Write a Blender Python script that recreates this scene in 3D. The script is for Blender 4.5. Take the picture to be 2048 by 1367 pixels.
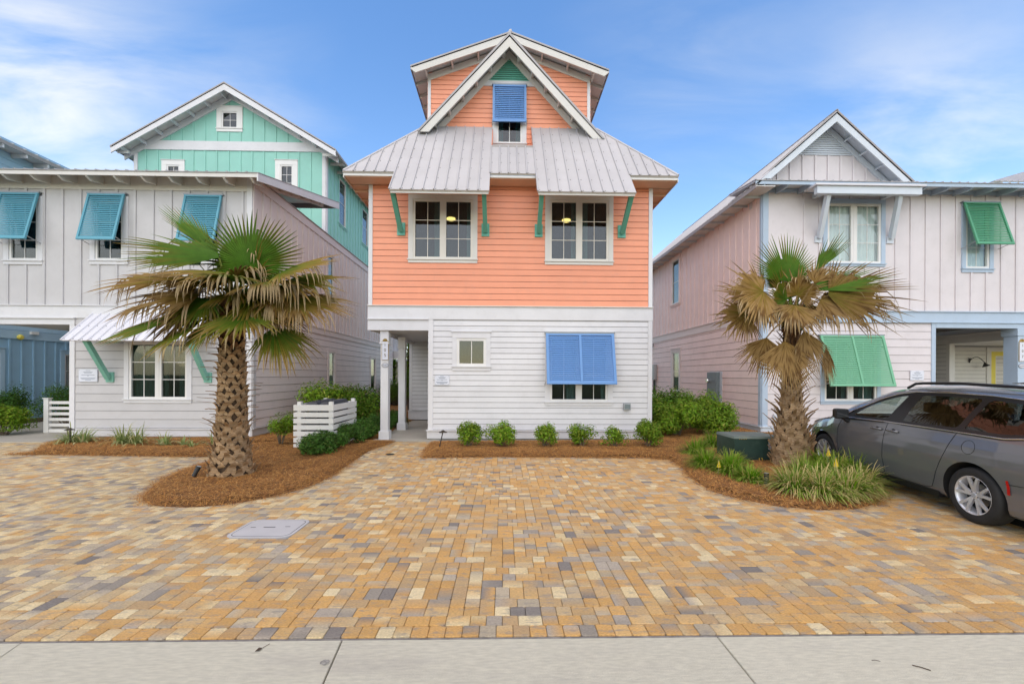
import bpy, math, random
from mathutils import Vector, Matrix, noise
R = math.radians
PI = math.pi
rng = random.Random(7)
sc = bpy.context.scene
for o in list(bpy.data.objects):
    bpy.data.objects.remove(o)
C = sc.collection

# ------------------------------------------------------------------ camera, sky, sun, exposure
CAM_F, CAM_H, YAW, ROLL = 820.0, 1.85, R(1.2), 0.0045     # focal length in photo pixels, eye height, yaw, roll
cam = bpy.data.cameras.new('camera')
cam.sensor_width = 36
cam.lens = CAM_F/2048*36
cam.shift_y = (750-683.5)/2048
cam.clip_start = 0.05
cam.clip_end = 3000
camo = bpy.data.objects.new('camera', cam)
C.objects.link(camo)
rt = Vector((math.cos(YAW), -math.sin(YAW), 0))
fw = Vector((math.sin(YAW), math.cos(YAW), 0))
up = Vector((0, 0, 1))
rt2 = rt*math.cos(ROLL)+up*math.sin(ROLL)
up2 = up*math.cos(ROLL)-rt*math.sin(ROLL)
M = Matrix.Identity(4)
for i in range(3):
    M[i][0] = rt2[i]; M[i][1] = up2[i]; M[i][2] = -fw[i]
M[2][3] = CAM_H
camo.matrix_world = M
sc.camera = camo

SUN_EL, SUN_AZ = R(55), R(186)      # high, behind the camera and slightly to its left (azimuth clockwise from +Y)
world = bpy.data.worlds.new('World')
sc.world = world
world.use_nodes = True
wn, wl = world.node_tree.nodes, world.node_tree.links
wn.clear()
def wnode(t, **k):
    n = wn.new(t)
    for a, b in k.items():
        setattr(n, a, b)
    return n
sky = wnode('ShaderNodeTexSky', sky_type='NISHITA', sun_disc=False, sun_elevation=SUN_EL, sun_rotation=SUN_AZ,
            altitude=0, air_density=1.0, dust_density=0.6, ozone_density=2.2)
tc = wnode('ShaderNodeTexCoord')
sep = wnode('ShaderNodeSeparateXYZ')
wl.new(tc.outputs['Generated'], sep.inputs[0])
def wmath(op, a, b=None, clamp=False):
    n = wnode('ShaderNodeMath', operation=op, use_clamp=clamp)
    for i, v in enumerate((a, b)):
        if v is None: continue
        if hasattr(v, 'links') or isinstance(v, bpy.types.NodeSocket): wl.new(v, n.inputs[i])
        else: n.inputs[i].default_value = v
    return n.outputs[0]
zc = wmath('ADD', wmath('MAXIMUM', sep.outputs[2], 0.0), 0.12)
px_ = wmath('DIVIDE', sep.outputs[0], zc)
py_ = wmath('DIVIDE', sep.outputs[1], zc)
comb = wnode('ShaderNodeCombineXYZ')
wl.new(px_, comb.inputs[0]); wl.new(py_, comb.inputs[1])
def cloud_noise(scale, rot, sx, sy, lo, hi, loc):
    mp = wnode('ShaderNodeMapping')
    mp.inputs['Rotation'].default_value = (0, 0, rot)
    mp.inputs['Scale'].default_value = (sx, sy, 1)
    mp.inputs['Location'].default_value = loc
    wl.new(comb.outputs[0], mp.inputs[0])
    n = wnode('ShaderNodeTexNoise')
    n.inputs['Scale'].default_value = scale
    n.inputs['Detail'].default_value = 7
    n.inputs['Roughness'].default_value = .56
    n.inputs['Distortion'].default_value = .5
    wl.new(mp.outputs[0], n.inputs['Vector'])
    r = wnode('ShaderNodeMapRange', interpolation_type='SMOOTHSTEP')
    r.inputs['From Min'].default_value = lo; r.inputs['From Max'].default_value = hi
    wl.new(n.outputs['Fac'], r.inputs['Value'])
    return r.outputs[0]
thin = cloud_noise(.55, R(32), .7, 1.6, .46, .90, (3.1, 1.7, 0))
wisp = cloud_noise(1.3, R(30), .7, 1.9, .50, .90, (0.4, 5.2, 0))
big = cloud_noise(.42, R(10), 1, 1.4, .40, .68, (7.3, 2.1, 0))
cl = wmath('ADD', wmath('MULTIPLY', thin, .13), wmath('MULTIPLY', wmath('MULTIPLY', wisp, big), .30), clamp=True)
# single wisps standing in the photograph's sky: (direction, angular size, strength)
def puff(direction, power, k):
    d = wnode('ShaderNodeVectorMath', operation='DOT_PRODUCT')
    wl.new(tc.outputs['Generated'], d.inputs[0])
    d.inputs[1].default_value = Vector(direction).normalized()
    return wmath('MULTIPLY', wmath('POWER', wmath('MAXIMUM', d.outputs['Value'], 0.0), power), k)
streak = cloud_noise(1.6, R(32), .7, 1.8, .28, .80, (1.2, 0.2, 0))
pf = wmath('ADD', puff((-1.13, 1, .70), 75, .70), puff((-.62, 1, .66), 120, .22))
pf = wmath('ADD', pf, puff((.42, 1, .78), 110, .26))
pf = wmath('ADD', pf, puff((.95, 1, .66), 60, .26))
pf = wmath('ADD', pf, puff((1.16, 1, .42), 70, .36))
cl = wmath('ADD', cl, wmath('MULTIPLY', pf, streak), clamp=True)
hz = wmath('POWER', wmath('SUBTRACT', 1.0, wmath('MAXIMUM', sep.outputs[2], 0.0)), 4.5)
cl = wmath('MAXIMUM', cl, wmath('MULTIPLY', hz, .42))
hsv = wnode('ShaderNodeHueSaturation')
hsv.inputs['Saturation'].default_value = 1.25
wl.new(sky.outputs[0], hsv.inputs['Color'])
gain = wnode('ShaderNodeVectorMath', operation='MULTIPLY')
gain.inputs[1].default_value = (.99, 1.20, 1.64)
wl.new(hsv.outputs[0], gain.inputs[0])
mix = wnode('ShaderNodeMix', data_type='RGBA')
wl.new(cl, mix.inputs['Factor'])
wl.new(gain.outputs[0], mix.inputs['A'])
CLOUD = (5.0, 5.3, 6.1, 1)
mix.inputs['B'].default_value = CLOUD
bg = wnode('ShaderNodeBackground')
bg.inputs['Strength'].default_value = .14
wl.new(mix.outputs['Result'], bg.inputs['Color'])
wo = wnode('ShaderNodeOutputWorld')
wl.new(bg.outputs[0], wo.inputs[0])

sl = bpy.data.lights.new('sun', 'SUN')
sl.energy = 1.5
sl.angle = R(120)
sl.color = (1.0, .87, .72)
so = bpy.data.objects.new('sun', sl)
C.objects.link(so)
sd = Vector((math.sin(SUN_AZ)*math.cos(SUN_EL), math.cos(SUN_AZ)*math.cos(SUN_EL), math.sin(SUN_EL)))
so.rotation_euler = sd.to_track_quat('Z', 'Y').to_euler()
so.location = (0, 0, 30)
vs = sc.view_settings
vs.view_transform = 'Standard'; vs.look = 'None'; vs.exposure = 0.93; vs.gamma = 1; vs.use_curve_mapping = False
vs.use_white_balance = True; vs.white_balance_temperature = 10700; vs.white_balance_tint = 2
sc.cycles.max_bounces = 8
sc.cycles.transparent_max_bounces = 12

# ------------------------------------------------------------------ measuring helpers: photograph pixel -> world point on a known plane
def ray(px, py):
    u = (px-1024)/CAM_F; v = (750-py)/CAM_F
    u, v = u-ROLL*v, v+ROLL*u
    return Vector((u*math.cos(YAW)+math.sin(YAW), math.cos(YAW)-u*math.sin(YAW), v))
def PY(px, py, Y):                     # on the plane y = Y -> x, z
    d = ray(px, py); t = Y/d[1]
    return d[0]*t, CAM_H+d[2]*t
def PX(px, py, X):                     # on the plane x = X -> y, z
    d = ray(px, py); t = X/d[0]
    return d[1]*t, CAM_H+d[2]*t
def G(px, py, z=0.0):                  # on the ground -> x, y
    d = ray(px, py); t = (z-CAM_H)/d[2]
    return d[0]*t, d[1]*t
def XY(px, Y): return PY(px, 700, Y)[0]
def ZY(py, Y, px=1024): return PY(px, py, Y)[1]

# ------------------------------------------------------------------ materials
MATS = {}
def mat(name, col, rough=.6, metal=0, var=.05, vscale=3.0, bump=0.0, bscale=60, stretch=(1, 1, 1), attr=None,
        spec=.5, coat=0, two_sided_tr=0, emit=None, dirt=None, vcoord='Object', drange=(.52, .8)):
    if name in MATS: return MATS[name]
    m = bpy.data.materials.new(name); m.use_nodes = True
    N, L = m.node_tree.nodes, m.node_tree.links
    b = N['Principled BSDF']
    b.inputs['Roughness'].default_value = rough
    b.inputs['Metallic'].default_value = metal
    b.inputs['Specular IOR Level'].default_value = spec
    b.inputs['Coat Weight'].default_value = coat
    b.inputs['Coat Roughness'].default_value = .04
    t = N.new('ShaderNodeTexCoord')
    mp = N.new('ShaderNodeMapping'); mp.inputs['Scale'].default_value = stretch
    L.new(t.outputs[vcoord], mp.inputs[0])
    if attr:
        a = N.new('ShaderNodeAttribute'); a.attribute_name = attr
        base = a.outputs['Color']
    else:
        rgb = N.new('ShaderNodeRGB'); rgb.outputs[0].default_value = (*col, 1)
        base = rgb.outputs[0]
    if var:
        n = N.new('ShaderNodeTexNoise'); n.inputs['Scale'].default_value = vscale; n.inputs['Detail'].default_value = 5
        L.new(mp.outputs[0], n.inputs['Vector'])
        mr = N.new('ShaderNodeMapRange'); mr.inputs['From Min'].default_value = .25; mr.inputs['From Max'].default_value = .75
        mr.inputs['To Min'].default_value = 1-var*1.6; mr.inputs['To Max'].default_value = 1+var
        L.new(n.outputs['Fac'], mr.inputs['Value'])
        if dirt or attr:                       # each board, panel or sheet weathers a little differently
            oi = N.new('ShaderNodeObjectInfo'); mo = N.new('ShaderNodeMapRange'); mo.inputs['To Min'].default_value = .965; mo.inputs['To Max'].default_value = 1.025
            L.new(oi.outputs['Random'], mo.inputs['Value']); mm = N.new('ShaderNodeMath'); mm.operation = 'MULTIPLY'
            L.new(mr.outputs[0], mm.inputs[0]); L.new(mo.outputs[0], mm.inputs[1]); mr = mm
        mx = N.new('ShaderNodeVectorMath'); mx.operation = 'SCALE'
        L.new(base, mx.inputs[0]); L.new(mr.outputs[0], mx.inputs['Scale'])
        base = mx.outputs[0]
    if dirt:
        n2 = N.new('ShaderNodeTexNoise'); n2.inputs['Scale'].default_value = dirt[1]; n2.inputs['Detail'].default_value = 8
        n2.inputs['Roughness'].default_value = .7
        L.new(mp.outputs[0], n2.inputs['Vector'])
        r2 = N.new('ShaderNodeMapRange'); r2.inputs['From Min'].default_value = drange[0]; r2.inputs['From Max'].default_value = drange[1]
        r2.inputs['To Max'].default_value = dirt[2]
        L.new(n2.outputs['Fac'], r2.inputs['Value'])
        m2 = N.new('ShaderNodeMix'); m2.data_type = 'RGBA'
        L.new(r2.outputs[0], m2.inputs['Factor']); L.new(base, m2.inputs['A']); m2.inputs['B'].default_value = (*dirt[0], 1)
        base = m2.outputs['Result']
    L.new(base, b.inputs['Base Color'])
    if bump:
        n3 = N.new('ShaderNodeTexNoise'); n3.inputs['Scale'].default_value = bscale; n3.inputs['Detail'].default_value = 4
        L.new(mp.outputs[0], n3.inputs['Vector'])
        bp = N.new('ShaderNodeBump'); bp.inputs['Strength'].default_value = bump; bp.inputs['Distance'].default_value = .01
        L.new(n3.outputs['Fac'], bp.inputs['Height']); L.new(bp.outputs[0], b.inputs['Normal'])
    if two_sided_tr:
        tr = N.new('ShaderNodeBsdfTranslucent'); L.new(base, tr.inputs['Color'])
        ms = N.new('ShaderNodeMixShader'); ms.inputs[0].default_value = two_sided_tr
        L.new(b.outputs[0], ms.inputs[1]); L.new(tr.outputs[0], ms.inputs[2])
        L.new(ms.outputs[0], N['Material Output'].inputs[0])
    if emit:
        b.inputs['Emission Color'].default_value = (*emit[0], 1); b.inputs['Emission Strength'].default_value = emit[1]
    MATS[name] = m
    return m
def glass_mat(name, tint, refl):
    m = bpy.data.materials.new(name); m.use_nodes = True
    N, L = m.node_tree.nodes, m.node_tree.links
    N.remove(N['Principled BSDF'])
    tr = N.new('ShaderNodeBsdfTransparent'); tr.inputs[0].default_value = (*tint, 1)
    gl = N.new('ShaderNodeBsdfGlossy'); gl.inputs['Roughness'].default_value = .02
    nz = N.new('ShaderNodeTexNoise'); nz.inputs['Scale'].default_value = 1.6; nz.inputs['Detail'].default_value = 1
    bp = N.new('ShaderNodeBump'); bp.inputs['Strength'].default_value = .12; bp.inputs['Distance'].default_value = .02
    L.new(nz.outputs['Fac'], bp.inputs['Height']); L.new(bp.outputs[0], gl.inputs['Normal'])
    fr = N.new('ShaderNodeLayerWeight'); fr.inputs['Blend'].default_value = .5
    pw = N.new('ShaderNodeMath'); pw.operation = 'POWER'; L.new(fr.outputs['Facing'], pw.inputs[0]); pw.inputs[1].default_value = 4.0
    ad = N.new('ShaderNodeMath'); ad.operation = 'MULTIPLY_ADD'
    L.new(pw.outputs[0], ad.inputs[0]); ad.inputs[1].default_value = .9; ad.inputs[2].default_value = .045+refl; ad.use_clamp = True
    ms = N.new('ShaderNodeMixShader')
    L.new(ad.outputs[0], ms.inputs[0]); L.new(tr.outputs[0], ms.inputs[1]); L.new(gl.outputs[0], ms.inputs[2])
    L.new(ms.outputs[0], N['Material Output'].inputs[0])
    MATS[name] = m
    return m
GRAIN = dict(bump=.25, bscale=14, stretch=(1, 1, 14))
def paint(name, col, **k):
    d = dict(rough=.55, var=.035, vscale=2.2, bump=.18, bscale=26, dirt=((.30, .27, .24), 5.0, .16)); d.update(k)
    return mat(name, col, **d)
coral = paint('coral_paint', (.82, .305, .185))
white = paint('white_paint', (.635, .635, .65))
cream = paint('cream_trim', (.63, .61, .575))
sofw = paint('soffit_white', (.66, .65, .63))
sofc = paint('soffit_peach', (.72, .46, .34))
teal = paint('teal_green_paint', (.085, .40, .315))
bluep = paint('blue_shutter_paint', (.095, .265, .545), dirt=None)
aqua = paint('aqua_shutter_paint', (.065, .31, .40), dirt=None)
greenp = paint('green_shutter_paint', (.045, .29, .16), dirt=None)
green2 = paint('light_green_shutter_paint', (.12, .39, .24), dirt=None)
seafoam = paint('seafoam_bracket_paint', (.16, .45, .36))
greyp = paint('pale_grey_paint', (.50, .49, .495))
mauve = paint('side_lit_grey_paint', (.69, .62, .60))  # grey house's side walls: the light's warm tint and brightness put into the colour
mint = paint('mint_paint', (.22, .53, .45))
pinkw = paint('pinkish_white_paint', (.63, .585, .60))
pinks = paint('bounce_pink_paint', (.84, .66, .62))  # side wall copy of the front paint, coral bounce light in its colour
iceb = paint('ice_blue_paint', (.38, .49, .60))
icewh = paint('ice_white_paint', (.58, .64, .70))
neib = paint('steel_blue_paint', (.26, .47, .62))
neil = paint('sky_blue_paint', (.36, .55, .68))
yellow = paint('yellow_door_paint', (.75, .62, .12))
vinyl = paint('white_vinyl', (.70, .69, .67), rough=.4, dirt=None)
tanv = paint('almond_vinyl', (.66, .62, .56), rough=.4, dirt=None)
roofm = mat('galvanised_steel', (.45, .44, .45), rough=.5, metal=.25, var=.04, vscale=1.6, bump=.05, bscale=9,
            dirt=((.34, .31, .29), 3.0, .22))
roofw = mat('white_painted_steel', (.62, .62, .66), rough=.4, var=.03)
roofe = mat('weathered_roof_edge', (.34, .31, .30), rough=.6, metal=.2)
screwm = mat('screw_metal', (.10, .10, .10), rough=.5, metal=.5)
pane = glass_mat('window_glass', (.60, .65, .64), .012)
paned = glass_mat('tinted_glass', (.10, .11, .10), .03)
panel_ = glass_mat('clear_glass', (.70, .78, .75), .03)
lightgl = glass_mat('pale_window_glass', (.95, .97, .97), .0)
curtd = mat('dark_green_curtain', (.06, .13, .11), rough=.9)
curt = mat('teal_curtain', (.22, .42, .42), rough=.9, two_sided_tr=.2)
curtw = mat('pale_curtain', (.66, .78, .76), rough=.9, two_sided_tr=.2)
cleargl = None
inside = mat('plaster_and_gap_shade', (.11, .105, .10), rough=.9)  # dark tone also shows in the siding gaps, standing in for lap shadow
brass = mat('aged_brass', (.42, .28, .10), rough=.45, metal=.8, var=.2, vscale=40)
black = mat('black_metal', (.02, .02, .02), rough=.45)
darkpl = mat('dark_plastic', (.035, .037, .045), rough=.45, var=.1)
greyel = mat('grey_electrical_paint', (.15, .19, .20), rough=.5)
greyl = mat('light_grey_enamel', (.33, .35, .36), rough=.45)
plate = mat('sign_plate_white', (.62, .65, .72), rough=.35, var=.02)
inkm = mat('sign_ink', (.20, .24, .30), rough=.6, var=0)
inkd = mat('dark_lettering', (.05, .045, .045), rough=.6, var=0)
concm = mat('broom_concrete', (.575, .53, .42), rough=.85, var=.10, vscale=34, bump=.8, bscale=260, stretch=(.35, 1.6, 1),
            dirt=((.36, .32, .28), 1.6, .75))
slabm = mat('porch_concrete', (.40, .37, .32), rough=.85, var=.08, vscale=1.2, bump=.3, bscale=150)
founm = mat('foundation_concrete', (.30, .30, .28), rough=.9, var=.12)
sandm = mat('joint_sand', (.15, .12, .085), rough=.95, var=.2, vscale=20)

# ------------------------------------------------------------------ mesh helpers
def tag(o, label=None, cat=None, group=None, kind=None):
    if label: o['label'] = label
    if cat: o['category'] = cat
    if group: o['group'] = group
    if kind: o['kind'] = kind
    return o
ROOTINV = {}
def thing(name, label, cat, loc=(0, 0, 0), group=None):
    o = bpy.data.objects.new(name, None); C.objects.link(o)
    o.location = loc; o.empty_display_size = .2
    ROOTINV[o.name] = Matrix.Translation(-Vector(loc))
    return tag(o, label, cat, group)
def link(name, me, parent=None, kind=None, label=None):
    o = bpy.data.objects.new(name, me); C.objects.link(o)
    if parent is not None:
        o.parent = parent
        if parent.name in ROOTINV:
            o.matrix_parent_inverse = ROOTINV[parent.name]
    if kind: o['kind'] = kind
    if label: o['label'] = label
    return o
class MB:
    def __init__(s): s.v = []; s.f = []; s.mi = []; s.m = 0; s.col = None
    def quadbox(s, a, b):                      # two loops of equal length joined
        i = len(s.v); n = len(a)
        s.v += [tuple(p) for p in a]+[tuple(p) for p in b]
        s.f.append(tuple(range(i+n-1, i-1, -1))); s.f.append(tuple(range(i+n, i+2*n)))
        for k in range(n):
            s.f.append((i+k, i+(k+1) % n, i+n+(k+1) % n, i+n+k))
        s.mi += [s.m]*(n+2)
        return s
    def box(s, x0, x1, y0, y1, z0, z1):
        a = [(x0, y0, z0), (x1, y0, z0), (x1, y1, z0), (x0, y1, z0)]
        return s.quadbox(a, [(p[0], p[1], z1) for p in a])
    def face(s, pts):
        i = len(s.v); s.v += [tuple(p) for p in pts]; s.f.append(tuple(range(i, i+len(pts)))); s.mi.append(s.m); return s
    def beam(s, p, q, w, h, upv=(0, 0, 1), w2=None, h2=None):   # bar of section w x h from p to q
        p, q = Vector(p), Vector(q); d = (q-p).normalized(); upv = Vector(upv)
        if abs(d.dot(upv)) > .98: upv = Vector((0, 1, 0))
        sv = d.cross(upv).normalized(); uv = sv.cross(d)
        w2 = w if w2 is None else w2; h2 = h if h2 is None else h2
        A = [p+sv*a*w/2+uv*b*h/2 for a, b in ((-1, -1), (1, -1), (1, 1), (-1, 1))]
        B = [q+sv*a*w2/2+uv*b*h2/2 for a, b in ((-1, -1), (1, -1), (1, 1), (-1, 1))]
        return s.quadbox(A[::-1], B[::-1])
    def tube(s, path, r, n=8, cap=True):
        path = [Vector(p) for p in path]; rings = []
        rs = r if isinstance(r, (list, tuple)) else [r]*len(path)
        upv = Vector((0, 0, 1)); i0 = len(s.v)
        for k, p in enumerate(path):
            d = (path[min(k+1, len(path)-1)]-path[max(k-1, 0)]).normalized()
            a = d.cross(Vector((0, 0, 1)) if abs(d.z) < .9 else Vector((1, 0, 0))).normalized(); b = d.cross(a)
            for j in range(n):
                t = 2*PI*j/n; s.v.append(tuple(p+(a*math.cos(t)+b*math.sin(t))*rs[k]))
        for k in range(len(path)-1):
            for j in range(n):
                a = i0+k*n+j; b = i0+k*n+(j+1) % n
                s.f.append((a, a+n, b+n, b)); s.mi.append(s.m)
        if cap:
            s.f.append(tuple(i0+j for j in range(n))); s.f.append(tuple(i0+(len(path)-1)*n+n-1-j for j in range(n)))
            s.mi += [s.m]*2
        return s
    def lathe(s, prof, n=16, c=(0, 0, 0), ax='z'):
        i0 = len(s.v)
        for r, z in prof:
            for j in range(n):
                t = 2*PI*j/n; a, b = r*math.cos(t), r*math.sin(t)
                p = (a, b, z) if ax == 'z' else ((z, a, b) if ax == 'x' else (b, z, a))
                s.v.append((c[0]+p[0], c[1]+p[1], c[2]+p[2]))
        for k in range(len(prof)-1):
            for j in range(n):
                a = i0+k*n+j; b = i0+k*n+(j+1) % n
                s.f.append((a, b, b+n, a+n)); s.mi.append(s.m)
        s.f.append(tuple(i0+n-1-j for j in range(n))); s.f.append(tuple(i0+(len(prof)-1)*n+j for j in range(n))); s.mi += [s.m]*2
        return s
    def mesh(s, name, mats, smooth=False):
        me = bpy.data.meshes.new(name); me.from_pydata(s.v, [], s.f)
        for m in (mats if isinstance(mats, (list, tuple)) else [mats]): me.materials.append(m)
        if any(s.mi): me.polygons.foreach_set('material_index', s.mi)
        if smooth: me.polygons.foreach_set('use_smooth', [True]*len(me.polygons))
        me.update()
        return me
    def build(s, name, mats, parent=None, kind=None, label=None, smooth=False):
        return link(name, s.mesh(name, mats, smooth), parent, kind, label)
class Frame:
    def __init__(s, O, u, v):
        s.O = Vector(O); s.u = Vector(u).normalized(); s.v = Vector(v).normalized(); s.n = s.u.cross(s.v)
    def p(s, u, v, n=0.0): return s.O+s.u*u+s.v*v+s.n*n
def front(Y): return Frame((0, Y, 0), (1, 0, 0), (0, 0, 1))           # faces the camera; u = x, v = z
def faceR(X): return Frame((X, 0, 0), (0, 1, 0), (0, 0, 1))            # faces +x; u = y
def faceL(X): return Frame((X, 0, 0), (0, -1, 0), (0, 0, 1))           # faces -x; u = -y
def clip(poly, a, b, c):               # keep a*u + b*v <= c
    out = []
    for i in range(len(poly)):
        p, q = poly[i], poly[(i+1) % len(poly)]
        dp, dq = a*p[0]+b*p[1]-c, a*q[0]+b*q[1]-c
        if dp <= 1e-9: out.append(p)
        if (dp < -1e-9 and dq > 1e-9) or (dp > 1e-9 and dq < -1e-9):
            t = dp/(dp-dq); out.append((p[0]+(q[0]-p[0])*t, p[1]+(q[1]-p[1])*t))
    return out if len(out) > 2 and area(out) > 1e-5 else []
def area(p): return abs(sum(p[i][0]*p[(i+1) % len(p)][1]-p[(i+1) % len(p)][0]*p[i][1] for i in range(len(p))))/2
def between(poly, axis, a, b):
    if axis == 'v': return clip(clip(poly, 0, 1, b) if poly else [], 0, -1, -a) if poly else []
    p = clip(poly, 1, 0, b)
    return clip(p, -1, 0, -a) if p else []
def pieces(poly, openings):            # connected groups of convex pieces left when rectangles are cut out
    if not poly: return []
    us = sorted({p[0] for p in poly}); u0, u1 = us[0], us[-1]
    cuts = sorted({u0, u1}|{c for o in openings for c in o[:2] if u0 < c < u1})
    groups = []; cur = []
    for a, b in zip(cuts, cuts[1:]):
        col = between(poly, 'u', a, b)
        parts = [col] if col else []
        for o in openings:
            if o[0] < (a+b)/2 < o[1]:
                nxt = []
                for q in parts:
                    lo = clip(q, 0, 1, o[2]); hi = clip(q, 0, -1, -o[3])
                    nxt += [x for x in (lo, hi) if x]
                parts = nxt
        if parts: cur += parts
        elif cur: groups.append(cur); cur = []
    if cur: groups.append(cur)
    return groups
def extrude(mb, F, poly, nf, nb=0.0):   # nf: offset of the front face, a number or a function of (u, v)
    g = nf if callable(nf) else (lambda u, v: nf)
    A = [F.p(u, v, nb) for u, v in poly]; B = [F.p(u, v, g(u, v)) for u, v in poly]
    s = sum(poly[i][0]*poly[(i+1) % len(poly)][1]-poly[(i+1) % len(poly)][0]*poly[i][1] for i in range(len(poly)))
    if s < 0: A.reverse(); B.reverse()
    mb.quadbox(A, B)
def rect(u0, u1, v0, v1): return [(u0, v0), (u1, v0), (u1, v1), (u0, v1)]
def sheet(F, poly, openings, m, parent, name='wall', n0=-.14, n1=0.0, kind=None):
    mb = MB()
    for g in pieces(poly, openings):
        for q in g: extrude(mb, F, q, n1, n0)
    return mb.build(name, m, parent, kind)
def laps(F, poly, pitch, openings, m, parent, v0=None, name='siding_board', lo=.024, hi=.014, gap=.011):
    vs = [p[1] for p in poly]; a = v0 if v0 is not None else min(vs)
    while a < max(vs)-1e-3:
        st = between(poly, 'v', a, a+pitch)
        gs_ = []
        for g in pieces(st, openings) if st else ():
            us = [p[0] for q in g for p in q]; u0, u1 = min(us), max(us)
            if len(g) == 1 and u1-u0 > 4.2 and rng.random() < .75:      # long runs are two boards butted end to end
                c = rng.uniform(u0+1.0, u1-1.0)
                gs_ += [[x for x in (clip(q, 1, 0, c-.0015) for q in g) if x], [x for x in (clip(q, -1, 0, -(c+.0015)) for q in g) if x]]
            else: gs_.append(g)
        for g in gs_:
            mb = MB(); j = rng.uniform(-.0015, .0015)
            for q in g:
                q = clip(q, 0, -1, -(a+gap))
                if q: extrude(mb, F, q, lambda u, v: lo+j+(hi-lo)*(v-a)/pitch, .0005)
            if not mb.v: continue
            mb.build(name, m, parent)
        a += pitch
def battens(F, poly, pitch, openings, m, parent, u0=None, w=.06, name='batten', t=.034):
    us = [p[0] for p in poly]; a = u0 if u0 is not None else min(us)
    while a < max(us)-1e-3:
        if a > min(us)-1e-3:
            st = between(poly, 'u', a-w/2, a+w/2)
            if st:
                mb = MB(); parts = [st]
                for o in openings:
                    if o[0] < a < o[1]:
                        parts = [x for q in parts for x in (clip(q, 0, 1, o[2]), clip(q, 0, -1, -o[3])) if x]
                for q in parts:
                    mb = MB(); extrude(mb, F, q, t, .0005); mb.build(name, m, parent)
        a += pitch
def board(F, u0, u1, v0, v1, m, parent, name='trim_board', t=.032, b=0.0):
    mb = MB(); extrude(mb, F, rect(u0, u1, v0, v1), t, b); return mb.build(name, m, parent)
def curtain(F, u0, u1, v0, v1, n, m, parent):
    mb = MB(); k = max(6, int((u1-u0)/.03)); i0 = 0; ph = rng.uniform(0, 6)
    for i in range(k+1):
        u = u0+(u1-u0)*i/k; nn = n+.035*math.sin(i*1.3+ph)+.015*math.sin(i*.6+ph*2)
        mb.v += [tuple(F.p(u, v0, nn)), tuple(F.p(u, v1, nn))]
    for i in range(k): mb.f.append((2*i, 2*i+2, 2*i+3, 2*i+1)); mb.mi.append(0)
    mb.build('curtain', m, parent, smooth=True)
def window(F, u0, u1, v0, v1, parent, lights=1, grid=(2, 3), trim=white, frame=vinyl, tw=.12, sill=.11, head=None, cur=None,
           curm=None, glass=None, cap=True, sw=.06, label=None):
    """u0..v1 is the outside of the casing, the sill board included; returns the opening to cut in the wall"""
    head = tw if head is None else head
    a, b, c, d = u0+tw, u1-tw, v0+sill, v1-head
    mb = MB()
    extrude(mb, F, rect(u0, a, c, v1-head), .040); extrude(mb, F, rect(b, u1, c, v1-head), .040)
    extrude(mb, F, rect(u0, u1, d, v1), .043)
    extrude(mb, F, rect(u0, u1, v0, c-.03), .043); extrude(mb, F, rect(u0-.02, u1+.02, c-.03, c), .075)
    if cap: extrude(mb, F, rect(u0-.025, u1+.025, v1, v1+.022), .07)
    w = mb.build('window', trim, parent, label=label)
    mu = .055; W = (b-a-mu*(lights-1))/lights
    for k in range(lights):
        x0 = a+k*(W+mu); x1 = x0+W
        s = MB()
        extrude(s, F, rect(x0, x0+sw, c, d), .022, -.05); extrude(s, F, rect(x1-sw, x1, c, d), .022, -.05)
        extrude(s, F, rect(x0+sw, x1-sw, c, c+sw), .020, -.05); extrude(s, F, rect(x0+sw, x1-sw, d-sw, d), .020, -.05)
        s.build('sash', frame, w)
        g = MB(); extrude(g, F, rect(x0+sw, x1-sw, c+sw, d-sw), -.018, -.022); g.build('pane', glass or pane, w)
        q = MB()
        for i in range(1, grid[0]):
            uu = x0+sw+(W-2*sw)*i/grid[0]; extrude(q, F, rect(uu-.009, uu+.009, c+sw, d-sw), -.008, -.017)
        for i in range(1, grid[1]):
            vv = c+sw+(d-c-2*sw)*i/grid[1]; extrude(q, F, rect(x0+sw, x1-sw, vv-.009, vv+.009), -.0065, -.0175)
        if q.v: q.build('muntin', frame, w)
        if k:
            z = MB(); extrude(z, F, rect(x0-mu, x0, c, d), .030, -.05); z.build('mullion', frame, w)
        if cur:
            for (fa, fb) in cur[k]:
                curtain(F, x0+W*fa, x0+W*fb, c-.1, d+.1, -.12, curm or curt, w)
    return (a, b, c, d)
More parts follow.
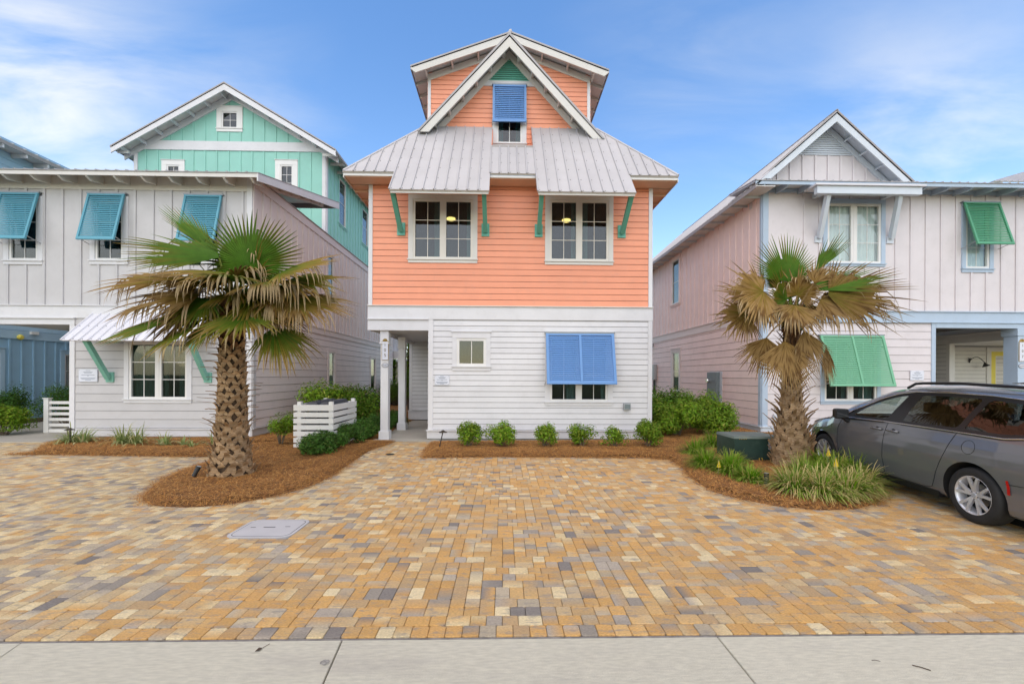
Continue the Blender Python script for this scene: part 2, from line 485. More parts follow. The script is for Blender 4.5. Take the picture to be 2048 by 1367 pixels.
def shutter(F, u0, u1, vt, length, ang, m, parent, panels=1, pitch=.052, stiles=.06, rod=True, n0=.07, mt=None):
    """top-hung louvred shutter propped open; ang = degrees away from the wall"""
    f = Frame(F.p(0, vt, n0), F.u, -(F.v*math.cos(R(ang))-F.n*math.sin(R(ang))))   # v runs down the shutter
    f.n = -f.n
    mb = MB(); L = length; t0, t1 = -.02, .028
    def bx(a, b, c, d, x0=t0, x1=t1): 
        A = [f.p(u, v, x0) for u, v in rect(a, b, c, d)]; B = [f.p(u, v, x1) for u, v in rect(a, b, c, d)]
        mb.quadbox(A, B)
    xs = [u0+(u1-u0)*k/panels for k in range(panels+1)]
    bx(u0, u0+stiles, 0, L); bx(u1-stiles, u1, 0, L)
    bx(u0+stiles, u1-stiles, 0, .07, t0+.002, t1-.002); bx(u0+stiles, u1-stiles, L-.08, L, t0+.002, t1-.002)
    for x in xs[1:-1]: bx(x-stiles*.45, x+stiles*.45, .07, L-.08)
    s = mb.build('shutter', m, parent)
    lv = MB(); v = .085
    while v < L-.085:
        for k in range(panels):
            a = xs[k]+(stiles if k == 0 else stiles*.45); b = xs[k+1]-(stiles if k == panels-1 else stiles*.45)
            lv.quadbox([f.p(a, v, -.004), f.p(b, v, -.004), f.p(b, v, -.012), f.p(a, v, -.012)],
                       [f.p(a, v+pitch*.95, .020), f.p(b, v+pitch*.95, .020), f.p(b, v+pitch*.95, .010), f.p(a, v+pitch*.95, .010)])
        v += pitch
    lv.build('louvre', m, s, kind='stuff')
    h = MB(); extrude(h, F, rect(u0-.03, u1+.03, vt-.01, vt+.03), n0+.03, 0); h.build('hinge_rail', mt or trimhinge, s)
    if rod:
        for uu, sg in ((u0-.02, 1), (u1+.02, -1)):
            r = MB(); r.tube([F.p(uu, vt-L*math.cos(R(ang))-.02, .03), f.p(uu, L*.94, 0)], .009, 6); r.build('prop_rod', greyl, s)
    return s
trimhinge = mat('hinge_aluminium', (.22, .25, .28), rough=.4, metal=.4)
def metal_roof(F, strips, parent, m=roofm, rib=.031, name='roof_panel', thick=.012, screws=True, base=.02, edge=None):
    """strips: list of (u0, u1, vb0, vt0, vb1, vt1): ribbed sheets laid up the slope"""
    sm = MB()
    for (a, b, b0, t0, b1, t1) in strips:
        if t0-b0 < .02 and t1-b1 < .02: continue
        mb = MB()
        P = [(a, b0), (b, b1), (b, t1), (a, t0)]
        extrude(mb, F, P, base+thick, base)
        w = .022
        lo, hi = b0, max(t0, b0+.01)
        if hi-lo > .05:
            A = [F.p(a-w, lo-.004, base+thick), F.p(a+w, lo-.004, base+thick), F.p(a+w*.5, lo-.004, base+thick+rib), F.p(a-w*.5, lo-.004, base+thick+rib)]
            B = [F.p(a-w, hi, base+thick), F.p(a+w, hi, base+thick), F.p(a+w*.5, hi, base+thick+rib), F.p(a-w*.5, hi, base+thick+rib)]
            mb.quadbox(A, B)
        mb.build(name, m, parent)
        if screws:
            v = min(b0, b1)+.05
            top = min(t0, t1)-.04
            while v < top:
                for uu in (a+.05,):
                    for_q = [F.p(uu+dx*.009, v+dy*.009, base+thick) for dx, dy in ((-1, -1), (1, -1), (1, 1), (-1, 1))]
                    sm.quadbox(for_q, [q+F.n*.007 for q in for_q])
                v += .56
    if screws and sm.v: sm.build('screw', screwm, parent, kind='stuff')
def text_mesh(name, s, size, F, u, v, n, m, parent, ax='CENTER'):
    cu = bpy.data.curves.new('t', 'FONT'); cu.body = s; cu.size = size; cu.align_x = ax; cu.align_y = 'CENTER'; cu.extrude = .002
    o = bpy.data.objects.new('t', cu); C.objects.link(o)
    dg = bpy.context.evaluated_depsgraph_get(); dg.update()
    me = bpy.data.meshes.new_from_object(o.evaluated_get(dg)); bpy.data.objects.remove(o)
    Mx = Matrix.Identity(4)
    for i in range(3):
        Mx[i][0] = F.u[i]; Mx[i][1] = F.v[i]; Mx[i][2] = F.n[i]; Mx[i][3] = F.p(u, v, n)[i]
    me.transform(Mx); me.materials.clear(); me.materials.append(m)
    return link(name, me, parent)

# ------------------------------------------------------------------ ground, paving, beds
def struct(o): o['kind'] = 'structure'; return o
asph = mat('asphalt', (.06, .058, .055), rough=.9, var=.2, vscale=5)
grassd = mat('distant_grass', (.07, .10, .03), rough=1, var=.3, vscale=.4)
g = MB(); g.box(-900, 900, -900, 900, -.5, -.09); struct(g.build('ground', grassd))
g = MB(); g.box(-60, 60, -12, 2.0, -.085, -.012); struct(g.build('road', asph))
SEAM = 2.885
# concrete strip along the road: slabs parted by slanting joints
strip = bpy.data.objects.new('concrete_strip', None); C.objects.link(strip); ROOTINV['concrete_strip'] = Matrix.Identity(4); struct(strip)
jt = [(-60, -60.3), (-26, -26.4), (-13, -13.3)]
for pa, pb in (((35, 1290), (0, 1314)), ((683, 1281), (645, 1367)), ((1433, 1270), (1512, 1367))):
    (x0, y0), (x1, y1) = G(*pa), G(*pb)
    k = (x1-x0)/(y1-y0); jt.append((x0+(SEAM-y0)*k, x0+(1.2-y0)*k))
jt += [(8.4, 9.2), (15, 15.5), (30, 30.2), (60, 60)]
for (a0, a1), (b0, b1) in zip(jt, jt[1:]):
    mb = MB(); e = .004
    q = [(a1+e, 1.2), (b1-e, 1.2), (b0-e, SEAM), (a0+e, SEAM)]
    mb.quadbox([(x, y, -.10) for x, y in q], [(x, y, -.008) for x, y in q])
    q2 = [(a1+e+.004, 1.2), (b1-e-.004, 1.2), (b0-e-.004, SEAM-.006), (a0+e+.004, SEAM-.006)]
    mb.quadbox([(x, y, -.008) for x, y in q], [(x, y, .0) for x, y in q2])
    mb.build('concrete_slab', concm, strip)
g = MB(); g.box(-60, 60, SEAM+.002, SEAM+.026, -.08, -.008); struct(g.build('mortar_seam', mat('mortar', (.20, .18, .16), rough=.95, var=.3, vscale=12)))

def smooth_poly(pts, k=4):
    out = []; n = len(pts)
    for i in range(n):
        p0, p1, p2, p3 = (Vector(pts[(i+d) % n]+(0,)) for d in (-1, 0, 1, 2))
        for j in range(k):
            t = j/k
            out.append(tuple((.5*((2*p1)+(p2-p0)*t+(2*p0-5*p1+4*p2-p3)*t*t+(3*p1-p0-3*p2+p3)*t*t*t)).to_2d()))
    return out
def in_poly(p, poly):
    x, y = p; c = False; j = len(poly)-1
    for i in range(len(poly)):
        xi, yi = poly[i]; xj, yj = poly[j]
        if (yi > y) != (yj > y) and x < (xj-xi)*(y-yi)/(yj-yi)+xi: c = not c
        j = i
    return c
def edge_dist(p, poly):
    P = Vector(p); best = 1e9
    for i in range(len(poly)):
        a, b = Vector(poly[i]), Vector(poly[(i+1) % len(poly)]); d = b-a
        t = max(0, min(1, (P-a).dot(d)/max(d.length_squared, 1e-9)))
        best = min(best, (P-a-d*t).length)
    return best
XLs, XLc = -7.16, -3.76                       # side wall of the grey house, left edge of the coral house
bedL = [G(*q) for q in ((70, 905), (130, 909), (250, 911), (400, 913), (440, 914), (408, 927), (360, 943), (318, 965), (290, 988), (287, 1000),
                        (310, 1010), (360, 1014), (430, 1011), (520, 998), (590, 981), (640, 963), (683, 938), (722, 905), (757, 878))]
bedL = smooth_poly(bedL, 3)
bedL = [p for p in bedL if p[1] < 11.75]
bedL += [(-3.55, 11.62), (-3.55, 17.0), (-3.9, 17.2), (-3.9, 27), (-7.3, 27), (-7.3, 11.95), (-11.2, 11.95), (-12.2, 11.4)]
bedC = [G(*q) for q in ((847, 914), (870, 905), (862, 893), (862, 883))]
bedC = [G(846, 915), G(862, 884)]+[(4.4, 11.6), (4.6, 27), (8.5, 27), (8.5, 13.5), (8.3, 13.2), (12.2, 13.2), (9.6, 10.2), (7.6, 8.2)]
bedC += [G(*q) for q in ((1768, 995), (1752, 1007), (1712, 1017), (1640, 1020), (1560, 1012), (1490, 1000), (1425, 982), (1385, 958),
                         (1362, 932), (1340, 919), (1290, 915.5), (1150, 914), (1000, 913.5))]
# pavers: random ashlar of three sizes on a 60 mm module, laid up a skyline so that no slivers are left
U = .0605
def exact(W, H, rg):                    # one W x H panel filled exactly with 2x2, 3x2 and 2x3 pieces
    occ = [[0]*W for _ in range(H)]; out = []; steps = [0]
    def rec():
        steps[0] += 1
        if steps[0] > 4000: return None
        for r in range(H):
            for c in range(W):
                if not occ[r][c]:
                    o = [(2, 2), (3, 2), (2, 3)]; rg.shuffle(o); u_ = rg.random()
                    if u_ < .75: o.sort(key=lambda q: q != ((2, 2) if u_ < .42 else (3, 2)))
                    for w, h in o:
                        if c+w <= W and r+h <= H and not any(occ[r+b][c+a] for a in range(w) for b in range(h)):
                            for a in range(w):
                                for b in range(h): occ[r+b][c+a] = 1
                            out.append((c, r, w, h)); q = rec()
                            if q or q is None: return q
                            out.pop()
                            for a in range(w):
                                for b in range(h): occ[r+b][c+a] = 0
                    return False
        return True
    return out if rec() else None
def lay(cols, rows):
    rg = random.Random(5); lib = {}
    for H in (7, 8, 9, 10):
        for W in (10, 11, 12, 13, 14):
            L = []; t = 0
            while len(L) < 4 and t < 60:
                t += 1; q = exact(W, H, rg)
                if q: L.append(q)
            if L: lib[(W, H)] = L
    out = []; r = 0
    while r < rows:
        H = rg.choice([h for h in (7, 8, 9, 10) if sum(1 for k in lib if k[1] == h) > 2]); ws = [k[0] for k in lib if k[1] == H]; c = rg.randrange(-12, 0)
        while c < cols:
            W = rg.choice(ws); out += [(c+a, r+b, w, h) for a, b, w, h in rg.choice(lib[(W, H)])]; c += W
        r += H
    return [q for q in out if q[1]+q[3] <= rows]
coverC = [G(*q) for q in ((443, 1076), (503, 1038), (612, 1038), (616, 1042), (590, 1066), (565, 1078))]
def in_slab(x, y):                     # utility lid
    return -3.12 < x < -2.46 and 4.73 < y < 5.23
PAL = [(.66, .36, .125), (.62, .335, .12), (.67, .40, .165), (.56, .36, .18), (.72, .54, .30), (.76, .60, .36), (.50, .40, .28),
       (.34, .285, .23), (.235, .20, .175), (.45, .37, .29), (.60, .42, .23), (.55, .35, .18)]
def pick(x, y):
    n = noise.noise(Vector((x*.35, y*.35, 3)))
    left = max(0, min(1, (-x-1.2)/2.8+n*.6)); right = max(0, min(1, (x-2)/4+n*.5))
    w = [3.8, 3.4, 2.6, 1.8, .9, .7, 1.2, .9, .65, 1.1, 1.4, 1.6]
    if left > 0:
        w = [a*(1-left*.82) if i in (0, 1, 2, 3) else a*(1+left*(2.6 if i in (4, 5, 6, 10) else .25)) for i, a in enumerate(w)]
    w = [a*(1+.35*right) if i in (4, 6, 9, 10, 11) else a for i, a in enumerate(w)]
    c = rng.choices(PAL, w)[0]; d = rng.choices(PAL, w)[0] if rng.random() < .62 else c
    j = rng.uniform(.84, 1.02)
    return tuple(v*j for v in c), tuple(v*j for v in d)
pm = mat('paver_concrete', (.5, .3, .1), rough=.86, attr='Col', var=.20, vscale=48, bump=.7, bscale=150, vcoord='Object', stretch=(1, 3.2, 1),
         dirt=((.25, .22, .19), 6.5, .72), drange=(.52, .64))
class ColMesh:
    def __init__(s): s.v = []; s.f = []; s.c = []
    def add(s, vs, fs, cs):
        i = len(s.v); s.v += vs; s.f += [tuple(k+i for k in f) for f in fs]; s.c += cs
    def build(s, name, m, parent=None, kind=None, smooth=False):
        me = bpy.data.meshes.new(name); me.from_pydata(s.v, [], s.f)
        ca = me.color_attributes.new('Col', 'FLOAT_COLOR', 'POINT')
        ca.data.foreach_set('color', [x for c in s.c for x in (c[0], c[1], c[2], 1.0)])
        me.materials.append(m)
        if smooth: me.polygons.foreach_set('use_smooth', [True]*len(me.polygons))
        me.update()
        return link(name, me, parent, kind)
def paver(cm, x0, x1, y0, y1, c, d, dz=0.0):
    g = .0014; b = .0035; x0 += g; x1 -= g; y0 += g; y1 -= g
    z0, z1, z2 = -.05, -.004+dz, .001+dz
    tx, ty = rng.uniform(-.002, .002), rng.uniform(-.002, .002)
    r = rng.uniform(.006, .014)
    # rounded corners, bevelled top, seen surface split in two for the streaky two-colour body
    out = [(x0+r, y0), (x1-r, y0), (x1, y0+r), (x1, y1-r), (x1-r, y1), (x0+r, y1), (x0, y1-r), (x0, y0+r)]
    cx, cy = (x0+x1)/2, (y0+y1)/2
    inn = [(cx+(x-cx)*(1-2*b/(x1-x0)), cy+(y-cy)*(1-2*b/(y1-y0))) for x, y in out]
    vs = [(x, y, z0) for x, y in out]+[(x, y, z1) for x, y in out]+[(x, y, z2+(x-cx)*tx*10*.1+(y-cy)*ty*10*.1) for x, y in inn]
    fs = [(i, (i+1) % 8, 8+(i+1) % 8, 8+i) for i in range(8)]+[(8+i, 8+(i+1) % 8, 16+(i+1) % 8, 16+i) for i in range(8)]+[tuple(range(16, 24))]
    lean = rng.random() < .75
    cs = []
    for k in range(3):
        for x, y in out:
            t = (y-y0)/(y1-y0) if lean else (x-x0)/(x1-x0)
            q = tuple(a*(1-t)+e*t for a, e in zip(c, d))
            cs.append(tuple(v*(.85 if k == 0 else 1) for v in q))
    cm.add(vs, fs, cs)
pav = bpy.data.objects.new('paved_forecourt', None); C.objects.link(pav); ROOTINV['paved_forecourt'] = Matrix.Identity(4); struct(pav)
g = MB(); g.box(-40, 40, SEAM+.027, 13.4, -.088, -.022); g.build('sand_bed', sandm, pav)
allp = []
x = -12.0
sx = .122
k = 0
while x < 12:                                           # soldier course against the concrete strip
    allp.append((x, x+sx, SEAM+.028, SEAM+.028+.125)); x += sx
Y0 = SEAM+.028+.127
NC = 620
for c, r, w, h in lay(NC, 142):
    x0 = (c-NC//2)*U; y0 = Y0+r*U
    if abs(x0) > (y0+.3)*1.42+3.0: continue
    allp.append((x0, x0+w*U, y0, y0+h*U))
def keep(q):
    cx, cy = (q[0]+q[1])/2, (q[2]+q[3])/2
    if cy > 11.3 and not (-15 < cx < -2.0): return False
    if in_slab(cx, cy): return False
    for bed in (bedL, bedC):
        if in_poly((cx, cy), bed) and edge_dist((cx, cy), bed) > .12: return False
    if cx < -7.2 and cy > 11.3: return False
    if cy > 11.45: return False
    return True
allp = [q for q in allp if keep(q)]
def vis(q):
    cx, cy = (q[0]+q[1])/2, (q[2]+q[3])/2
    return abs(cx/cy) < 1.27
def big(q): return (q[1]-q[0])*(q[3]-q[2])/(q[2]**3) if vis(q) else 0
allp.sort(key=big, reverse=True)
for q in allp[:298]:
    cm = ColMesh(); c, d = pick((q[0]+q[1])/2, q[2]); paver(cm, *q, c, d, rng.uniform(-.002, .002)); cm.build('paver', pm, pav)
cm = ColMesh()
for q in allp[298:]:
    c, d = pick((q[0]+q[1])/2, q[2]); paver(cm, *q, c, d, rng.uniform(-.002, .002))
cm.build('paver_field', pm, pav, kind='stuff')

# pine straw beds: a low mound and tens of thousands of needles
strawm = mat('pine_straw', (.30, .13, .045), rough=.9, attr='Col', var=.15, vscale=30, bump=.6, bscale=90)
def bed(name, poly, dens, H=.05):
    xs = [p[0] for p in poly]; ys = [p[1] for p in poly]; s = .17
    cm = ColMesh(); idx = {}
    nx = int((max(xs)-min(xs))/s)+2; ny = int((max(ys)-min(ys))/s)+2
    def hgt(x, y, ins=None):
        e = edge_dist((x, y), poly) if ins is None else ins
        return .012+H*min(1, e/.35)**.6+.018*noise.noise(Vector((x*2.3, y*2.3, 0)))*min(1, e/.2)
    # rim ring + inner grid
    rim = len(poly)
    n0 = len(cm.v)
    pts = []
    for i in range(nx):
        for j in range(ny):
            x, y = min(xs)+i*s, min(ys)+j*s
            if in_poly((x, y), poly):
                e = edge_dist((x, y), poly)
                if e > .05: idx[(i, j)] = len(cm.v); cm.v.append((x, y, hgt(x, y, e))); cm.c.append((.20, .085, .028))
    for (i, j), a in list(idx.items()):
        if (i+1, j) in idx and (i, j+1) in idx and (i+1, j+1) in idx:
            cm.f.append((a, idx[(i+1, j)], idx[(i+1, j+1)], idx[(i, j+1)]))
    cm.build(name, strawm, smooth=True)['kind'] = 'structure'
    # flat skirt under the mound so that no paving shows through at its edge
    fl = MB(); i0 = 0
    fl.v = [(x, y, .007) for x, y in poly]+[(x, y, -.05) for x, y in poly]
    fl.f = [tuple(range(rim))]+[(i, (i+1) % rim, rim+(i+1) % rim, rim+i) for i in range(rim)]; fl.mi = [0]*(rim+1)
    me = fl.mesh(name+'_base', mat('straw_base', (.20, .085, .028), rough=.95, var=.35, vscale=18, bump=.8, bscale=80))
    struct(link('straw_bed_base', me))
    nd = ColMesh(); A = (max(xs)-min(xs))*(max(ys)-min(ys)); tries = int(A*dens)
    for _ in range(tries):
        x, y = rng.uniform(min(xs), max(xs)), rng.uniform(min(ys), max(ys))
        if y > 13.5 and rng.random() < .75: continue
        if not in_poly((x, y), poly): 
            if y > 11.3: continue
            if edge_dist((x, y), poly) > abs(rng.gauss(0, .08)): continue
            e = 0
        else: e = edge_dist((x, y), poly)
        z = hgt(x, y, e)+rng.uniform(.0, .014); a = rng.uniform(0, PI)+.5*noise.noise(Vector((x, y, 5)))
        L = rng.uniform(.05, .13); w = rng.uniform(.0018, .0032)*(1+max(0, y-6)*.12)
        dx, dy = math.cos(a)*L/2, math.sin(a)*L/2; tz = rng.uniform(-.014, .018); kx, ky = -math.sin(a)*w, math.cos(a)*w
        bend = rng.uniform(-.25, .25)*L
        mx, my = x-math.sin(a)*bend, y+math.cos(a)*bend
        k = rng.random()
        c = (.50, .215, .055) if k < .45 else ((.32, .125, .034) if k < .72 else ((.60, .31, .10) if k < .93 else (.11, .045, .018)))
        j = rng.uniform(.8, 1.2); c = tuple(v*j for v in c)
        nd.add([(x-dx-kx, y-dy-ky, z-tz), (x-dx+kx, y-dy+ky, z-tz), (mx-kx, my-ky, z+.006), (mx+kx, my+ky, z+.006), (x+dx-kx, y+dy-ky, z+tz), (x+dx+kx, y+dy+ky, z+tz)],
               [(0, 1, 3, 2), (2, 3, 5, 4)], [c]*6)
    nd.build('pine_straw', strawm)['kind'] = 'stuff'
bed('straw_bed', bedL, 2300)
bed('straw_bed', bedC, 1900)

# porch and carport slabs
slab = MB(); q = [G(761, 878), G(858, 884)]
slab.quadbox([(-3.62, 11.50, -.05), (-1.8, 11.50, -.05), (-1.8, 16.5, -.05), (-3.62, 16.5, -.05)],
             [(-3.62, 11.50, .035), (-1.8, 11.50, .035), (-1.8, 16.5, .035), (-3.62, 16.5, .035)])
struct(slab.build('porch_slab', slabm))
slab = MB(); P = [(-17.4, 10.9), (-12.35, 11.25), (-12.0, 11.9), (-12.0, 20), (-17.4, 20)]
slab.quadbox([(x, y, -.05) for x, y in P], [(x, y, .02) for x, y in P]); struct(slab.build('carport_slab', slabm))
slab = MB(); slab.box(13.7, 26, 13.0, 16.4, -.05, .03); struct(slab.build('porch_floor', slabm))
# ground cover bed below the neighbour's shrubs
g = MB(); g.box(-19.2, -17.41, 9.5, 22, -.05, .03); struct(g.build('mulch_bed', mat('dark_mulch', (.09, .045, .022), rough=.95, var=.4, vscale=14, bump=.8, bscale=60)))

# ------------------------------------------------------------------ the coral house in the middle
YC = 11.58
FC = front(YC)
def zc_(py): return ZY(py, YC, 1020)
def xc_(px, py=600): return PY(px, py, YC)[0]
xL, xR = xc_(738), xc_(1303, 617)
xm = (xL+xR)/2
house = thing('house', 'coral and white three storey house with blue shutters and a steep metal roof', 'house', (xm, YC+4, 0))
Z1 = zc_(614)            # floor line between coral and white boards
ZS = zc_(859)            # top of the skirt board
def ops_window(F, Y, px0, px1, py0, py1, **k):   # outside of casing from the photograph
    a, b = PY(px0, (py0+py1)/2, Y), PY(px1, (py0+py1)/2, Y)
    pc = (px0+px1)/2
    return window(F, a[0], b[0], PY(pc, py1, Y)[1], PY(pc, py0, Y)[1], **k)
ow = []
ow.append(ops_window(FC, YC, 817, 955, 390, 526, parent=house, lights=2, trim=cream, frame=tanv, cur=[[(.72, .98)], [(.78, 1.0)]], cap=False, tw=.13))
ow.append(ops_window(FC, YC, 1090, 1226, 392, 530, parent=house, lights=2, trim=cream, frame=tanv, cur=[[(.78, .98)], [(0, .3)]], cap=False, tw=.13))
ow2 = [ops_window(FC, YC, 905, 981, 664, 741, parent=house, lights=1, grid=(2, 1), trim=white, sill=.13, head=.17, sw=.075),
       ops_window(FC, YC, 1090, 1225, 664, 810, parent=house, lights=2, grid=(2, 2), trim=white, tw=.14, cur=[[(.6, .98)], [(.8, 1)]], curm=curt)]
upper = rect(xL, xR, Z1, 7.35)
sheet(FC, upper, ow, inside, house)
laps(FC, rect(xL+.10, xR-.10, Z1+.02, 7.35), .1722, [(o[0]-.10, o[1]+.10, o[2]-.08, o[3]+.10) for o in ow], coral, house)
board(FC, xL-.01, xL+.10, Z1+.02, 7.35, white, house, 'corner_board', .04)
board(FC, xR-.10, xR+.01, Z1+.02, 7.35, white, house, 'corner_board', .04)
xD = xc_(857, 750)        # left edge of the white ground floor wall
lower = rect(xD, xR, .03, Z1)
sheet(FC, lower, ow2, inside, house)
ztop = zc_(640)
laps(FC, rect(xD+.13, xR-.10, ZS, ztop), .1535, [(o[0]-.12, o[1]+.12, o[2]-.11, o[3]+.15) for o in ow2], white, house)
board(FC, xD, xD+.13, ZS+.001, ztop, white, house, 'corner_board', .042)
board(FC, xR-.10, xR+.012, ZS+.001, ztop, white, house, 'corner_board', .042)
board(FC, xL-.02, xR+.02, ztop+.002, Z1-.002, white, house, 'frieze_board', .046)
board(FC, xL-.03, xR+.03, Z1, Z1+.022, cream, house, 'drip_cap', .085)
board(FC, xD-.03, xR+.02, .07, ZS-.03, white, house, 'skirt_board', .045)
board(FC, xD-.05, xR+.03, ZS-.028, ZS, white, house, 'skirt_cap', .085)
board(FC, xD, xR, -.08, .068, founm, house, 'foundation', .02)
# porch beam, posts, ceiling and the recessed wall
zb = zc_(662)
mb = MB(); mb.box(xL-.02, xD-.001, YC-.046, YC+.2, zb, ztop); mb.build('porch_beam', white, house)
mb = MB(); mb.box(xL-.02, xD-.001, YC-.09, YC+.0, ztop-.012, ztop+.014); mb.build('beam_cap', white, house)
mb = MB(); mb.box(xL-.02, xL+.18, YC+.201, YC+5.2, zb+.01, ztop); mb.build('porch_beam', white, house)
mb = MB(); mb.box(xL+.18, xD+3, YC+.2, YC+5.2, zb+.08, zb+.12); mb.build('porch_ceiling', white, house)
F2 = front(YC+5.0)
sheet(F2, rect(xL, xD+.1, 0, zb+.08), [], inside, house)
laps(F2, rect(xL+.11, xD+.1, .42, zb+.08), .153, [], white, house)
board(F2, xL, xL+.11, .421, zb+.08, white, house, 'corner_board', .04)
board(F2, xL-.03, xD+.1, .06, .40, white, house, 'skirt_board', .045)
board(F2, xL-.05, xD+.1, .401, .42, white, house, 'skirt_cap', .085)
FD = faceL(xD)
sheet(FD, rect(-(YC+5), -YC-.14, 0, ztop), [], inside, house, n0=-.14, n1=0)
laps(FD, rect(-(YC+5), -YC-.02, ZS, zb+.08), .1535, [], white, house)
for yy in (YC+.14, YC+2.1):
    px = XY(771, YC+.14)
    p = thing_part = MB()
    w = .105
    p.box(px-w, px+w, yy-w, yy+w, .26, zb-.36)
    pt = p.build('porch_post', white, house)
    b_ = MB(); b_.box(px-w-.035, px+w+.035, yy-w-.035, yy+w+.035, .0, .26); b_.build('post_base', white, pt)
    b_ = MB(); b_.box(px-w-.012, px+w+.012, yy-w-.012, yy+w+.012, zb-.36, zb); b_.build('post_capital', white, pt)
    b_ = MB(); b_.box(px-w-.03, px+w+.03, yy-w-.03, yy+w+.03, zb-.375, zb-.345); b_.build('post_ring', white, pt)
# body: sides, back, floor, ceiling
D = 10.5
for F_, a, b in ((faceL(xL), -(YC+D), -YC-.001), (faceR(xR), YC+.001, YC+D)):
    sheet(F_, rect(a, b, Z1, 7.35), [], coral, house)
    if F_.u.y > 0:
        sheet(F_, rect(a, b, 0.03, Z1-.001), [], white, house)
        laps(F_, rect(a, b, ZS, ztop), .1535, [], white, house)
    laps(F_, rect(a, b, Z1+.02, 7.3), .1722, [], coral, house)
sheet(front(YC+D), rect(xL, xR, 0, 7.35), [], coral, house)
mb = MB(); mb.box(xL+.01, xR-.15, YC+.15, YC+D-.15, Z1-.22, Z1-.05); mb.build('upper_floor', inside, house)
mb = MB(); mb.box(xL+.15, xR-.15, YC+.15, YC+D-.15, 7.16, 7.26); mb.build('upper_ceiling', inside, house)
mb = MB(); mb.box(xL+.15, xR-.15, YC+4.4, YC+4.5, Z1, 7.15); mb.build('partition', inside, house)
mb = MB(); mb.box(xD+.15, xR-.15, YC+4.4, YC+4.5, .03, Z1-.23); mb.build('partition', inside, house)
# skirt roof: hipped all round, slope from the photograph, dropping into two window hoods
OV, SL = .53, 1.27
eY, eZ = YC-OV, ZY(349, YC-OV)
ang = math.atan(SL); cs_, sn_ = math.cos(ang), math.sin(ang)
FR = Frame((0, eY, eZ), (1, 0, 0), (0, cs_, sn_))
GY = YC+1.32                                      # plane of the gable wall standing in the roof
vtop = (GY-eY)/cs_
vnotch = (ZY(297, eY+1.02)-eZ)/sn_
AW = ((XY(777, eY-.57), XY(977, eY-.57)), (XY(1074, eY-.57), XY(1271, eY-.57)))
vaw = -(.57)/cs_
exL, exR = xL-OV, xR+OV
roof = MB()
def hipv(x): return max(0, min(x-exL, exR-x))/cs_*1.0
NX0, NX1 = AW[0][1], AW[1][0]
def cols(a, b):
    n = max(1, round((b-a)/.268)); return [(a+(b-a)*i/n, a+(b-a)*(i+1)/n) for i in range(n)]
strips = []
SEG = [(exL, AW[0][0], 0, None), (AW[0][0], AW[0][1], vaw, None), (NX0, NX1, 0, vnotch), (AW[1][0], AW[1][1], vaw, None), (AW[1][1], exR, 0, None)]
for a, b, lo, tp in SEG:
    for p, q in cols(a, b):
        t = tp if tp is not None else vtop
        strips.append((p, q, lo, min(t, hipv(p)), lo, min(t, hipv(q))))
deck = MB()
for a, b, lo, tp in SEG:
    t = tp if tp is not None else vtop
    P = [(a, lo), (b, lo)]
    hb, ha = min(t, hipv(b)), min(t, hipv(a))
    if hb > lo+.01: P.append((b, hb))
    for xx in (exR-t*cs_, exL+t*cs_):
        if a+.01 < xx < b-.01: P.append((xx, t))
    if ha > lo+.01: P.append((a, ha))
    extrude(deck, FR, P, .018, -.012 if lo < 0 else -.03)
rf = deck.build('roof', cream, house)
metal_roof(FR, strips, rf)
for (a, b) in AW:
    m_ = MB(); m_.box(a+.02, b-.02, eY-.57+.02, eY-.57+.06, eZ-.57*SL-.05, eZ-.57*SL+.02); m_.build('hood_edge', cream, rf)
    for xx in (a+.55, (a+b)/2, b-.55):
        l_ = MB(); l_.lathe([(.0, 0), (.035, 0), (.045, -.02), (.03, -.05), (.0, -.055)], 10, (xx, eY-.30, eZ-.40*SL-.02)); l_.build('hood_light', vinyl, rf)
# side slopes of the skirt roof
for sgn, ex in ((-1, exL), (1, exR)):
    F_ = Frame((ex, 0, eZ), (0, -sgn*-1 if sgn > 0 else -1, 0), (-sgn*cs_, 0, sn_))
    u0, u1 = (eY, YC+D+.5) if F_.u.y > 0 else (-(YC+D+.5), -eY)
    T = 1.83/cs_
    dk = MB()
    if F_.u.y > 0: P = [(u0, 0), (u1, 0), (u1, T), (u0+T*cs_, T)]
    else: P = [(u0, 0), (u1, 0), (u1-T*cs_, T), (u0, T)]
    extrude(dk, F_, P, .018, -.03)
    sr = dk.build('roof', cream, house)
    st = []
    for p, q in cols(u0, u1):
        hp = min(T, ((p-u0) if F_.u.y > 0 else (u1-p))/cs_); hq = min(T, ((q-u0) if F_.u.y > 0 else (u1-q))/cs_)
        st.append((p, q, 0, hp, 0, hq))
    metal_roof(F_, st, sr, screws=False)
    c = MB(); c.tube([(ex, eY, eZ+.045), (ex-sgn*1.83, eY+1.83, eZ+1.83*SL+.045)], .035, 6); c.build('hip_cap', roofm, sr)
    # eave soffit, peach boards and rafter tails
    s_ = MB(); x0, x1 = sorted((ex-sgn*.02, ex-sgn*(OV-.002)))
    s_.quadbox([(x0, YC-.0, eZ+(x0-ex)*-sgn*SL*.0-.10), (x1, YC-.0, eZ-.10), (x1, YC+D, eZ-.10), (x0, YC+D, eZ-.10)],
               [(x0, YC-.0, eZ-.07), (x1, YC-.0, eZ-.07), (x1, YC+D, eZ-.07), (x0, YC+D, eZ-.07)])
    s_.build('soffit', sofc, sr)
    y = YC+.3
    while y < YC+D:
        r_ = MB(); r_.box(x0, x1, y-.02, y+.02, eZ-.17, eZ-.101); r_.build('rafter_tail', sofc, sr); y += .61
    f_ = MB(); x0, x1 = sorted((ex-sgn*.001, ex-sgn*.02)); f_.box(x0, x1, eY, YC+D+.5, eZ-.14, eZ-.031); f_.build('fascia', cream, sr)
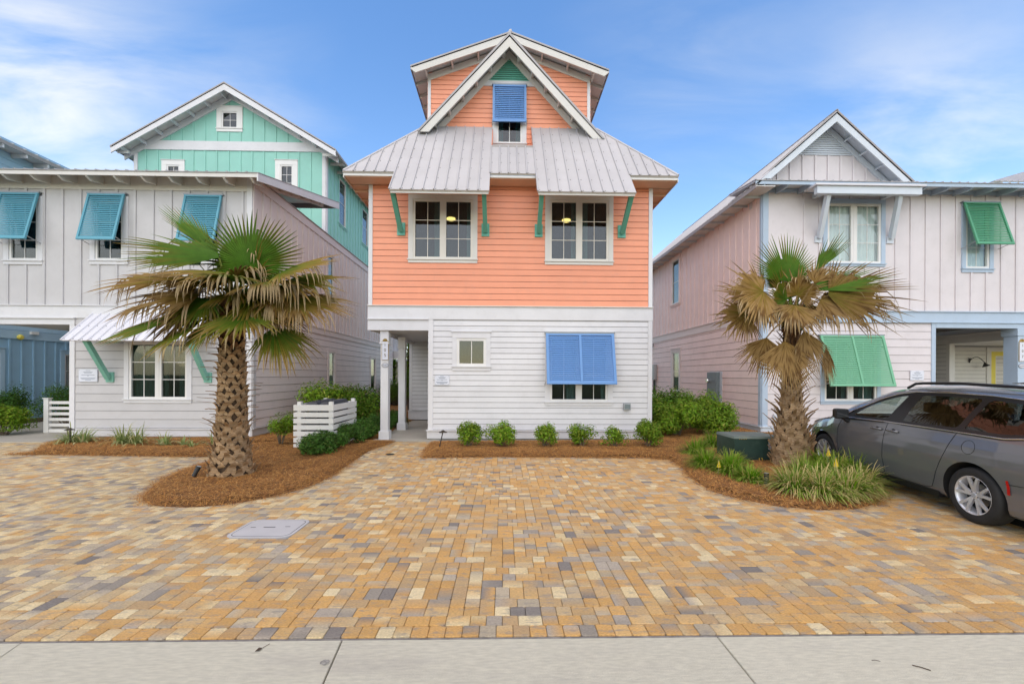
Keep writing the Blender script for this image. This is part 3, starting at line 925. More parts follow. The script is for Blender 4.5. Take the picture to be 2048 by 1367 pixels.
s_ = MB(); s_.box(exL+.03, exR-.03, eY+.03, YC-.05, eZ-.10, eZ-.07); s_.build('soffit', sofc, rf)
for a, b in ((exL+.02, AW[0][0]), (NX0, NX1), (AW[1][1], exR-.02)):
    f_ = MB(); f_.box(a, b, eY+.005, eY+.025, eZ-.085, eZ-.031); f_.build('fascia', sofw, rf)
# notch below the attic window: cheeks and cap
c = MB(); c.box(NX0, NX1, eY+vnotch*cs_-.04, eY+vnotch*cs_+.05, eZ+vnotch*sn_+.0, eZ+vnotch*sn_+.06); c.build('notch_cap', roofe, rf)
c = MB(); c.box(NX0, NX1, eY+vnotch*cs_, GY, eZ+vnotch*sn_-.06, eZ+vnotch*sn_-.03); c.build('notch_floor', roofm, rf)
for xx in (NX0, NX1):
    c = MB(); zn = eZ+vnotch*sn_; yn = eY+vnotch*cs_
    A = [(xx-.02, yn, zn-.05), (xx-.02, GY, zn-.05), (xx-.02, GY, eZ+vtop*sn_), (xx-.02, yn, zn+.0)]
    c.quadbox(A, [(x+.04, y, z) for x, y, z in A]); c.build('notch_cheek', coral, rf)
# gable wall
FG = front(GY)
RY = GY-.50                                        # rake plane
ax, az = PY(1019, 66, RY)
fx0, fz0 = PY(835, 264, RY); fx1, fz1 = PY(1208, 271, RY)
GS = ((az-fz0)/(ax-fx0)+(az-fz1)/(fx1-ax))/2
zbase = eZ+vtop*sn_
def gl(drop): 
    zt = az-drop
    return [(ax-(zt-zbase)/GS, zbase), (ax+(zt-zbase)/GS, zbase), (ax, zt)]
wO = ops_window(FG, GY, 985, 1053, 178, 294, parent=house, lights=1, grid=(2, 2), trim=white, tw=.14, sill=.10, cap=False, cur=[[(0, .25), (.75, 1)]], sw=.05)
sheet(FG, gl(.16)[:3], [wO], inside, house)
sheet(FG, rect(NX0-.1, NX1+.1, eZ+vnotch*sn_-.05, zbase), [wO], inside, house)
zt0, zt1 = ZY(174, GY), ZY(163.5, GY)
o_ = (wO[0]-.12, wO[1]+.12, wO[2]-.09, wO[3]+.12)
tri = gl(.40)
laps(FG, between(tri, 'v', zbase, zt0), .150, [o_], coral, house, v0=zbase)
laps(FG, rect(NX0, NX1, eZ+vnotch*sn_+.0, zbase), .150, [o_], coral, house)
board(FG, ax-(az-.4-zt0)/GS-.05, ax+(az-.4-zt0)/GS+.05, zt0, zt1, white, house, 'trim_board', .04)
laps(FG, between(tri, 'v', zt1, az), .068, [], teal, house, v0=zt1, name='gable_board', lo=.03, hi=.0)
ap = MB(); zz = gl(.16); zi = gl(.42)
extrude(ap, FG, [zz[0], zi[0], zi[2], zz[2]], .045); extrude(ap, FG, [zi[1], zz[1], zz[2], zi[2]], .045)
ap.build('rake_frieze', cream, house)
# gable roof: two slopes, barge boards, lookouts
LG = math.hypot(1, GS)
BACK = GY+3.0
for sgn, fx in ((-1, fx0), (1, fx1)):
    W = abs(fx-ax)
    v_ = Vector((-sgn*1/LG, 0, GS/LG)); u_ = Vector((0, -sgn*-1, 0)) if sgn > 0 else Vector((0, -1, 0))
    O = Vector((ax+sgn*W, 0, az-W*GS))
    F_ = Frame(O, u_, v_)
    a, b = (RY, BACK) if u_.y > 0 else (-BACK, -RY)
    T = W*LG
    d = MB(); extrude(d, F_, rect(a, b, 0, T), -.035, -.075)
    gr = d.build('gable_roof', sofw, house)
    metal_roof(F_, [(p, q, 0, T, 0, T) for p, q in cols(a, b)], gr, screws=False, base=-.035)
    e = MB(); yy = RY
    P = [(ax+sgn*W, az-W*GS-.03), (ax+sgn*(W-.02), az-(W-.02)*GS-.42), (ax, az-.46), (ax, az-.03)]
    P = [(ax+sgn*(W+.0), az-W*GS-.04), (ax+sgn*(W-.33), az-W*GS-.04), (ax, az-.04-.37), (ax, az-.04)]
    e.quadbox([(x, yy, z) for x, z in P], [(x, yy+.045, z) for x, z in P]); e.build('barge_board', cream, gr)
    e = MB(); P = [(ax+sgn*(W+.02), az-W*GS-.035), (ax+sgn*(W-.05), az-W*GS-.035), (ax, az-.07), (ax, az+.02)]
    e.quadbox([(x, yy-.022, z) for x, z in P], [(x, yy-.001, z) for x, z in P]); e.build('rake_trim', mat('grey_metal_trim', (.30, .29, .29), rough=.4, metal=.3), gr)
    k = .55
    while k < T-.4:
        p0 = F_.p(a if u_.y > 0 else b, k, -.08); r = MB()
        q0 = Vector((p0.x, RY+.05, p0.z)); q1 = Vector((p0.x, GY-.0, p0.z))
        r.beam(q0-F_.n*.06, q1-F_.n*.06, .05, .12, F_.n); r.build('lookout', cream, gr); k += .62
c = MB(); c.tube([(ax, RY-.02, az+.01), (ax, BACK, az+.01)], .045, 6); c.build('ridge_cap', roofm, gr)
# upper box behind the gable with a shallow gable roof
BY = GY+.82; BR = BY-.45
FB = front(BY)
bx0, bx1 = PY(856, 200, BY)[0], PY(1180, 200, BY)[0]
tx, tz = PY(1019, 63, BR); cx0, cz0 = PY(822, 131, BR); cx1, cz1 = PY(1217, 139, BR)
S2 = ((tz-cz0)/(tx-cx0)+(tz-cz1)/(cx1-tx))/2
HW = (cx1-cx0)/2; tx = (cx0+cx1)/2; ce = tz-HW*S2
def rz(x, drop=0): return tz-abs(x-tx)*S2-drop
P = [(bx0, 9.0), (bx1, 9.0), (bx1, rz(bx1, .14)), (tx, rz(tx, .14)), (bx0, rz(bx0, .14))]
sheet(FB, P, [], inside, house)
P = [(bx0+.1, 9.6), (bx1-.1, 9.6), (bx1-.1, rz(bx1-.1, .34)), (tx, rz(tx, .34)), (bx0+.1, rz(bx0+.1, .34))]
laps(FB, P, .158, [], coral, house)
for a, b in ((bx0, bx0+.1), (bx1-.1, bx1)):
    board(FB, a, b, 9.0, min(rz(a), rz(b))-.34, white, house, 'corner_board', .042)
fb = MB()
for sgn, e0 in ((-1, bx0), (1, bx1)):
    extrude(fb, FB, [(e0, rz(e0, .14)), (e0, rz(e0, .36)), (tx, rz(tx, .36)), (tx, rz(tx, .14))], .045)
fb.build('rake_frieze', cream, house)
for F_, a, b in ((faceL(bx0), -(YC+D-1), -BY-.002), (faceR(bx1), BY+.002, YC+D-1)):
    sheet(F_, rect(a, b, 8.4, ce+.2), [], coral, house)
    laps(F_, rect(a, b, 8.5, ce+.05), .158, [], coral, house)
L2 = math.hypot(1, S2)
for sgn in (-1, 1):
    u_ = Vector((0, 1, 0)) if sgn > 0 else Vector((0, -1, 0))
    F_ = Frame((tx+sgn*HW, 0, tz-HW*S2), u_, (-sgn/L2, 0, S2/L2))
    a, b = (BR, YC+D-.6) if sgn > 0 else (-(YC+D-.6), -BR)
    T = HW*L2
    d = MB(); extrude(d, F_, rect(a, b, 0, T), -.03, -.07); br_ = d.build('upper_roof', sofw, house)
    metal_roof(F_, [(p, q, 0, T, 0, T) for p, q in cols(a, b)], br_, screws=False, base=-.03)
    e = MB(); P = [(tx+sgn*HW, rz(tx+HW, .03)), (tx+sgn*HW, rz(tx+HW, .11)), (tx+sgn*(HW-.14), rz(tx+HW-.14, .27)), (tx, rz(tx, .29)), (tx, rz(tx, .03))]
    e.quadbox([(x, BR, z) for x, z in P], [(x, BR+.04, z) for x, z in P]); e.build('barge_board', cream, br_)
    e = MB(); P = [(tx+sgn*(HW+.02), rz(tx+HW, -.0)), (tx+sgn*(HW+.02), rz(tx+HW, .05)), (tx, rz(tx, .05)), (tx, rz(tx, -.0))]
    e.quadbox([(x, BR-.02, z) for x, z in P], [(x, BR-.001, z) for x, z in P]); e.build('rake_trim', mat('grey_metal_trim', (.5, .5, .52)), br_)
    for k in range(4):                                       # lookouts under the rake
        xx = tx+sgn*(HW-.45-k*.85); r = MB(); zz_ = rz(xx, .14)
        r.box(xx-.025, xx+.025, BR+.041, BY-.001, zz_-.13, zz_); r.build('lookout', cream, br_)
    y = BY+.25
    while y < YC+D-1:                                        # rafter tails along the eave
        x0, x1 = sorted((tx+sgn*(HW-.03), (bx1 if sgn > 0 else bx0))); r = MB()
        z0, z1 = rz(x0, .09), rz(x1, .09)
        r.quadbox([(x0, y-.02, z0-.10), (x1, y-.02, z1-.10), (x1, y-.02, z1), (x0, y-.02, z0)], [(x0, y+.02, z0-.10), (x1, y+.02, z1-.10), (x1, y+.02, z1), (x0, y+.02, z0)])
        r.build('rafter_tail', sofw, br_); y += .61
    e = MB(); x0, x1 = sorted((tx+sgn*HW, tx+sgn*(HW+.02))); e.box(x0, x1, BR, YC+D-.6, rz(tx+HW, .12), rz(tx+HW, .0)); e.build('eave_trim', roofe, br_)
c = MB(); c.tube([(tx, BR-.02, tz+.02), (tx, YC+D-.6, tz+.02)], .05, 6); c.build('ridge_cap', roofm, br_)
# brackets under the hoods
for (pl, pt) in ((802, 796.5), (970, 969.5), (1076, 1078.5), (1241.5, 1247)):
    x = XY(pl, YC); zb0, zb1 = zc_(474), zc_(449)
    m_ = MB(); extrude(m_, FC, rect(x-.11, x+.11, zb0, zb1), .06, .0)
    bk = m_.build('hood_bracket', teal, house)
    yt = eY-.50; m_ = MB(); m_.beam((x, YC-.10, zb0+.12), (x, yt+.04, eZ-.50*SL+.0), .115, .115, (0, 1, 0)); m_.build('strut', teal, bk)
# shutters
a, b = XY(1091, YC), XY(1226, YC)
shutter(FC, a, b, zc_(666), zc_(666)-zc_(768.5)+.02, 14, bluep, house, panels=2, pitch=.0545, stiles=.075)
a, b = PY(986, 210, GY)[0], PY(1052, 210, GY)[0]
shutter(FG, a, b, ZY(174, GY), ZY(174, GY)-ZY(252, GY)+.0, 5, bluep, house, panels=1, pitch=.062, stiles=.06, n0=.09)
# ceiling lamps inside the upper rooms
lampm = mat('lit_lamp', (.9, .8, .5), emit=((1, .78, .38), 1.9))
for px, py, lab in ((902, 437, 'round lit ceiling lamp behind the upper window beside the porch side'),
                    (1132.5, 440, 'round lit ceiling lamp behind the upper window above the blue shutter')):
    d = ray(px, py); t = (7.15-CAM_H)/d.z
    t = min(t, (YC+3.8)/d.y)
    l = MB(); p = d*t; zt = min(7.155, CAM_H+p.z); l.lathe([(.0, -.05), (.12, -.05), (.15, -.03), (.15, 0), (0, 0)], 20, (p.x, p.y, zt))
    tag(l.build('ceiling_lamp', lampm), lab, 'ceiling lamp', 'lit ceiling lamps')

# ------------------------------------------------------------------ grey house on the left with the mint storey
def eave_roof(parent, x0, x1, yw, ye, ze, slope, yback, thick=.10, trimm=white, tails=True, pitch=.27, tailp=.73, tailm=white, tz=.16, name='roof', soff=True, under=None):
    """front roof slope rising from its eave (ye, ze) to yback"""
    a_ = math.atan(slope); c_, s_ = math.cos(a_), math.sin(a_)
    F_ = Frame((0, ye, ze), (1, 0, 0), (0, c_, s_)); T = (yback-ye)/c_
    d = MB(); extrude(d, F_, rect(x0, x1, 0, T), -.025, -.06); r = d.build(name, under or trimm, parent)
    n = round((x1-x0)/pitch)
    metal_roof(F_, [(x0+(x1-x0)*i/n, x0+(x1-x0)*(i+1)/n, -.03, T, -.03, T) for i in range(n)], r, screws=False, base=-.025)
    f = MB(); f.box(x0, x1, ye+.0, ye+.022, ze-.14, ze-.035); f.build('fascia', trimm, r)
    f = MB(); f.box(x0, x1, ye-.012, ye-.001, ze-.035, ze-.005); f.build('drip_edge', roofe, r)
    if tails:
        x = x0+.3
        while x < x1-.1:
            m_ = MB(); q = .028
            P = [(ye+.03, ze-.16), (ye+.16, ze-.06-tz), (yw, ze-.06-tz+(yw-ye)*slope*.5), (yw, ze-.062+(yw-ye)*slope), (ye+.03, ze-.062)]
            m_.quadbox([(x-q, y, z) for y, z in P], [(x+q, y, z) for y, z in P]); m_.build('rafter_tail', tailm, r)
            x += tailp
    return r, F_
YL = 11.86
FL = front(YL)
xl = XY(504, YL); X0 = -15.0
XW = -17.6                    # the rear wing reaches further left
def zl(py, px=300): return PY(px, py, YL)[1]
lh = thing('house', 'pale grey house with turquoise shutters, carport and a mint green top storey', 'house', ((xl+X0)/2, YL+5, 0))
ZF = zl(613)
ow = []
for a, b, cu in ((10, 88, None), (182, 258, None), (372, 450, None)):
    ow.append(ops_window(FL, YL, a, b, 393, 529, parent=lh, lights=1, grid=(2, 3), trim=white, tw=.14, sill=.12, cap=False))
ow2 = [ops_window(FL, YL, 250, 385, 676, 805, parent=lh, lights=2, grid=(2, 3), trim=white, tw=.13, sill=.11, cap=False,
                  cur=[[(0, .98)], [(.0, .2), (.6, .98)]], curm=curtd)]
xj = XY(142, YL)
ztl = zl(372)
eyl = YL-.55; ezl = PY(300, 341, eyl)[1]; zun = ezl+.55*.272-.075
sheet(FL, rect(X0, xl, ZF, zun), ow, inside, lh)
panel_poly = rect(X0, xl-.0, ZF, ztl)
sheet(FL, panel_poly, [(o[0]-.01, o[1]+.01, o[2]-.01, o[3]+.01) for o in ow], greyp, lh, n0=.0005, n1=.006, name='wall_panel')
battens(FL, rect(X0, xl-.15, ZF+.03, ztl-.0), .502, [(o[0]-.14, o[1]+.14, o[2]-.13, o[3]+.16) for o in ow], greyp, lh, u0=XY(125, YL)-.502*9, w=.07)
for o in ow:                                        # short battens under the sills on the same module
    pass
board(FL, xl-.139, xl+.012, ZF+.03, zun, white, lh, 'corner_board', .042)
board(FL, X0, xl-.14, ztl-.13, zun, cream, lh, 'frieze_board', .040)
board(FL, X0, xl+.02, zl(637), ZF, white, lh, 'band_board', .045)
board(FL, X0, xl+.03, ZF, ZF+.022, white, lh, 'drip_cap', .08)
ZSl = zl(855.5)
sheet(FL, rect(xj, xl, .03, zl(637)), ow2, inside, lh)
laps(FL, rect(xj+.14, xl-.12, ZSl, zl(637)-.002), .2415, [(o[0]-.12, o[1]+.12, o[2]-.1, o[3]+.12) for o in ow2], greyp, lh)
board(FL, xj, xj+.14, .07, zl(637)-.17, white, lh, 'corner_board', .042)
board(FL, xl-.12, xl+.012, ZSl, zl(637)-.002, white, lh, 'corner_board', .042)
board(FL, xj+.141, xl+.03, .08, ZSl-.03, white, lh, 'skirt_board', .045)
board(FL, xj+.141, xl+.05, ZSl-.028, ZSl, white, lh, 'skirt_cap', .085)
board(FL, xj, xl, -.08, .078, founm, lh, 'foundation', .02)
zcb = zl(650)
mb = MB(); mb.box(X0, xj+.14, YL-.046, YL+.2, zcb, zl(637)-.002); mb.build('carport_beam', white, lh)
mb = MB(); mb.box(X0, xj+.16, YL-.09, YL, zl(638.5), zl(636)); mb.build('beam_cap', white, lh)
mb = MB(); mb.box(X0, xj, YL+.2, YL+8.4, zcb+.08, zcb+.14); mb.build('carport_ceiling', cream, lh)
mb = MB(); mb.box(X0, X0+.2, YL+.0, YL+.2, .02, zcb); mb.build('carport_post', white, lh)
mb = MB(); mb.box(xj-.14, xj, YL+.2, YL+8.5, 0, ZF-.1); mb.build('carport_side_wall', greyp, lh)
mb = MB(); mb.box(X0+.05, xl-.15, YL+.15, 26.9, ZF-.3, ZF-.1); mb.build('upper_floor', inside, lh)
mb = MB(); mb.box(X0+.05, xl-.15, YL+3.5, YL+3.6, ZF-.1, ztl-.1); mb.build('partition', inside, lh)
mb = MB(); mb.box(xj+.05, xl-.15, YL+3.5, YL+3.6, 0, ZF-.3); mb.build('partition', inside, lh)
# side wall
FS = faceR(xl)
YE = 26.6
def sx_window(px0, px1, py0, py1, X, F_, **k):
    (y0, _), (y1, _) = PX(px0, 500, X), PX(px1, 500, X); pc = (px0+px1)/2
    za, zb_ = PX(pc, py0, X)[1], PX(pc, py1, X)[1]
    u0, u1 = sorted((y0, y1)) if F_.u.y > 0 else sorted((-y0, -y1))
    return window(F_, u0, u1, zb_, za, **k)
owS = [sx_window(652, 669, 506, 605, xl, FS, parent=lh, grid=(1, 2), trim=mauve, cap=False, cur=[[(0, 1)]], curm=curtw),
       sx_window(655, 672, 698, 780, xl, FS, parent=lh, grid=(1, 2), trim=mauve, cap=False, cur=[[(0, 1)]]),
       sx_window(740, 752.5, 712, 782, xl, FS, parent=lh, grid=(1, 2), trim=mauve, cap=False)]
ztop = 7.52
zb1 = PX(585, 643, xl)[1]; zb0 = PX(585, 656, xl)[1]
sheet(FS, rect(YL+.001, YE, 0.03, ztop), owS, inside, lh)
sheet(FS, rect(YL+.03, YE, zb1, ztop), [(o[0]-.01, o[1]+.01, o[2]-.01, o[3]+.01) for o in owS], mauve, lh, n0=.0005, n1=.006, name='wall_panel')
battens(FS, rect(YL+.1, YE, zb1+.02, ztop-.3), .406, [(o[0]-.13, o[1]+.13, o[2]-.13, o[3]+.12) for o in owS], mauve, lh, w=.06, t=.03)
board(FS, YL+.0, YL+.12, zb1, ztop, mauve, lh, 'corner_board', .038)
board(FS, YL+.12, YE, ztop-.30, ztop-.02, mauve, lh, 'frieze_board', .04)
board(FS, YL+.0, YE, ztop-.02, ztop+.01, roofe, lh, 'parapet_cap', .07)
board(FS, YL+.0, YE, zb0, zb1, mauve, lh, 'band_board', .045)
board(FS, YL+.0, YE, zb1, zb1+.02, mauve, lh, 'drip_cap', .07)
laps(FS, rect(YL+.13, YE, ZSl, zb0-.002), .2415, [(o[0]-.12, o[1]+.12, o[2]-.1, o[3]+.12) for o in owS], mauve, lh)
board(FS, YL+.0, YL+.13, ZSl, zb0-.002, greyp, lh, 'corner_board', .042)
board(FS, YL-.05, YE, .08, ZSl-.03, greyp, lh, 'skirt_board', .045)
board(FS, YL-.05, YE, ZSl-.028, ZSl, greyp, lh, 'skirt_cap', .085)
board(FS, YL, YE, -.08, .078, founm, lh, 'foundation', .02)
sheet(front(YE), rect(X0, xl, 0, ztop), [], mauve, lh)
sheet(faceL(X0), rect(-YE, -YL-9, 0, ztop), [], greyp, lh)
sheet(faceL(X0), rect(-YL-9, -YL, ZF, ztop), [], greyp, lh)
mb = MB(); mb.box(X0+.1, xl-.15, YL+.1, YE-.1, ztop-.12, ztop-.03); mb.build('flat_roof', roofm, lh)
mb = MB(); mb.box(XW, X0-.001, 18.75, YE, 0, ztop-.05); mb.build('rear_wing', mauve, lh)
# front eave and its rising roof
eyl = YL-.55; ezl = PY(300, 341, eyl)[1]
xre = XY(512, eyl)
yb_ = 16.8
r_, F_ = eave_roof(lh, X0-.3, xre, YL, eyl, ezl, .272, yb_, trimm=cream, tailm=cream, tailp=.735, tz=.17)
m_ = MB(); s_ = .272
P = [(eyl, ezl-.03), (eyl, ezl-.24), (yb_, ezl+(yb_-eyl)*s_-.28), (yb_, ezl+(yb_-eyl)*s_-.03)]
m_.quadbox([(xre, y, z) for y, z in P], [(xre+.035, y, z) for y, z in P]); m_.build('rake_board', white, r_)
m_ = MB(); P = [(eyl-.01, ezl-.03), (eyl-.01, ezl-.005), (yb_, ezl+(yb_-eyl)*s_-.005), (yb_, ezl+(yb_-eyl)*s_-.03)]
m_.quadbox([(xre-.02, y, z) for y, z in P], [(xre+.042, y, z) for y, z in P]); m_.build('rake_cap', roofe, r_)
m_ = MB(); P = [(YL, ezl-.30), (YL, ezl+.02), (yb_-.6, ezl+(yb_-.6-eyl)*s_-.08), (yb_-.6, ezl+(yb_-.6-eyl)*s_-.24)]
P = [(YL+.0, ezl+(YL-eyl)*s_-.06), (YL+.0, ezl+(YL-eyl)*s_-.26), (yb_-.4, ezl+(yb_-.4-eyl)*s_-.26), (yb_-.4, ezl+(yb_-.4-eyl)*s_-.06)]
m_.quadbox([(xre-.46, y, z) for y, z in P], [(xre-.42, y, z) for y, z in P]); m_.build('soffit_beam', mauve, r_)
y = YL+.6
while y < yb_-.4:
    m_ = MB(); z = ezl+(y-eyl)*s_-.065; m_.box(xre-.42, xre-.001, y-.022, y+.022, z-.13, z-.0); m_.build('lookout', mauve, r_); y += .72
m_ = MB(); P = [(yb_, ezl+(yb_-eyl)*s_-.02), (yb_, ezl+(yb_-eyl)*s_-.25)]
m_.box(X0-.3, xre+.035, yb_+.001, yb_+.03, P[1][1], P[0][1]); m_.build('fascia', roofe, r_)
m_ = MB(); m_.box(X0+1, -9.2, yb_-.3, yb_-.2, ztop-.1, ezl+(yb_-.3-eyl)*s_-.07); m_.build('roof_support_wall', greyp, lh)
# shutters and awning
for a, b, t in ((7.5, 83, 391), (181, 254, 391), (373, 447, 391)):
    shutter(FL, XY(a, YL), XY(b, YL), zl(t), 1.43, 13, aqua, lh, pitch=.058, stiles=.055, n0=.08)
axl, axr = -11.60, -8.33
za_t, za_b = PY(207, 637, YL)[1]+.12, PY(160, 682, YL-.82)[1]
ay = YL-.85; an = math.atan2(za_t-za_b, .85)
FA = Frame((0, ay, za_b), (1, 0, 0), (0, math.cos(an), math.sin(an))); T = .85/math.cos(an)
d = MB(); extrude(d, FA, rect(axl+.02, axr-.02, .01, T), .018, -.005); aw = d.build('awning', roofw, lh)
metal_roof(FA, [(axl+.2305*i*(axr-axl)/3.227, axl+.2305*(i+1)*(axr-axl)/3.227, 0, T, 0, T) for i in range(14)], aw, m=roofw, base=.018)
for px in (223, 418):
    x = XY(px, YL)
    m_ = MB(); extrude(m_, FL, rect(x-.105, x+.105, zl(764), zl(744)), .06); bk = m_.build('awning_bracket', seafoam, lh)
    m_ = MB(); m_.beam((x, YL-.09, zl(757)), (x, ay+.12, za_b+.06), .11, .11, (0, 1, 0)); m_.build('strut', seafoam, bk)
# mint storey
YM = 19.0; FM = front(YM); RM = YM-.6
xm0, xm1 = XY(268, YM), XY(650, YM)
mx, mz = PY(445, 164, RM); a0 = PY(221, 293, RM); a1 = PY(671, 297, RM)
SM = ((mz-a0[1])/(mx-a0[0])+(mz-a1[1])/(a1[0]-mx))/2
mx = (a0[0]+a1[0])/2*.5+mx*.5; HM = (a1[0]-a0[0])/2
mx = (a0[0]+a1[0])/2
def mr(x, d=0): return mz-abs(x-mx)*SM-d
owM = [ops_window(FM, YM, 434, 486, 214, 264, parent=lh, grid=(2, 2), trim=vinyl, tw=.22, sill=.16),
       ops_window(FM, YM, 324, 370, 321, 392, parent=lh, grid=(2, 3), trim=vinyl, tw=.22, sill=.16),
       ops_window(FM, YM, 551, 596, 321, 392, parent=lh, grid=(2, 3), trim=vinyl, tw=.22, sill=.16)]
P = [(xm0, ztop-.1), (xm1, ztop-.1), (xm1, mr(xm1, .09)), (mx, mr(mx, .09)), (xm0, mr(xm0, .09))]
sheet(FM, P, owM, inside, lh)
sheet(FM, P, [(o[0]-.01, o[1]+.01, o[2]-.01, o[3]+.01) for o in owM], mint, lh, n0=.0005, n1=.006, name='wall_panel')
zb2, zb3 = PY(459, 302, YM)[1], PY(459, 284, YM)[1]
ex_ = [(o[0]-.22, o[1]+.22, o[2]-.16, o[3]+.22) for o in owM]
battens(FM, rect(xm0+.15, xm1-.15, ztop, zb2), .53, ex_, mint, lh, u0=xm0+.5, w=.07, t=.03)
battens(FM, between(P, 'v', zb3, 99), .53, ex_, mint, lh, u0=xm0+.5, w=.07, t=.03)
board(FM, xm0-.01, xm1+.01, zb2, zb3, white, lh, 'band_board', .05)
board(FM, xm0-.01, xm0+.15, ztop, zb2, white, lh, 'corner_board', .045)
board(FM, xm1-.15, xm1+.01, ztop, zb2, white, lh, 'corner_board', .045)
FMs = faceR(xm1)
owm = [sx_window(675, 692, 357, 456, xm1, FMs, parent=lh, grid=(1, 2), trim=mint, cap=True, cur=[[(0, 1)]], curm=curtw),
       sx_window(722, 736, 417, 494, xm1, FMs, parent=lh, grid=(1, 2), trim=mint, cap=True, cur=[[(0, 1)]], curm=curtw)]
zem = mr(a1[0])
zem2 = mr(xm1, .10)
sheet(FMs, rect(YM+.001, 30, ztop-.1, zem2), owm, inside, lh)
sheet(FMs, rect(YM+.03, 30, ztop-.1, zem2-.02), [(o[0]-.01, o[1]+.01, o[2]-.01, o[3]+.01) for o in owm], mint, lh, n0=.0005, n1=.006, name='wall_panel')
battens(FMs, rect(YM+.16, 30, ztop, zem+.2), .406, [(o[0]-.12, o[1]+.12, o[2]-.1, o[3]+.12) for o in owm], mint, lh, w=.06, t=.035)
board(FMs, YM, YM+.15, ztop, zem+.2, white, lh, 'corner_board', .045)
sheet(front(30), [(xm0, ztop-.1), (xm1, ztop-.1), (xm1, mr(xm1, .16)), (mx, mr(mx, .16)), (xm0, mr(xm0, .16))], [], mint, lh)
sheet(faceL(xm0), rect(-30, -YM, ztop-.1, mr(xm0, .10)), [], mint, lh)
mb = MB(); mb.box(xm0+.2, xm1-.2, YM+3, YM+3.1, ztop, zem); mb.build('partition', inside, lh)
LM = math.hypot(1, SM)
for sgn in (-1, 1):
    u_ = (0, 1, 0) if sgn > 0 else (0, -1, 0)
    F_ = Frame((mx+sgn*HM, 0, mz-HM*SM), u_, (-sgn/LM, 0, SM/LM)); T = HM*LM
    a, b = (RM, 30.5) if sgn > 0 else (-30.5, -RM)
    d = MB(); extrude(d, F_, rect(a, b, 0, T), -.03, -.07); mrf = d.build('upper_roof', sofw, lh)
    metal_roof(F_, [(a+.4*i, a+.4*(i+1), 0, T, 0, T) for i in range(int((b-a)/.4))], mrf, screws=False, base=-.03)
    e = MB(); P = [(mx+sgn*HM, mr(mx+HM, .04)), (mx+sgn*HM, mr(mx+HM, .30)), (mx, mr(mx, .34)), (mx, mr(mx, .04))]
    e.quadbox([(x, RM, z) for x, z in P], [(x, RM+.045, z) for x, z in P]); e.build('barge_board', white, mrf)
    e = MB(); P = [(mx+sgn*(HM+.02), mr(mx+HM, -.01)), (mx+sgn*(HM+.02), mr(mx+HM, .05)), (mx, mr(mx, .05)), (mx, mr(mx, -.01))]
    e.quadbox([(x, RM-.02, z) for x, z in P], [(x, RM-.001, z) for x, z in P]); e.build('rake_trim', roofe, mrf)
    e = MB(); extrude(e, FM, [(mx+sgn*(HM-.1), mr(mx+HM-.1, .10)), (mx+sgn*(HM-.1), mr(mx+HM-.1, .38)), (mx, mr(mx, .42)), (mx, mr(mx, .10))], .058); e.build('rake_frieze', white, mrf)
    for k in range(7):
        xx = mx+sgn*(HM-.35-k*.72); r = MB(); z = mr(xx, .14); r.box(xx-.03, xx+.03, RM+.046, YM-.051, z-.14, z); r.build('lookout', white, mrf)
    y = YM-.3
    while y < 30:
        x0, x1 = sorted((mx+sgn*(HM-.04), (xm1 if sgn > 0 else xm0))); r = MB(); z = mr(max(abs(x0-mx), abs(x1-mx))+mx, .07)
        r.box(x0, x1, y-.03, y+.03, z-.12, z); r.build('rafter_tail', sofw, mrf); y += .8
    e = MB(); x0, x1 = sorted((mx+sgn*HM, mx+sgn*(HM+.02))); e.box(x0, x1, RM, 30.5, mr(mx+HM, .10), mr(mx+HM, -.0)); e.build('eave_trim', roofe, mrf)

# ------------------------------------------------------------------ pale pink house on the right with the ice blue trim
YR = 13.3
FRt = front(YR)
def zr(py, px=1750): return PY(px, py, YR)[1]
def xr(px): return XY(px, YR)
rh = thing('house', 'pale pink and white house with ice blue trim and green shutters', 'house', (xr(1800), YR+5, 0))
xr0 = xr(1524); X1 = 25.5
ZB = zr(623.5); zbb = zr(645)
ow = [ops_window(FRt, YR, 1645, 1769, 399, 533, parent=rh, lights=2, grid=(2, 3), trim=iceb, tw=.14, sill=.10, cap=False, cur=[[(0, 1)], [(0, 1)]], curm=curtw, sw=.075, glass=lightgl),
      ops_window(FRt, YR, 1922, 1985, 407, 545, parent=rh, lights=1, grid=(2, 3), trim=iceb, tw=.13, sill=.13, cap=False, cur=[[(0, 1)]], curm=curtw, sw=.07, glass=lightgl)]
ow2 = [ops_window(FRt, YR, 1640, 1760, 672, 808, parent=rh, lights=2, grid=(2, 3), trim=iceb, tw=.13, sill=.11, cap=False, cur=[[(.8, 1)], [(.4, 1)]], sw=.07)]
zwt = zr(382)
sheet(FRt, rect(xr0, X1, ZB, ZY(363, YR-.62, 1800)-.0+.0), ow, inside, rh)
sheet(FRt, rect(xr0, X1, ZB, zwt), [(o[0]-.01, o[1]+.01, o[2]-.01, o[3]+.01) for o in ow], pinkw, rh, n0=.0005, n1=.006, name='wall_panel')
battens(FRt, rect(xr0+.2, X1, ZB+.03, zwt), .512, [(o[0]-.14, o[1]+.14, o[2]-.12, o[3]+.15) for o in ow], pinkw, rh, u0=xr(1820)-.512*7, w=.07)
board(FRt, xr0-.01, xr0+.17, ZB, zwt, iceb, rh, 'corner_board', .042)
board(FRt, xr0, X1, zr(388), PY(1800, 363, YR-.62)[1]+.0, iceb, rh, 'frieze_board', .045)
board(FRt, xr0-.01, X1, zbb+.025, ZB, iceb, rh, 'band_board', .046)
board(FRt, xr0-.02, X1, ZB, ZB+.03, iceb, rh, 'drip_cap', .085)
board(FRt, xr0-.01, X1, zbb, zbb+.024, iceb, rh, 'drip_cap', .085)
xj0, xj1 = xr(1861), xr(1869)
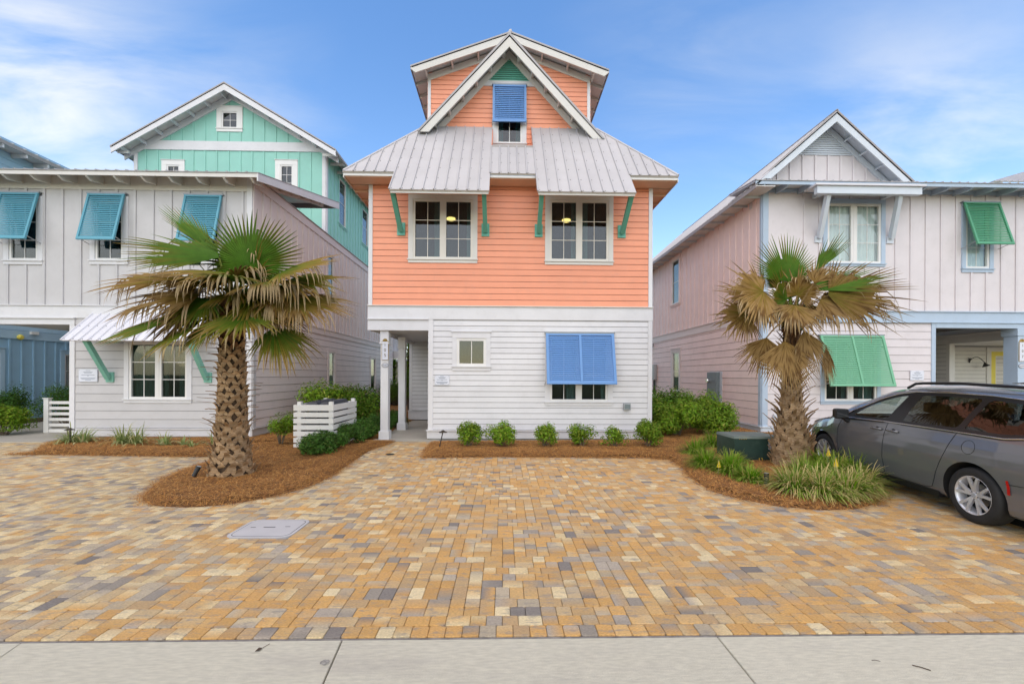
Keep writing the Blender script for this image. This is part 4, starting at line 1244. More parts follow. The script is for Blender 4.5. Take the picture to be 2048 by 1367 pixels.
ZSr = zr(852, 1540)
sheet(FRt, rect(xr0, xj1, .03, zbb), ow2, inside, rh)
laps(FRt, rect(xr0+.17, xj0, ZSr, zbb-.002), .2615, [(o[0]-.12, o[1]+.12, o[2]-.1, o[3]+.12) for o in ow2], pinkw, rh)
board(FRt, xr0-.01, xr0+.17, ZSr, zbb-.002, iceb, rh, 'corner_board', .042)
board(FRt, xj0, xj1, .03, zbb-.002, iceb, rh, 'corner_board', .042)
board(FRt, xr0-.03, xj0, ZSr-.03, ZSr, icewh, rh, 'skirt_cap', .085)
board(FRt, xr0-.01, xj0, -.05, ZSr-.031, icewh, rh, 'skirt_board', .045)
mb = MB(); mb.box(xj1+.0, X1, YR-.047, YR+.2, zr(656, 1940), zbb-.003); mb.build('porch_beam', iceb, rh)
zbe = zr(656, 1940)
mb = MB(); mb.box(xj1, X1, YR+.2, YR+9, zbe+.25, zbe+.32); mb.build('porch_ceiling', mat('porch_ceiling_paint', (.50, .55, .58), rough=.7), rh)
xp = PY(2034.5, 700, YR-.02)[0]
mb = MB(); mb.box(xp, xp+.42, YR-.035, YR+.36, 0, zbe-.24); pst = mb.build('porch_post', iceb, rh)
mb = MB(); mb.box(xp-.04, xp+.46, YR-.06, YR+.40, zbe-.24, zbe-.001); mb.build('post_capital', iceb, pst)
# porch wall inside: side facing the drive, entry recess with the yellow door
xq = 17.85
FQ = faceL(xq)
yn, yf = PX(2014, 665, xq)[0], PX(1900, 700, xq)[0]
ybw = yf+.9
ztq, zbq = PX(1950, 667, xq)[1], PX(1950, 684, xq)[1]
mb = MB(); mb.box(xq, xq+.2, yn-.4, 20.5, zbq, ztq); mb.build('entry_beam', cream, rh)
mb = MB(); mb.box(xq-.04, xq+.2, yn-.4, 20.5, ztq, ztq+.03); mb.build('beam_cap', cream, rh)
yp0, yp1 = PX(1893.5, 700, xq)[0], PX(1900, 700, xq)[0]
mb = MB(); mb.box(xq-.02, xq+.2, min(yp0, yp1), max(yp0, yp1), 0, zbq); mb.build('entry_post', cream, rh)
ye_ = max(yp0, yp1)
mb = MB(); mb.box(xq, xq+.2, yn-.4, 20.4, ztq+.031, zbe+.249); mb.build('beam_infill', icewh, rh)
sheet(FQ, rect(-20.5, -ye_, 0, zbq), [], inside, rh, n0=-.14)
laps(FQ, rect(-20.5, -ye_, .1, zbq), .17, [], cream, rh)
YQ = yn+3.1
FW = front(YQ)
sheet(FW, rect(xq+.2, X1, 0, zbq+.3), [], inside, rh)
laps(FW, rect(xq+.2, X1, .1, zbq), .17, [], cream, rh)
mb = MB(); mb.box(xq+.2, X1, YR+.4, YQ, zbq+.02, zbq+.08); mb.build('entry_ceiling', cream, rh)
dx0, dx1 = PY(1971, 700, YQ)[0], PY(1971, 700, YQ)[0]+1.35
zd = PY(1990, 703, YQ)[1]
board(FW, dx0, dx0+.19, .03, zd, cream, rh, 'door_casing', .06)
board(FW, dx1, dx1+.19, .03, zd, cream, rh, 'door_casing', .06)
board(FW, dx0, dx1+.19, zd, zd+.2, cream, rh, 'door_casing', .062)
mb = MB()
dw0, dw1 = dx0+.19, dx1
extrude(mb, FW, rect(dw0, dw0+.22, .05, zd), .035); extrude(mb, FW, rect(dw1-.3, dw1, .05, zd), .035)
extrude(mb, FW, rect(dw0+.22, dw1-.3, zd-.18, zd), .035); extrude(mb, FW, rect(dw0+.22, dw1-.3, .05, .9), .035)
dr = mb.build('front_door', yellow, rh)
mb = MB(); extrude(mb, FW, rect(dw0+.22, dw1-.3, .9, zd-.18), .010, .005); mb.build('pane', mat('dark_pane', (.02, .022, .024), rough=.05), dr)
mb = MB()
z = .9
while z < zd-.1:
    extrude(mb, FW, rect(dw0+.22, dw1-.3, z-.014, z+.014), .028, .011); z += (zd-.18-.9)/4
extrude(mb, FW, rect(dw0+.22, dw0+.25, .9, zd-.18), .030, .011); mb.build('muntin', vinyl, dr)
mb = MB(); mb.box(X1-.1, X1, YR, 21, 0, ZB); mb.build('side_wall', pinkw, rh)
mb = MB(); mb.box(xq+.2, X1, 20.4, 20.5, 0, ZB); mb.build('back_wall', inside, rh)
mb = MB(); mb.box(xj1-.14, xj1, YR+.001, 21, 0, ZB-.1); mb.build('side_wall', pinkw, rh)
mb = MB(); mb.box(xj1, xq, 20.4, 20.5, 0, ZB); mb.build('back_wall', cream, rh)
mb = MB(); mb.box(xr0+.15, X1, YR+.2, 24.8, ZB-.3, ZB-.12); mb.build('upper_floor', inside, rh)
mb = MB(); mb.box(xr0+.15, X1-.1, YR+3.5, YR+3.6, ZB-.1, zwt); mb.build('partition', inside, rh)
mb = MB(); mb.box(xr0+.15, xj1-.15, YR+3.5, YR+3.6, 0, ZB-.3); mb.build('partition', inside, rh)
# side wall
FSr = faceL(xr0)
ztr = PX(1420, 452, xr0)[1]
zsb1, zsb0 = PX(1435.3, 643.4, xr0)[1], PX(1435.3, 659, xr0)[1]
zsb1 = (zsb1+ZB)/2+0.0
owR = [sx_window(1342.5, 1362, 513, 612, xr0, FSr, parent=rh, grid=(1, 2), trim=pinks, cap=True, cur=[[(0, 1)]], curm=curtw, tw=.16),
       sx_window(1344, 1363, 697, 786, xr0, FSr, parent=rh, grid=(1, 2), trim=mauve, cap=True, cur=[[(0, 1)]], tw=.16)]
YRE = 25
sheet(FSr, rect(-YRE, -YR-.001, .0, ztr+.3), owR, inside, rh)
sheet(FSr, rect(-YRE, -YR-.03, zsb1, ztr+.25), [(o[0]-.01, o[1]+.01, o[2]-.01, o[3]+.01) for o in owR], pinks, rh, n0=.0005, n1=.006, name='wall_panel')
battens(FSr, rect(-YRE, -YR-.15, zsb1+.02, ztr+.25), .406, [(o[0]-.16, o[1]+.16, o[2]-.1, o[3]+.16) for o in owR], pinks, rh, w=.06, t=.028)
board(FSr, -YR-.09, -YR, zsb1, ztr+.2, iceb, rh, 'corner_board', .038)
board(FSr, -YRE, -YR, zsb1-.30, zsb1, mauve, rh, 'band_board', .045)
board(FSr, -YRE, -YR, zsb1, zsb1+.02, mauve, rh, 'drip_cap', .075)
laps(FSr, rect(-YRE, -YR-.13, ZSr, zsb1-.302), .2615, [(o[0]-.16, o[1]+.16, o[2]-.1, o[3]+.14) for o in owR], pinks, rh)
board(FSr, -YR-.13, -YR, ZSr, zsb1-.302, iceb, rh, 'corner_board', .042)
board(FSr, -YRE, -YR+.05, ZSr-.03, ZSr, icewh, rh, 'skirt_cap', .085)
board(FSr, -YRE, -YR+.03, -.05, ZSr-.031, icewh, rh, 'skirt_board', .045)
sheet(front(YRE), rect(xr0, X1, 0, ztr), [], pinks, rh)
# front eave
eyr = YR-.62; ezr = PY(1800, 363, eyr)[1]
r_, F_ = eave_roof(rh, XY(1510, eyr)+.0, X1+.3, YR, eyr, ezr, .12, YR+.9, trimm=iceb, tailm=iceb, tailp=.745, tz=.14, under=icewh)
# side eave and the steep left slope that carries the gable
GYR = YR+.55; RYR = GYR-.5
gx, gz = PY(1674, 221, RYR); g0 = PY(1522, 360, RYR); g1 = PY(1832, 360, RYR)
SR = ((gz-g0[1])/(gx-g0[0])+(gz-g1[1])/(g1[0]-gx))/2
xe = XY(1510, eyr); ze_ = ezr-.02
LR = math.hypot(1, SR)
W = gx-xe; GZ2 = ze_+W*SR
def gr_(x, d=0): return gz-abs(x-gx)*SR-d
ze_ = gr_(xe)
for sgn in (-1, 1):
    u_ = (0, 1, 0) if sgn > 0 else (0, -1, 0)
    wv = W if sgn < 0 else g1[0]-gx
    F_ = Frame((gx+sgn*wv, 0, gr_(gx+sgn*wv)), u_, (-sgn/LR, 0, SR/LR)); T = wv*LR
    y0 = eyr if sgn < 0 else RYR
    a, b = (y0, YRE+.5) if sgn > 0 else (-YRE-.5, -y0)
    d = MB()
    if sgn < 0:
        tv = (g0[0]-xe)*LR
        extrude(d, F_, [(a, 0), (b, 0), (b, tv), (-RYR, tv+.01), (-RYR, T), (a, T)][:3]+[(a, tv)], -.03, -.07)
        extrude(d, F_, rect(a, -RYR, tv, T), -.03, -.07)
    else: extrude(d, F_, rect(a, b, 0, T), -.03, -.07)
    gr = d.build('gable_roof', icewh, rh)
    st = []; n = int((b-a)/.3)
    for i in range(n):
        p, q = a+(b-a)*i/n, a+(b-a)*(i+1)/n
        t = T if (sgn > 0 or q <= -RYR+.2) else (g0[0]-xe)*LR
        st.append((p, q, -.02, t, -.02, t))
    metal_roof(F_, st, gr, screws=False, base=-.03)
    e = MB(); xw = gx+sgn*((g1[0]-gx) if sgn > 0 else (gx-g0[0]))
    P = [(xw, gr_(xw, .04)), (xw-sgn*.33, gr_(xw, .04)), (gx, gr_(gx, .36)), (gx, gr_(gx, .04))]
    e.quadbox([(x, RYR, z) for x, z in P], [(x, RYR+.045, z) for x, z in P]); e.build('barge_board', icewh, gr)
    e = MB(); P = [(xw, gr_(xw, .05)), (xw, gr_(xw, -.02)), (gx, gr_(gx, -.02)), (gx, gr_(gx, .05))]
    e.quadbox([(x, RYR-.02, z) for x, z in P], [(x, RYR-.001, z) for x, z in P]); e.build('rake_trim', roofe, gr)
    k = .45
    while k < T-.5:
        q0 = F_.p(0, k+((g0[0]-xe)*LR if sgn < 0 else 0), -.13); r = MB(); r.beam((q0.x, RYR+.046, q0.z), (q0.x, GYR, q0.z), .05, .11, F_.n); r.build('lookout', icewh, gr); k += .72
    if sgn < 0:
        y = YR+.1; 
        while y < YRE:
            r = MB(); x0, x1 = xe+.03, xr0; z0 = gr_(x0, .07)
            r.box(x0, x1, y-.02, y+.02, z0-.12, z0); r.build('rafter_tail', icewh, gr); y += .75
        s_ = MB(); s_.box(xe+.021, xr0+.02, eyr+.02, YRE, gr_(xe, .085), gr_(xe, .06)); s_.build('soffit', sofw, gr)
        f = MB(); f.box(xe, xe+.02, eyr, YRE+.5, gr_(xe, .15), gr_(xe, .02)); f.build('fascia', roofe, gr)
c = MB(); c.tube([(gx, RYR-.02, gz+.0), (gx, YRE, gz+.0)], .045, 6); c.build('ridge_cap', roofe, gr)
FGR = front(GYR)
tri = [(g0[0], gr_(g0[0], .16)), (g1[0], gr_(g1[0], .16)), (gx, gz-.16)]
sheet(FGR, [(g0[0], 7.6), (g1[0], 7.6), (g1[0], gr_(g1[0], .16)), (gx, gz-.16), (g0[0], gr_(g0[0], .16))], [], pinkw, rh)
zg = PY(1674, 312, GYR)[1]
battens(FGR, clip(tri, 0, 1, zg), .44, [], pinkw, rh, u0=gx-.44*5+.1, w=.06)
laps(FGR, clip(tri, 0, -1, -zg), .075, [], icewh, rh, v0=zg, name='gable_board', lo=.045, hi=.01)
fz_ = MB(); extrude(fz_, FGR, [(g0[0], gr_(g0[0], .16)), (g0[0]+.2, gr_(g0[0], .2)), (gx, gz-.40), (gx, gz-.16)], .06)
extrude(fz_, FGR, [(g1[0]-.2, gr_(g1[0], .2)), (g1[0], gr_(g1[0], .16)), (gx, gz-.16), (gx, gz-.40)], .06); fz_.build('rake_frieze', icewh, rh)
# little canopy over the upper window
yb = eyr-.0
xb0, xb1 = PY(1630, 382, yb-.06)[0], PY(1838, 382, yb-.06)[0]
m_ = MB(); m_.box(xb0, xb1, yb-.16, yb-.02, PY(1734, 389, yb-.1)[1], PY(1734, 374, yb-.1)[1]); cb = m_.build('canopy_beam', icewh, rh)
for px, pt in ((1634, 1654), (1777, 1797)):
    x = XY(px, YR)
    m_ = MB(); extrude(m_, FRt, rect(x-.11, x+.11, zr(487), zr(474)), .05); bk = m_.build('canopy_bracket', icewh, rh)
    m_ = MB(); m_.beam((x, YR-.08, zr(478)), (XY(pt, yb)+0, yb-.02, PY(1734, 388, yb)[1]), .13, .13, (0, 1, 0)); m_.build('strut', icewh, bk)
    m_ = MB(); xt = XY(pt, yb); m_.box(xt-.07, xt+.07, yb+.0, YR-.046, PY(1734, 379, yb-.1)[1]-.02, PY(1734, 372, yb-.1)[1]); m_.build('tie_beam', icewh, bk)
m_ = MB(); m_.box(xb0-.08, xb1+.08, yb-.22, yb+.3, PY(1734, 374, yb-.1)[1]+.001, PY(1734, 371, yb-.1)[1]+.01); m_.build('canopy_roof', roofw, rh)
# shutters
shutter(FRt, xr(1920), xr(1991.5), zr(404), 1.56, 15, greenp, rh, pitch=.062, stiles=.06, n0=.08)
shutter(FRt, xr(1636), xr(1762), zr(671), 1.72, 15, green2, rh, panels=2, pitch=.064, stiles=.075, n0=.08)

# ------------------------------------------------------------------ houses further off
nb = thing('house', 'blue neighbour house seen through the carport, pale blue eaves above', 'house', (-23, 16, 0))
xn = -19.05; FN = faceR(xn)
zt1 = PX(70, 680, xn)[1]
own = [sx_window(-28, 9, 695, 806, xn, FN, parent=nb, grid=(1, 2), trim=neil, tw=.14),
       sx_window(121, 150, 701, 780, xn, FN, parent=nb, grid=(2, 2), trim=neil, tw=.16)]
sheet(FN, rect(8, 26, 0, 10.8), own, neib, nb)
battens(FN, rect(8, 26, .2, zt1), .41, [(o[0]-.15, o[1]+.15, o[2]-.1, o[3]+.15) for o in own], neib, nb, t=.035)
board(FN, 8, 26, zt1, zt1+.32, neil, nb, 'band_board', .05)
laps(FN, rect(8, 26, zt1+.33, 10.3), .25, [], neil, nb)
sheet(front(8), rect(-30, xn, 0, 10.8), [], neib, nb)
mb = MB(); mb.box(-30, -22, 8.2, 26, 0, 10); mb.build('core', inside, nb)
xe_ = xn+.62; zn = PX(60, 303, xe_)[1]
F_ = Frame((xe_, 0, zn), (0, 1, 0), (-.97, 0, .243)); d = MB(); extrude(d, F_, rect(7.4, 26.5, 0, 7), -.03, -.07); nr = d.build('roof', neil, nb)
metal_roof(F_, [(7.4+.4*i, 7.8+.4*i, 0, 7, 0, 7) for i in range(47)], nr, screws=False, base=-.03)
m_ = MB(); m_.box(xn, xe_-.021, 7.5, 26, zn-.14, zn-.09); m_.build('soffit', sofw, nr)
m_ = MB(); m_.box(xe_-.02, xe_, 7.4, 26.5, zn-.16, zn-.03); m_.build('fascia', roofe, nr)
y = 8
while y < 26:
    m_ = MB(); m_.box(xn, xe_-.03, y-.03, y+.03, zn-.30, zn-.141); m_.build('rafter_tail', white, nr); y += .75
# porch light and outlet cover on the blue wall
y_, z_ = PX(36, 674, xn); m_ = MB(); m_.lathe([(0, 0), (.09, .0), (.11, .05), (.07, .12), (0, .13)], 12, (xn+.05, y_, z_), 'x')
tag(m_.build('wall_lamp', yellow), 'cream round wall lamp on the blue house wall', 'wall lamp')
y_, z_ = PX(64, 666, xn); m_ = MB(); m_.box(xn+.05, xn+.14, y_-.13, y_+.13, z_-.06, z_+.06); tag(m_.build('vent_hood', vinyl), 'small white vent hood on the blue house wall', 'vent hood')

fr = thing('house', 'far house of which only a hipped metal roof shows', 'house', (34, 22, 0))
xa, za = PY(1988, 361, 22); xb, zb_ = PY(2070, 315, 25)
mb = MB(); mb.box(xa+.8, 44, 22.8, 34, 0, za-.1); mb.build('wall', pinkw, fr)
F_ = Frame((0, 22, za), (1, 0, 0), (0, .8, .6)); d = MB()
def ht(x): return max(0, min(4, (x-xa)*.60))
extrude(d, F_, [(xa, 0), (45, 0), (45, 4), (xa+4/.6, 4)], -.03, -.07); fr_ = d.build('roof', sofw, fr)
metal_roof(F_, [(xa+.35*i, xa+.35*(i+1), 0, ht(xa+.35*i), 0, ht(xa+.35*(i+1))) for i in range(40)], fr_, screws=False, base=-.03)
d = MB(); d.quadbox([(xa, 22, za-.05), (xa+4/.6, 25.2, za+2.35), (xa+4/.6, 33, za+2.35), (xa, 33, za-.05)], [(xa, 22, za), (xa+4/.6, 25.2, za+2.4), (xa+4/.6, 33, za+2.4), (xa, 33, za)]); d.build('side_roof', roofm, fr)

bh = thing('house', 'tan house far behind the side porch with a white balcony', 'house', (-8.2, 38, 0))
tanw = paint('tan_stucco', (.42, .34, .26))
mb = MB(); mb.box(-13, -8.0, 40, 46, 0, 3.1); mb.build('wall', tanw, bh)
mb = MB(); mb.box(-13.3, -7.4, 39.5, 46.5, 3.1, 3.35); mb.build('roof', white, bh)
wv = thing('house', 'white porch annex past the end of the grey house', 'house', (-7.6, 28, 0))
mb = MB(); mb.box(-8.8, -7.35, 27.0, 31, 3.3, 6.3); mb.build('wall', white, wv)
mb = MB(); mb.box(-8.8, -6.7, 26.9, 27.0, 2.9, 3.3); mb.build('beam', white, wv)
mb = MB(); mb.box(-6.9, -6.7, 26.9, 27.1, 0, 2.9); mb.build('post', white, wv)
for i in range(10):
    m_ = MB(); m_.box(-7.34, -7.3, 27.1+i*.35, 27.14+i*.35, 3.3, 6.3); m_.build('batten', white, wv)
mb = MB(); mb.box(-7.35, -6.8, 27.1, 31, 3.3, 3.4); mb.build('balcony_floor', white, wv)
m_ = MB(); m_.tube([(-6.85, 27.05, 4.3), (-6.85, 31, 4.3)], .03, 6); m_.tube([(-6.85, 27.05, 3.7), (-6.85, 31, 3.7)], .02, 6); m_.build('handrail', black, wv)
fe = thing('fence', 'brown board fence at the end of the side yard', 'fence', (-4.9, 24, 0))
bw = mat('brown_board', (.12, .085, .065), rough=.8, var=.2)
for i in range(5):
    m_ = MB(); m_.box(-7.3+.42*i, -6.9+.42*i, 24.5, 24.55, .0, 1.25); m_.build('board', bw, fe)

# ------------------------------------------------------------------ plants
leafm = mat('leaf', (.05, .1, .02), rough=.6, attr='Col', var=0, two_sided_tr=.30, spec=.18)
palml = mat('palm_leaf', (.05, .1, .02), rough=.6, attr='Col', var=.12, vscale=9, two_sided_tr=.18, spec=.15)
bootm = mat('palm_boot', (.2, .12, .06), rough=.9, attr='Col', var=.28, vscale=14, bump=.7, bscale=40, stretch=(1, 1, 5))
bootd = mat('young_boot', (.2, .1, .05), rough=.9, attr='Col', var=.3, vscale=14, bump=.7, bscale=40)
barkm = mat('palm_fibre', (.075, .042, .022), rough=.95, var=.4, vscale=12, bump=1, bscale=30)
stemm = mat('stem_bark', (.15, .11, .075), rough=.9, var=.3, vscale=20)
def mixc(a, b, t): t = max(0, min(1, t)); return tuple(x*(1-t)+y*t for x, y in zip(a, b))
GREEN, GREEN2, OCHRE, TAN, STRAW, BROWN = (.045, .125, .012), (.10, .20, .022), (.27, .15, .025), (.31, .19, .075), (.50, .37, .22), (.15, .075, .025)
def frond(parent, base, hub, d, n, Rr, amax=125, brown=0.0, droop=.15, tip=.3, fold=.12, nseg=44, seed=0, pw=.022, cup=.0):
    """costapalmate fan leaf: petiole from base to hub, blade around direction d with normal n"""
    rg = random.Random(seed); tint = rg.uniform(.72, 1.12); base, hub, d, n = Vector(base), Vector(hub), Vector(d).normalized(), Vector(n)
    n = (n-d*n.dot(d)).normalized(); s = d.cross(n).normalized()
    cm = ColMesh()
    da = 2*R(amax)/nseg
    for i in range(nseg):
        a = -R(amax)+da*(i+.5); fr = abs(a)/R(amax)
        L = Rr*(1-.30*fr**2.2)*rg.uniform(.90, 1.04)
        dr = (d*math.cos(a)+s*math.sin(a)).normalized(); sd2 = n.cross(dr).normalized()
        dr = (dr+n*(-cup*(1-math.cos(a))*.5+cup*.2)).normalized()
        ag = max(0, min(1, brown+rg.uniform(-.15, .15)))
        brk = rg.uniform(.50, .74) if rg.random() < (tip*1.5) else 2   # where a dry tip folds and hangs
        J = 8; rows = []; pos = hub.copy(); dirv = dr.copy(); st = L/J
        twist = rg.uniform(-.3, .3)
        for j in range(J+1):
            t = j/J
            if j:
                g_ = droop*1.3*t*st/L*2.2+(.0 if t < brk else .9+rg.uniform(-.15, .25))
                dirv = (dirv+Vector((0, 0, -1))*g_).normalized(); pos = pos+dirv*st*(1 if t < brk+.15 else .8)
            wj = min(t, .56)*L*da*1.04
            wm = 9 if t <= .56 else wj*(max(0, 1-t)/.44)**.75
            w = max(.0022, min(wj+.003, wm))
            rows.append((pos.copy(), w, t))
        vs = []; cs = []
        for (p, w, t) in rows:
            nn = n*w*.42
            tw = sd2*w*.5+n*twist*w*.5*max(0, t-.5)*2
            vs += [tuple(p-tw-nn*.5), tuple(p+nn*.5), tuple(p+tw-nn*.5)]
            c = mixc(GREEN, GREEN2, t*.8+rg.uniform(-.1, .1))
            e = ag*1.25+(t-.55)*(.9 if ag > .05 else .25)
            if e > 0: c = mixc(c, OCHRE, min(1, e*1.3))
            if e > .45: c = mixc(c, TAN if rg.random() < .7 else BROWN, (e-.45)*2.0)
            if t > brk: c = mixc(c, STRAW, .75)
            cs += [tuple(v*(tint if e > 0 else 1) for v in c)]*3
        fs = []
        for j in range(J):
            a0 = 3*j; fs += [(a0, a0+1, a0+4, a0+3), (a0+1, a0+2, a0+5, a0+4)]
        cm.add(vs, fs, cs)
    f = cm.build('frond', palml, parent)
    pt = ColMesh(); mid = (base+hub)/2+Vector((0, 0, .10*(hub-base).length)); pts = []
    for j in range(7):
        t = j/6; pts.append(base*(1-t)**2+mid*2*t*(1-t)+hub*t*t)
    for j, p in enumerate(pts):
        dd = (pts[min(j+1, 6)]-pts[max(0, j-1)]).normalized(); sv = dd.cross(Vector((0, 0, 1))).normalized(); uv = sv.cross(dd); w = pw*(1.5-j/6*.8)
        pt.v += [tuple(p-sv*w), tuple(p-uv*w*.5), tuple(p+sv*w), tuple(p+uv*w*.35)]
        c = mixc((.20, .26, .05), TAN, brown*1.2); pt.c += [c]*4
    for j in range(6):
        for k in range(4): pt.f.append((4*j+k, 4*j+(k+1) % 4, 4*j+4+(k+1) % 4, 4*j+4+k))
    pt.build('petiole', bootm, f)
    return f
def boot_mesh(seed, w, h, out, kind):
    """split leaf base: two crossing legs that join and end in a stub standing off the trunk"""
    rg = random.Random(seed); cm = ColMesh(); th = .014
    c0 = (.33, .19, .09); c1 = (.46, .30, .175); c2 = (.16, .085, .035)
    j = rg.uniform(.75, 1.15); lean = rg.uniform(-.02, .02)
    def strip(pts, cols):
        i = len(cm.v)
        for (x, y, z, hw), c in zip(pts, cols):
            cm.v += [(x, y-hw, z), (x, y+hw, z), (x-th, y+hw, z-th*.6), (x-th, y-hw, z-th*.6)]; cm.c += [tuple(v*j for v in c)]*4
        for k in range(len(pts)-1):
            for m in range(4): a = i+4*k; cm.f.append((a+m, a+(m+1) % 4, a+4+(m+1) % 4, a+4+m))
        k = len(pts)-1; cm.f.append((i+4*k, i+4*k+1, i+4*k+2, i+4*k+3))
    for sg in (-1, 1):
        strip([(.002, sg*w*.52, -h*.66, w*.22), (.020, sg*w*.30, -h*.18, w*.25), (.042, sg*w*.10, h*.25, w*.20)], [c0, c1, c0])
    if kind == 0:
        strip([(.034, 0, h*.05, w*.28), (.058, lean*.5, h*.32, w*.24), (.06+out*.5, lean, h*.40, w*.13), (.06+out, lean*1.5, h*.42+rg.uniform(-.02, .02), w*.06)], [c1, c1, c0, c2])
    else:
        strip([(.034, 0, h*.05, w*.26), (.05, lean, h*.5, w*.22), (.06+out*.35, lean, h*.85, w*.16), (.06+out, lean*2, h*1.25, w*.10)], [c1, c1, c0, c1])
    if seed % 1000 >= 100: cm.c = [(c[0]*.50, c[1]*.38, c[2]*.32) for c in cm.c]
    me = bpy.data.meshes.new('boot'); me.from_pydata(cm.v, [], cm.f)
    ca = me.color_attributes.new('Col', 'FLOAT_COLOR', 'POINT'); ca.data.foreach_set('color', [x for c in cm.c for x in (*c, 1.0)])
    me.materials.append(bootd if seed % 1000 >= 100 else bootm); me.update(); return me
def palm(label, x, y, prof, rows, per, mode, fronds, cz, group):
    """prof: (z, radius) up the trunk"""
    t = thing('palm_tree', label, 'palm tree', (x, y, 0), group)
    def rad(z):
        for (a, ra), (b, rb) in zip(prof, prof[1:]):
            if z <= b: return ra+(rb-ra)*(z-a)/(b-a)
        return prof[-1][1]
    m = MB(); pr = [(rad(z)-.045, z) for z in [i*.12 for i in range(int(prof[-1][0]/.12)+3)]]; m.lathe(pr, 20, (x, y, -.05)); tr = m.build('trunk', barkm, t, smooth=True)
    k = 0; H = prof[-1][0]
    meshes = {}
    for r in range(rows):
        z = .04+(H-.05)*r/(rows-1)
        for i in range(per):
            a = 2*PI*(i+.5*(r % 2))/per+r*.03+rng.uniform(-.13, .13); rr = rad(z)-.035
            w = 2*PI*rr/per*1.12; fz = z/H
            out = (rng.uniform(.10, .27) if mode == 0 else rng.uniform(.03, .14))*(.35 if fz < .28 else 1.0)
            if rng.random() < .06: continue
            top_ = fz > .74 and rng.random() < (fz-.70)*6
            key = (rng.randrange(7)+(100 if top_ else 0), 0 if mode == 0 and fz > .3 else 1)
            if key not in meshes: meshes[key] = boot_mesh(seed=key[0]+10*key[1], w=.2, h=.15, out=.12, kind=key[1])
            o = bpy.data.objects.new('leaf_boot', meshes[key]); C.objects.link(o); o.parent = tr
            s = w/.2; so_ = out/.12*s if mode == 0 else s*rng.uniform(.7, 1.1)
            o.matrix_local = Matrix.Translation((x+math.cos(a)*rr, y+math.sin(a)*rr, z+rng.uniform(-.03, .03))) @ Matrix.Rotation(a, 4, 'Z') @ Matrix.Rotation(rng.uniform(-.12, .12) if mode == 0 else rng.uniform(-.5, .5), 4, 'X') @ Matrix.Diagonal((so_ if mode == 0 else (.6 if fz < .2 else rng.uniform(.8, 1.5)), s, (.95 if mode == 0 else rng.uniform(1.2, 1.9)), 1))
    c0 = Vector((x, y, cz))
    for i, f in enumerate(fronds):
        hub = Vector(f['h']); hub = c0+hub
        b = c0+Vector((hub.x-x, hub.y-y, 0)).normalized()*.10+Vector((0, 0, f.get('bz', -.15)))
        kw = {k_: v for k_, v in f.items() if k_ not in ('h', 'bz')}
        frond(t, b, hub, seed=i*7+int(x*10) % 97, **kw)
    hb = ColMesh()                                          # loose dry fibre and hanging threads under the crown
    for _ in range(260):
        a = rng.uniform(0, 2*PI); rr = rng.uniform(.05, .24); z = cz+rng.uniform(-.45, .12); p = Vector((x+math.cos(a)*rr, y+math.sin(a)*rr, z)); L = rng.uniform(.1, .34)
        q = p+Vector((math.cos(a)*L*.6, math.sin(a)*L*.6, rng.uniform(-.8, .5)*L)); w = Vector((-math.sin(a), math.cos(a), 0))*rng.uniform(.004, .016)
        c = rng.choice((BROWN, TAN, (.10, .06, .03), (.12, .14, .03))); hb.add([tuple(p-w), tuple(p+w), tuple(q+w*.4), tuple(q-w*.4)], [(0, 1, 2, 3)], [c]*4)
    hb.build('crown_fibre', palml, t)
    return t
LP = G(478, 950); lx, ly = -4.86, 7.45
S = CAM_F/ly
def LH(px, py, dy=0.0):                                      # crown point of the left palm measured in its own plane
    X, Z = PY(px, py, ly+dy); return (X-lx, dy, Z-3.25)
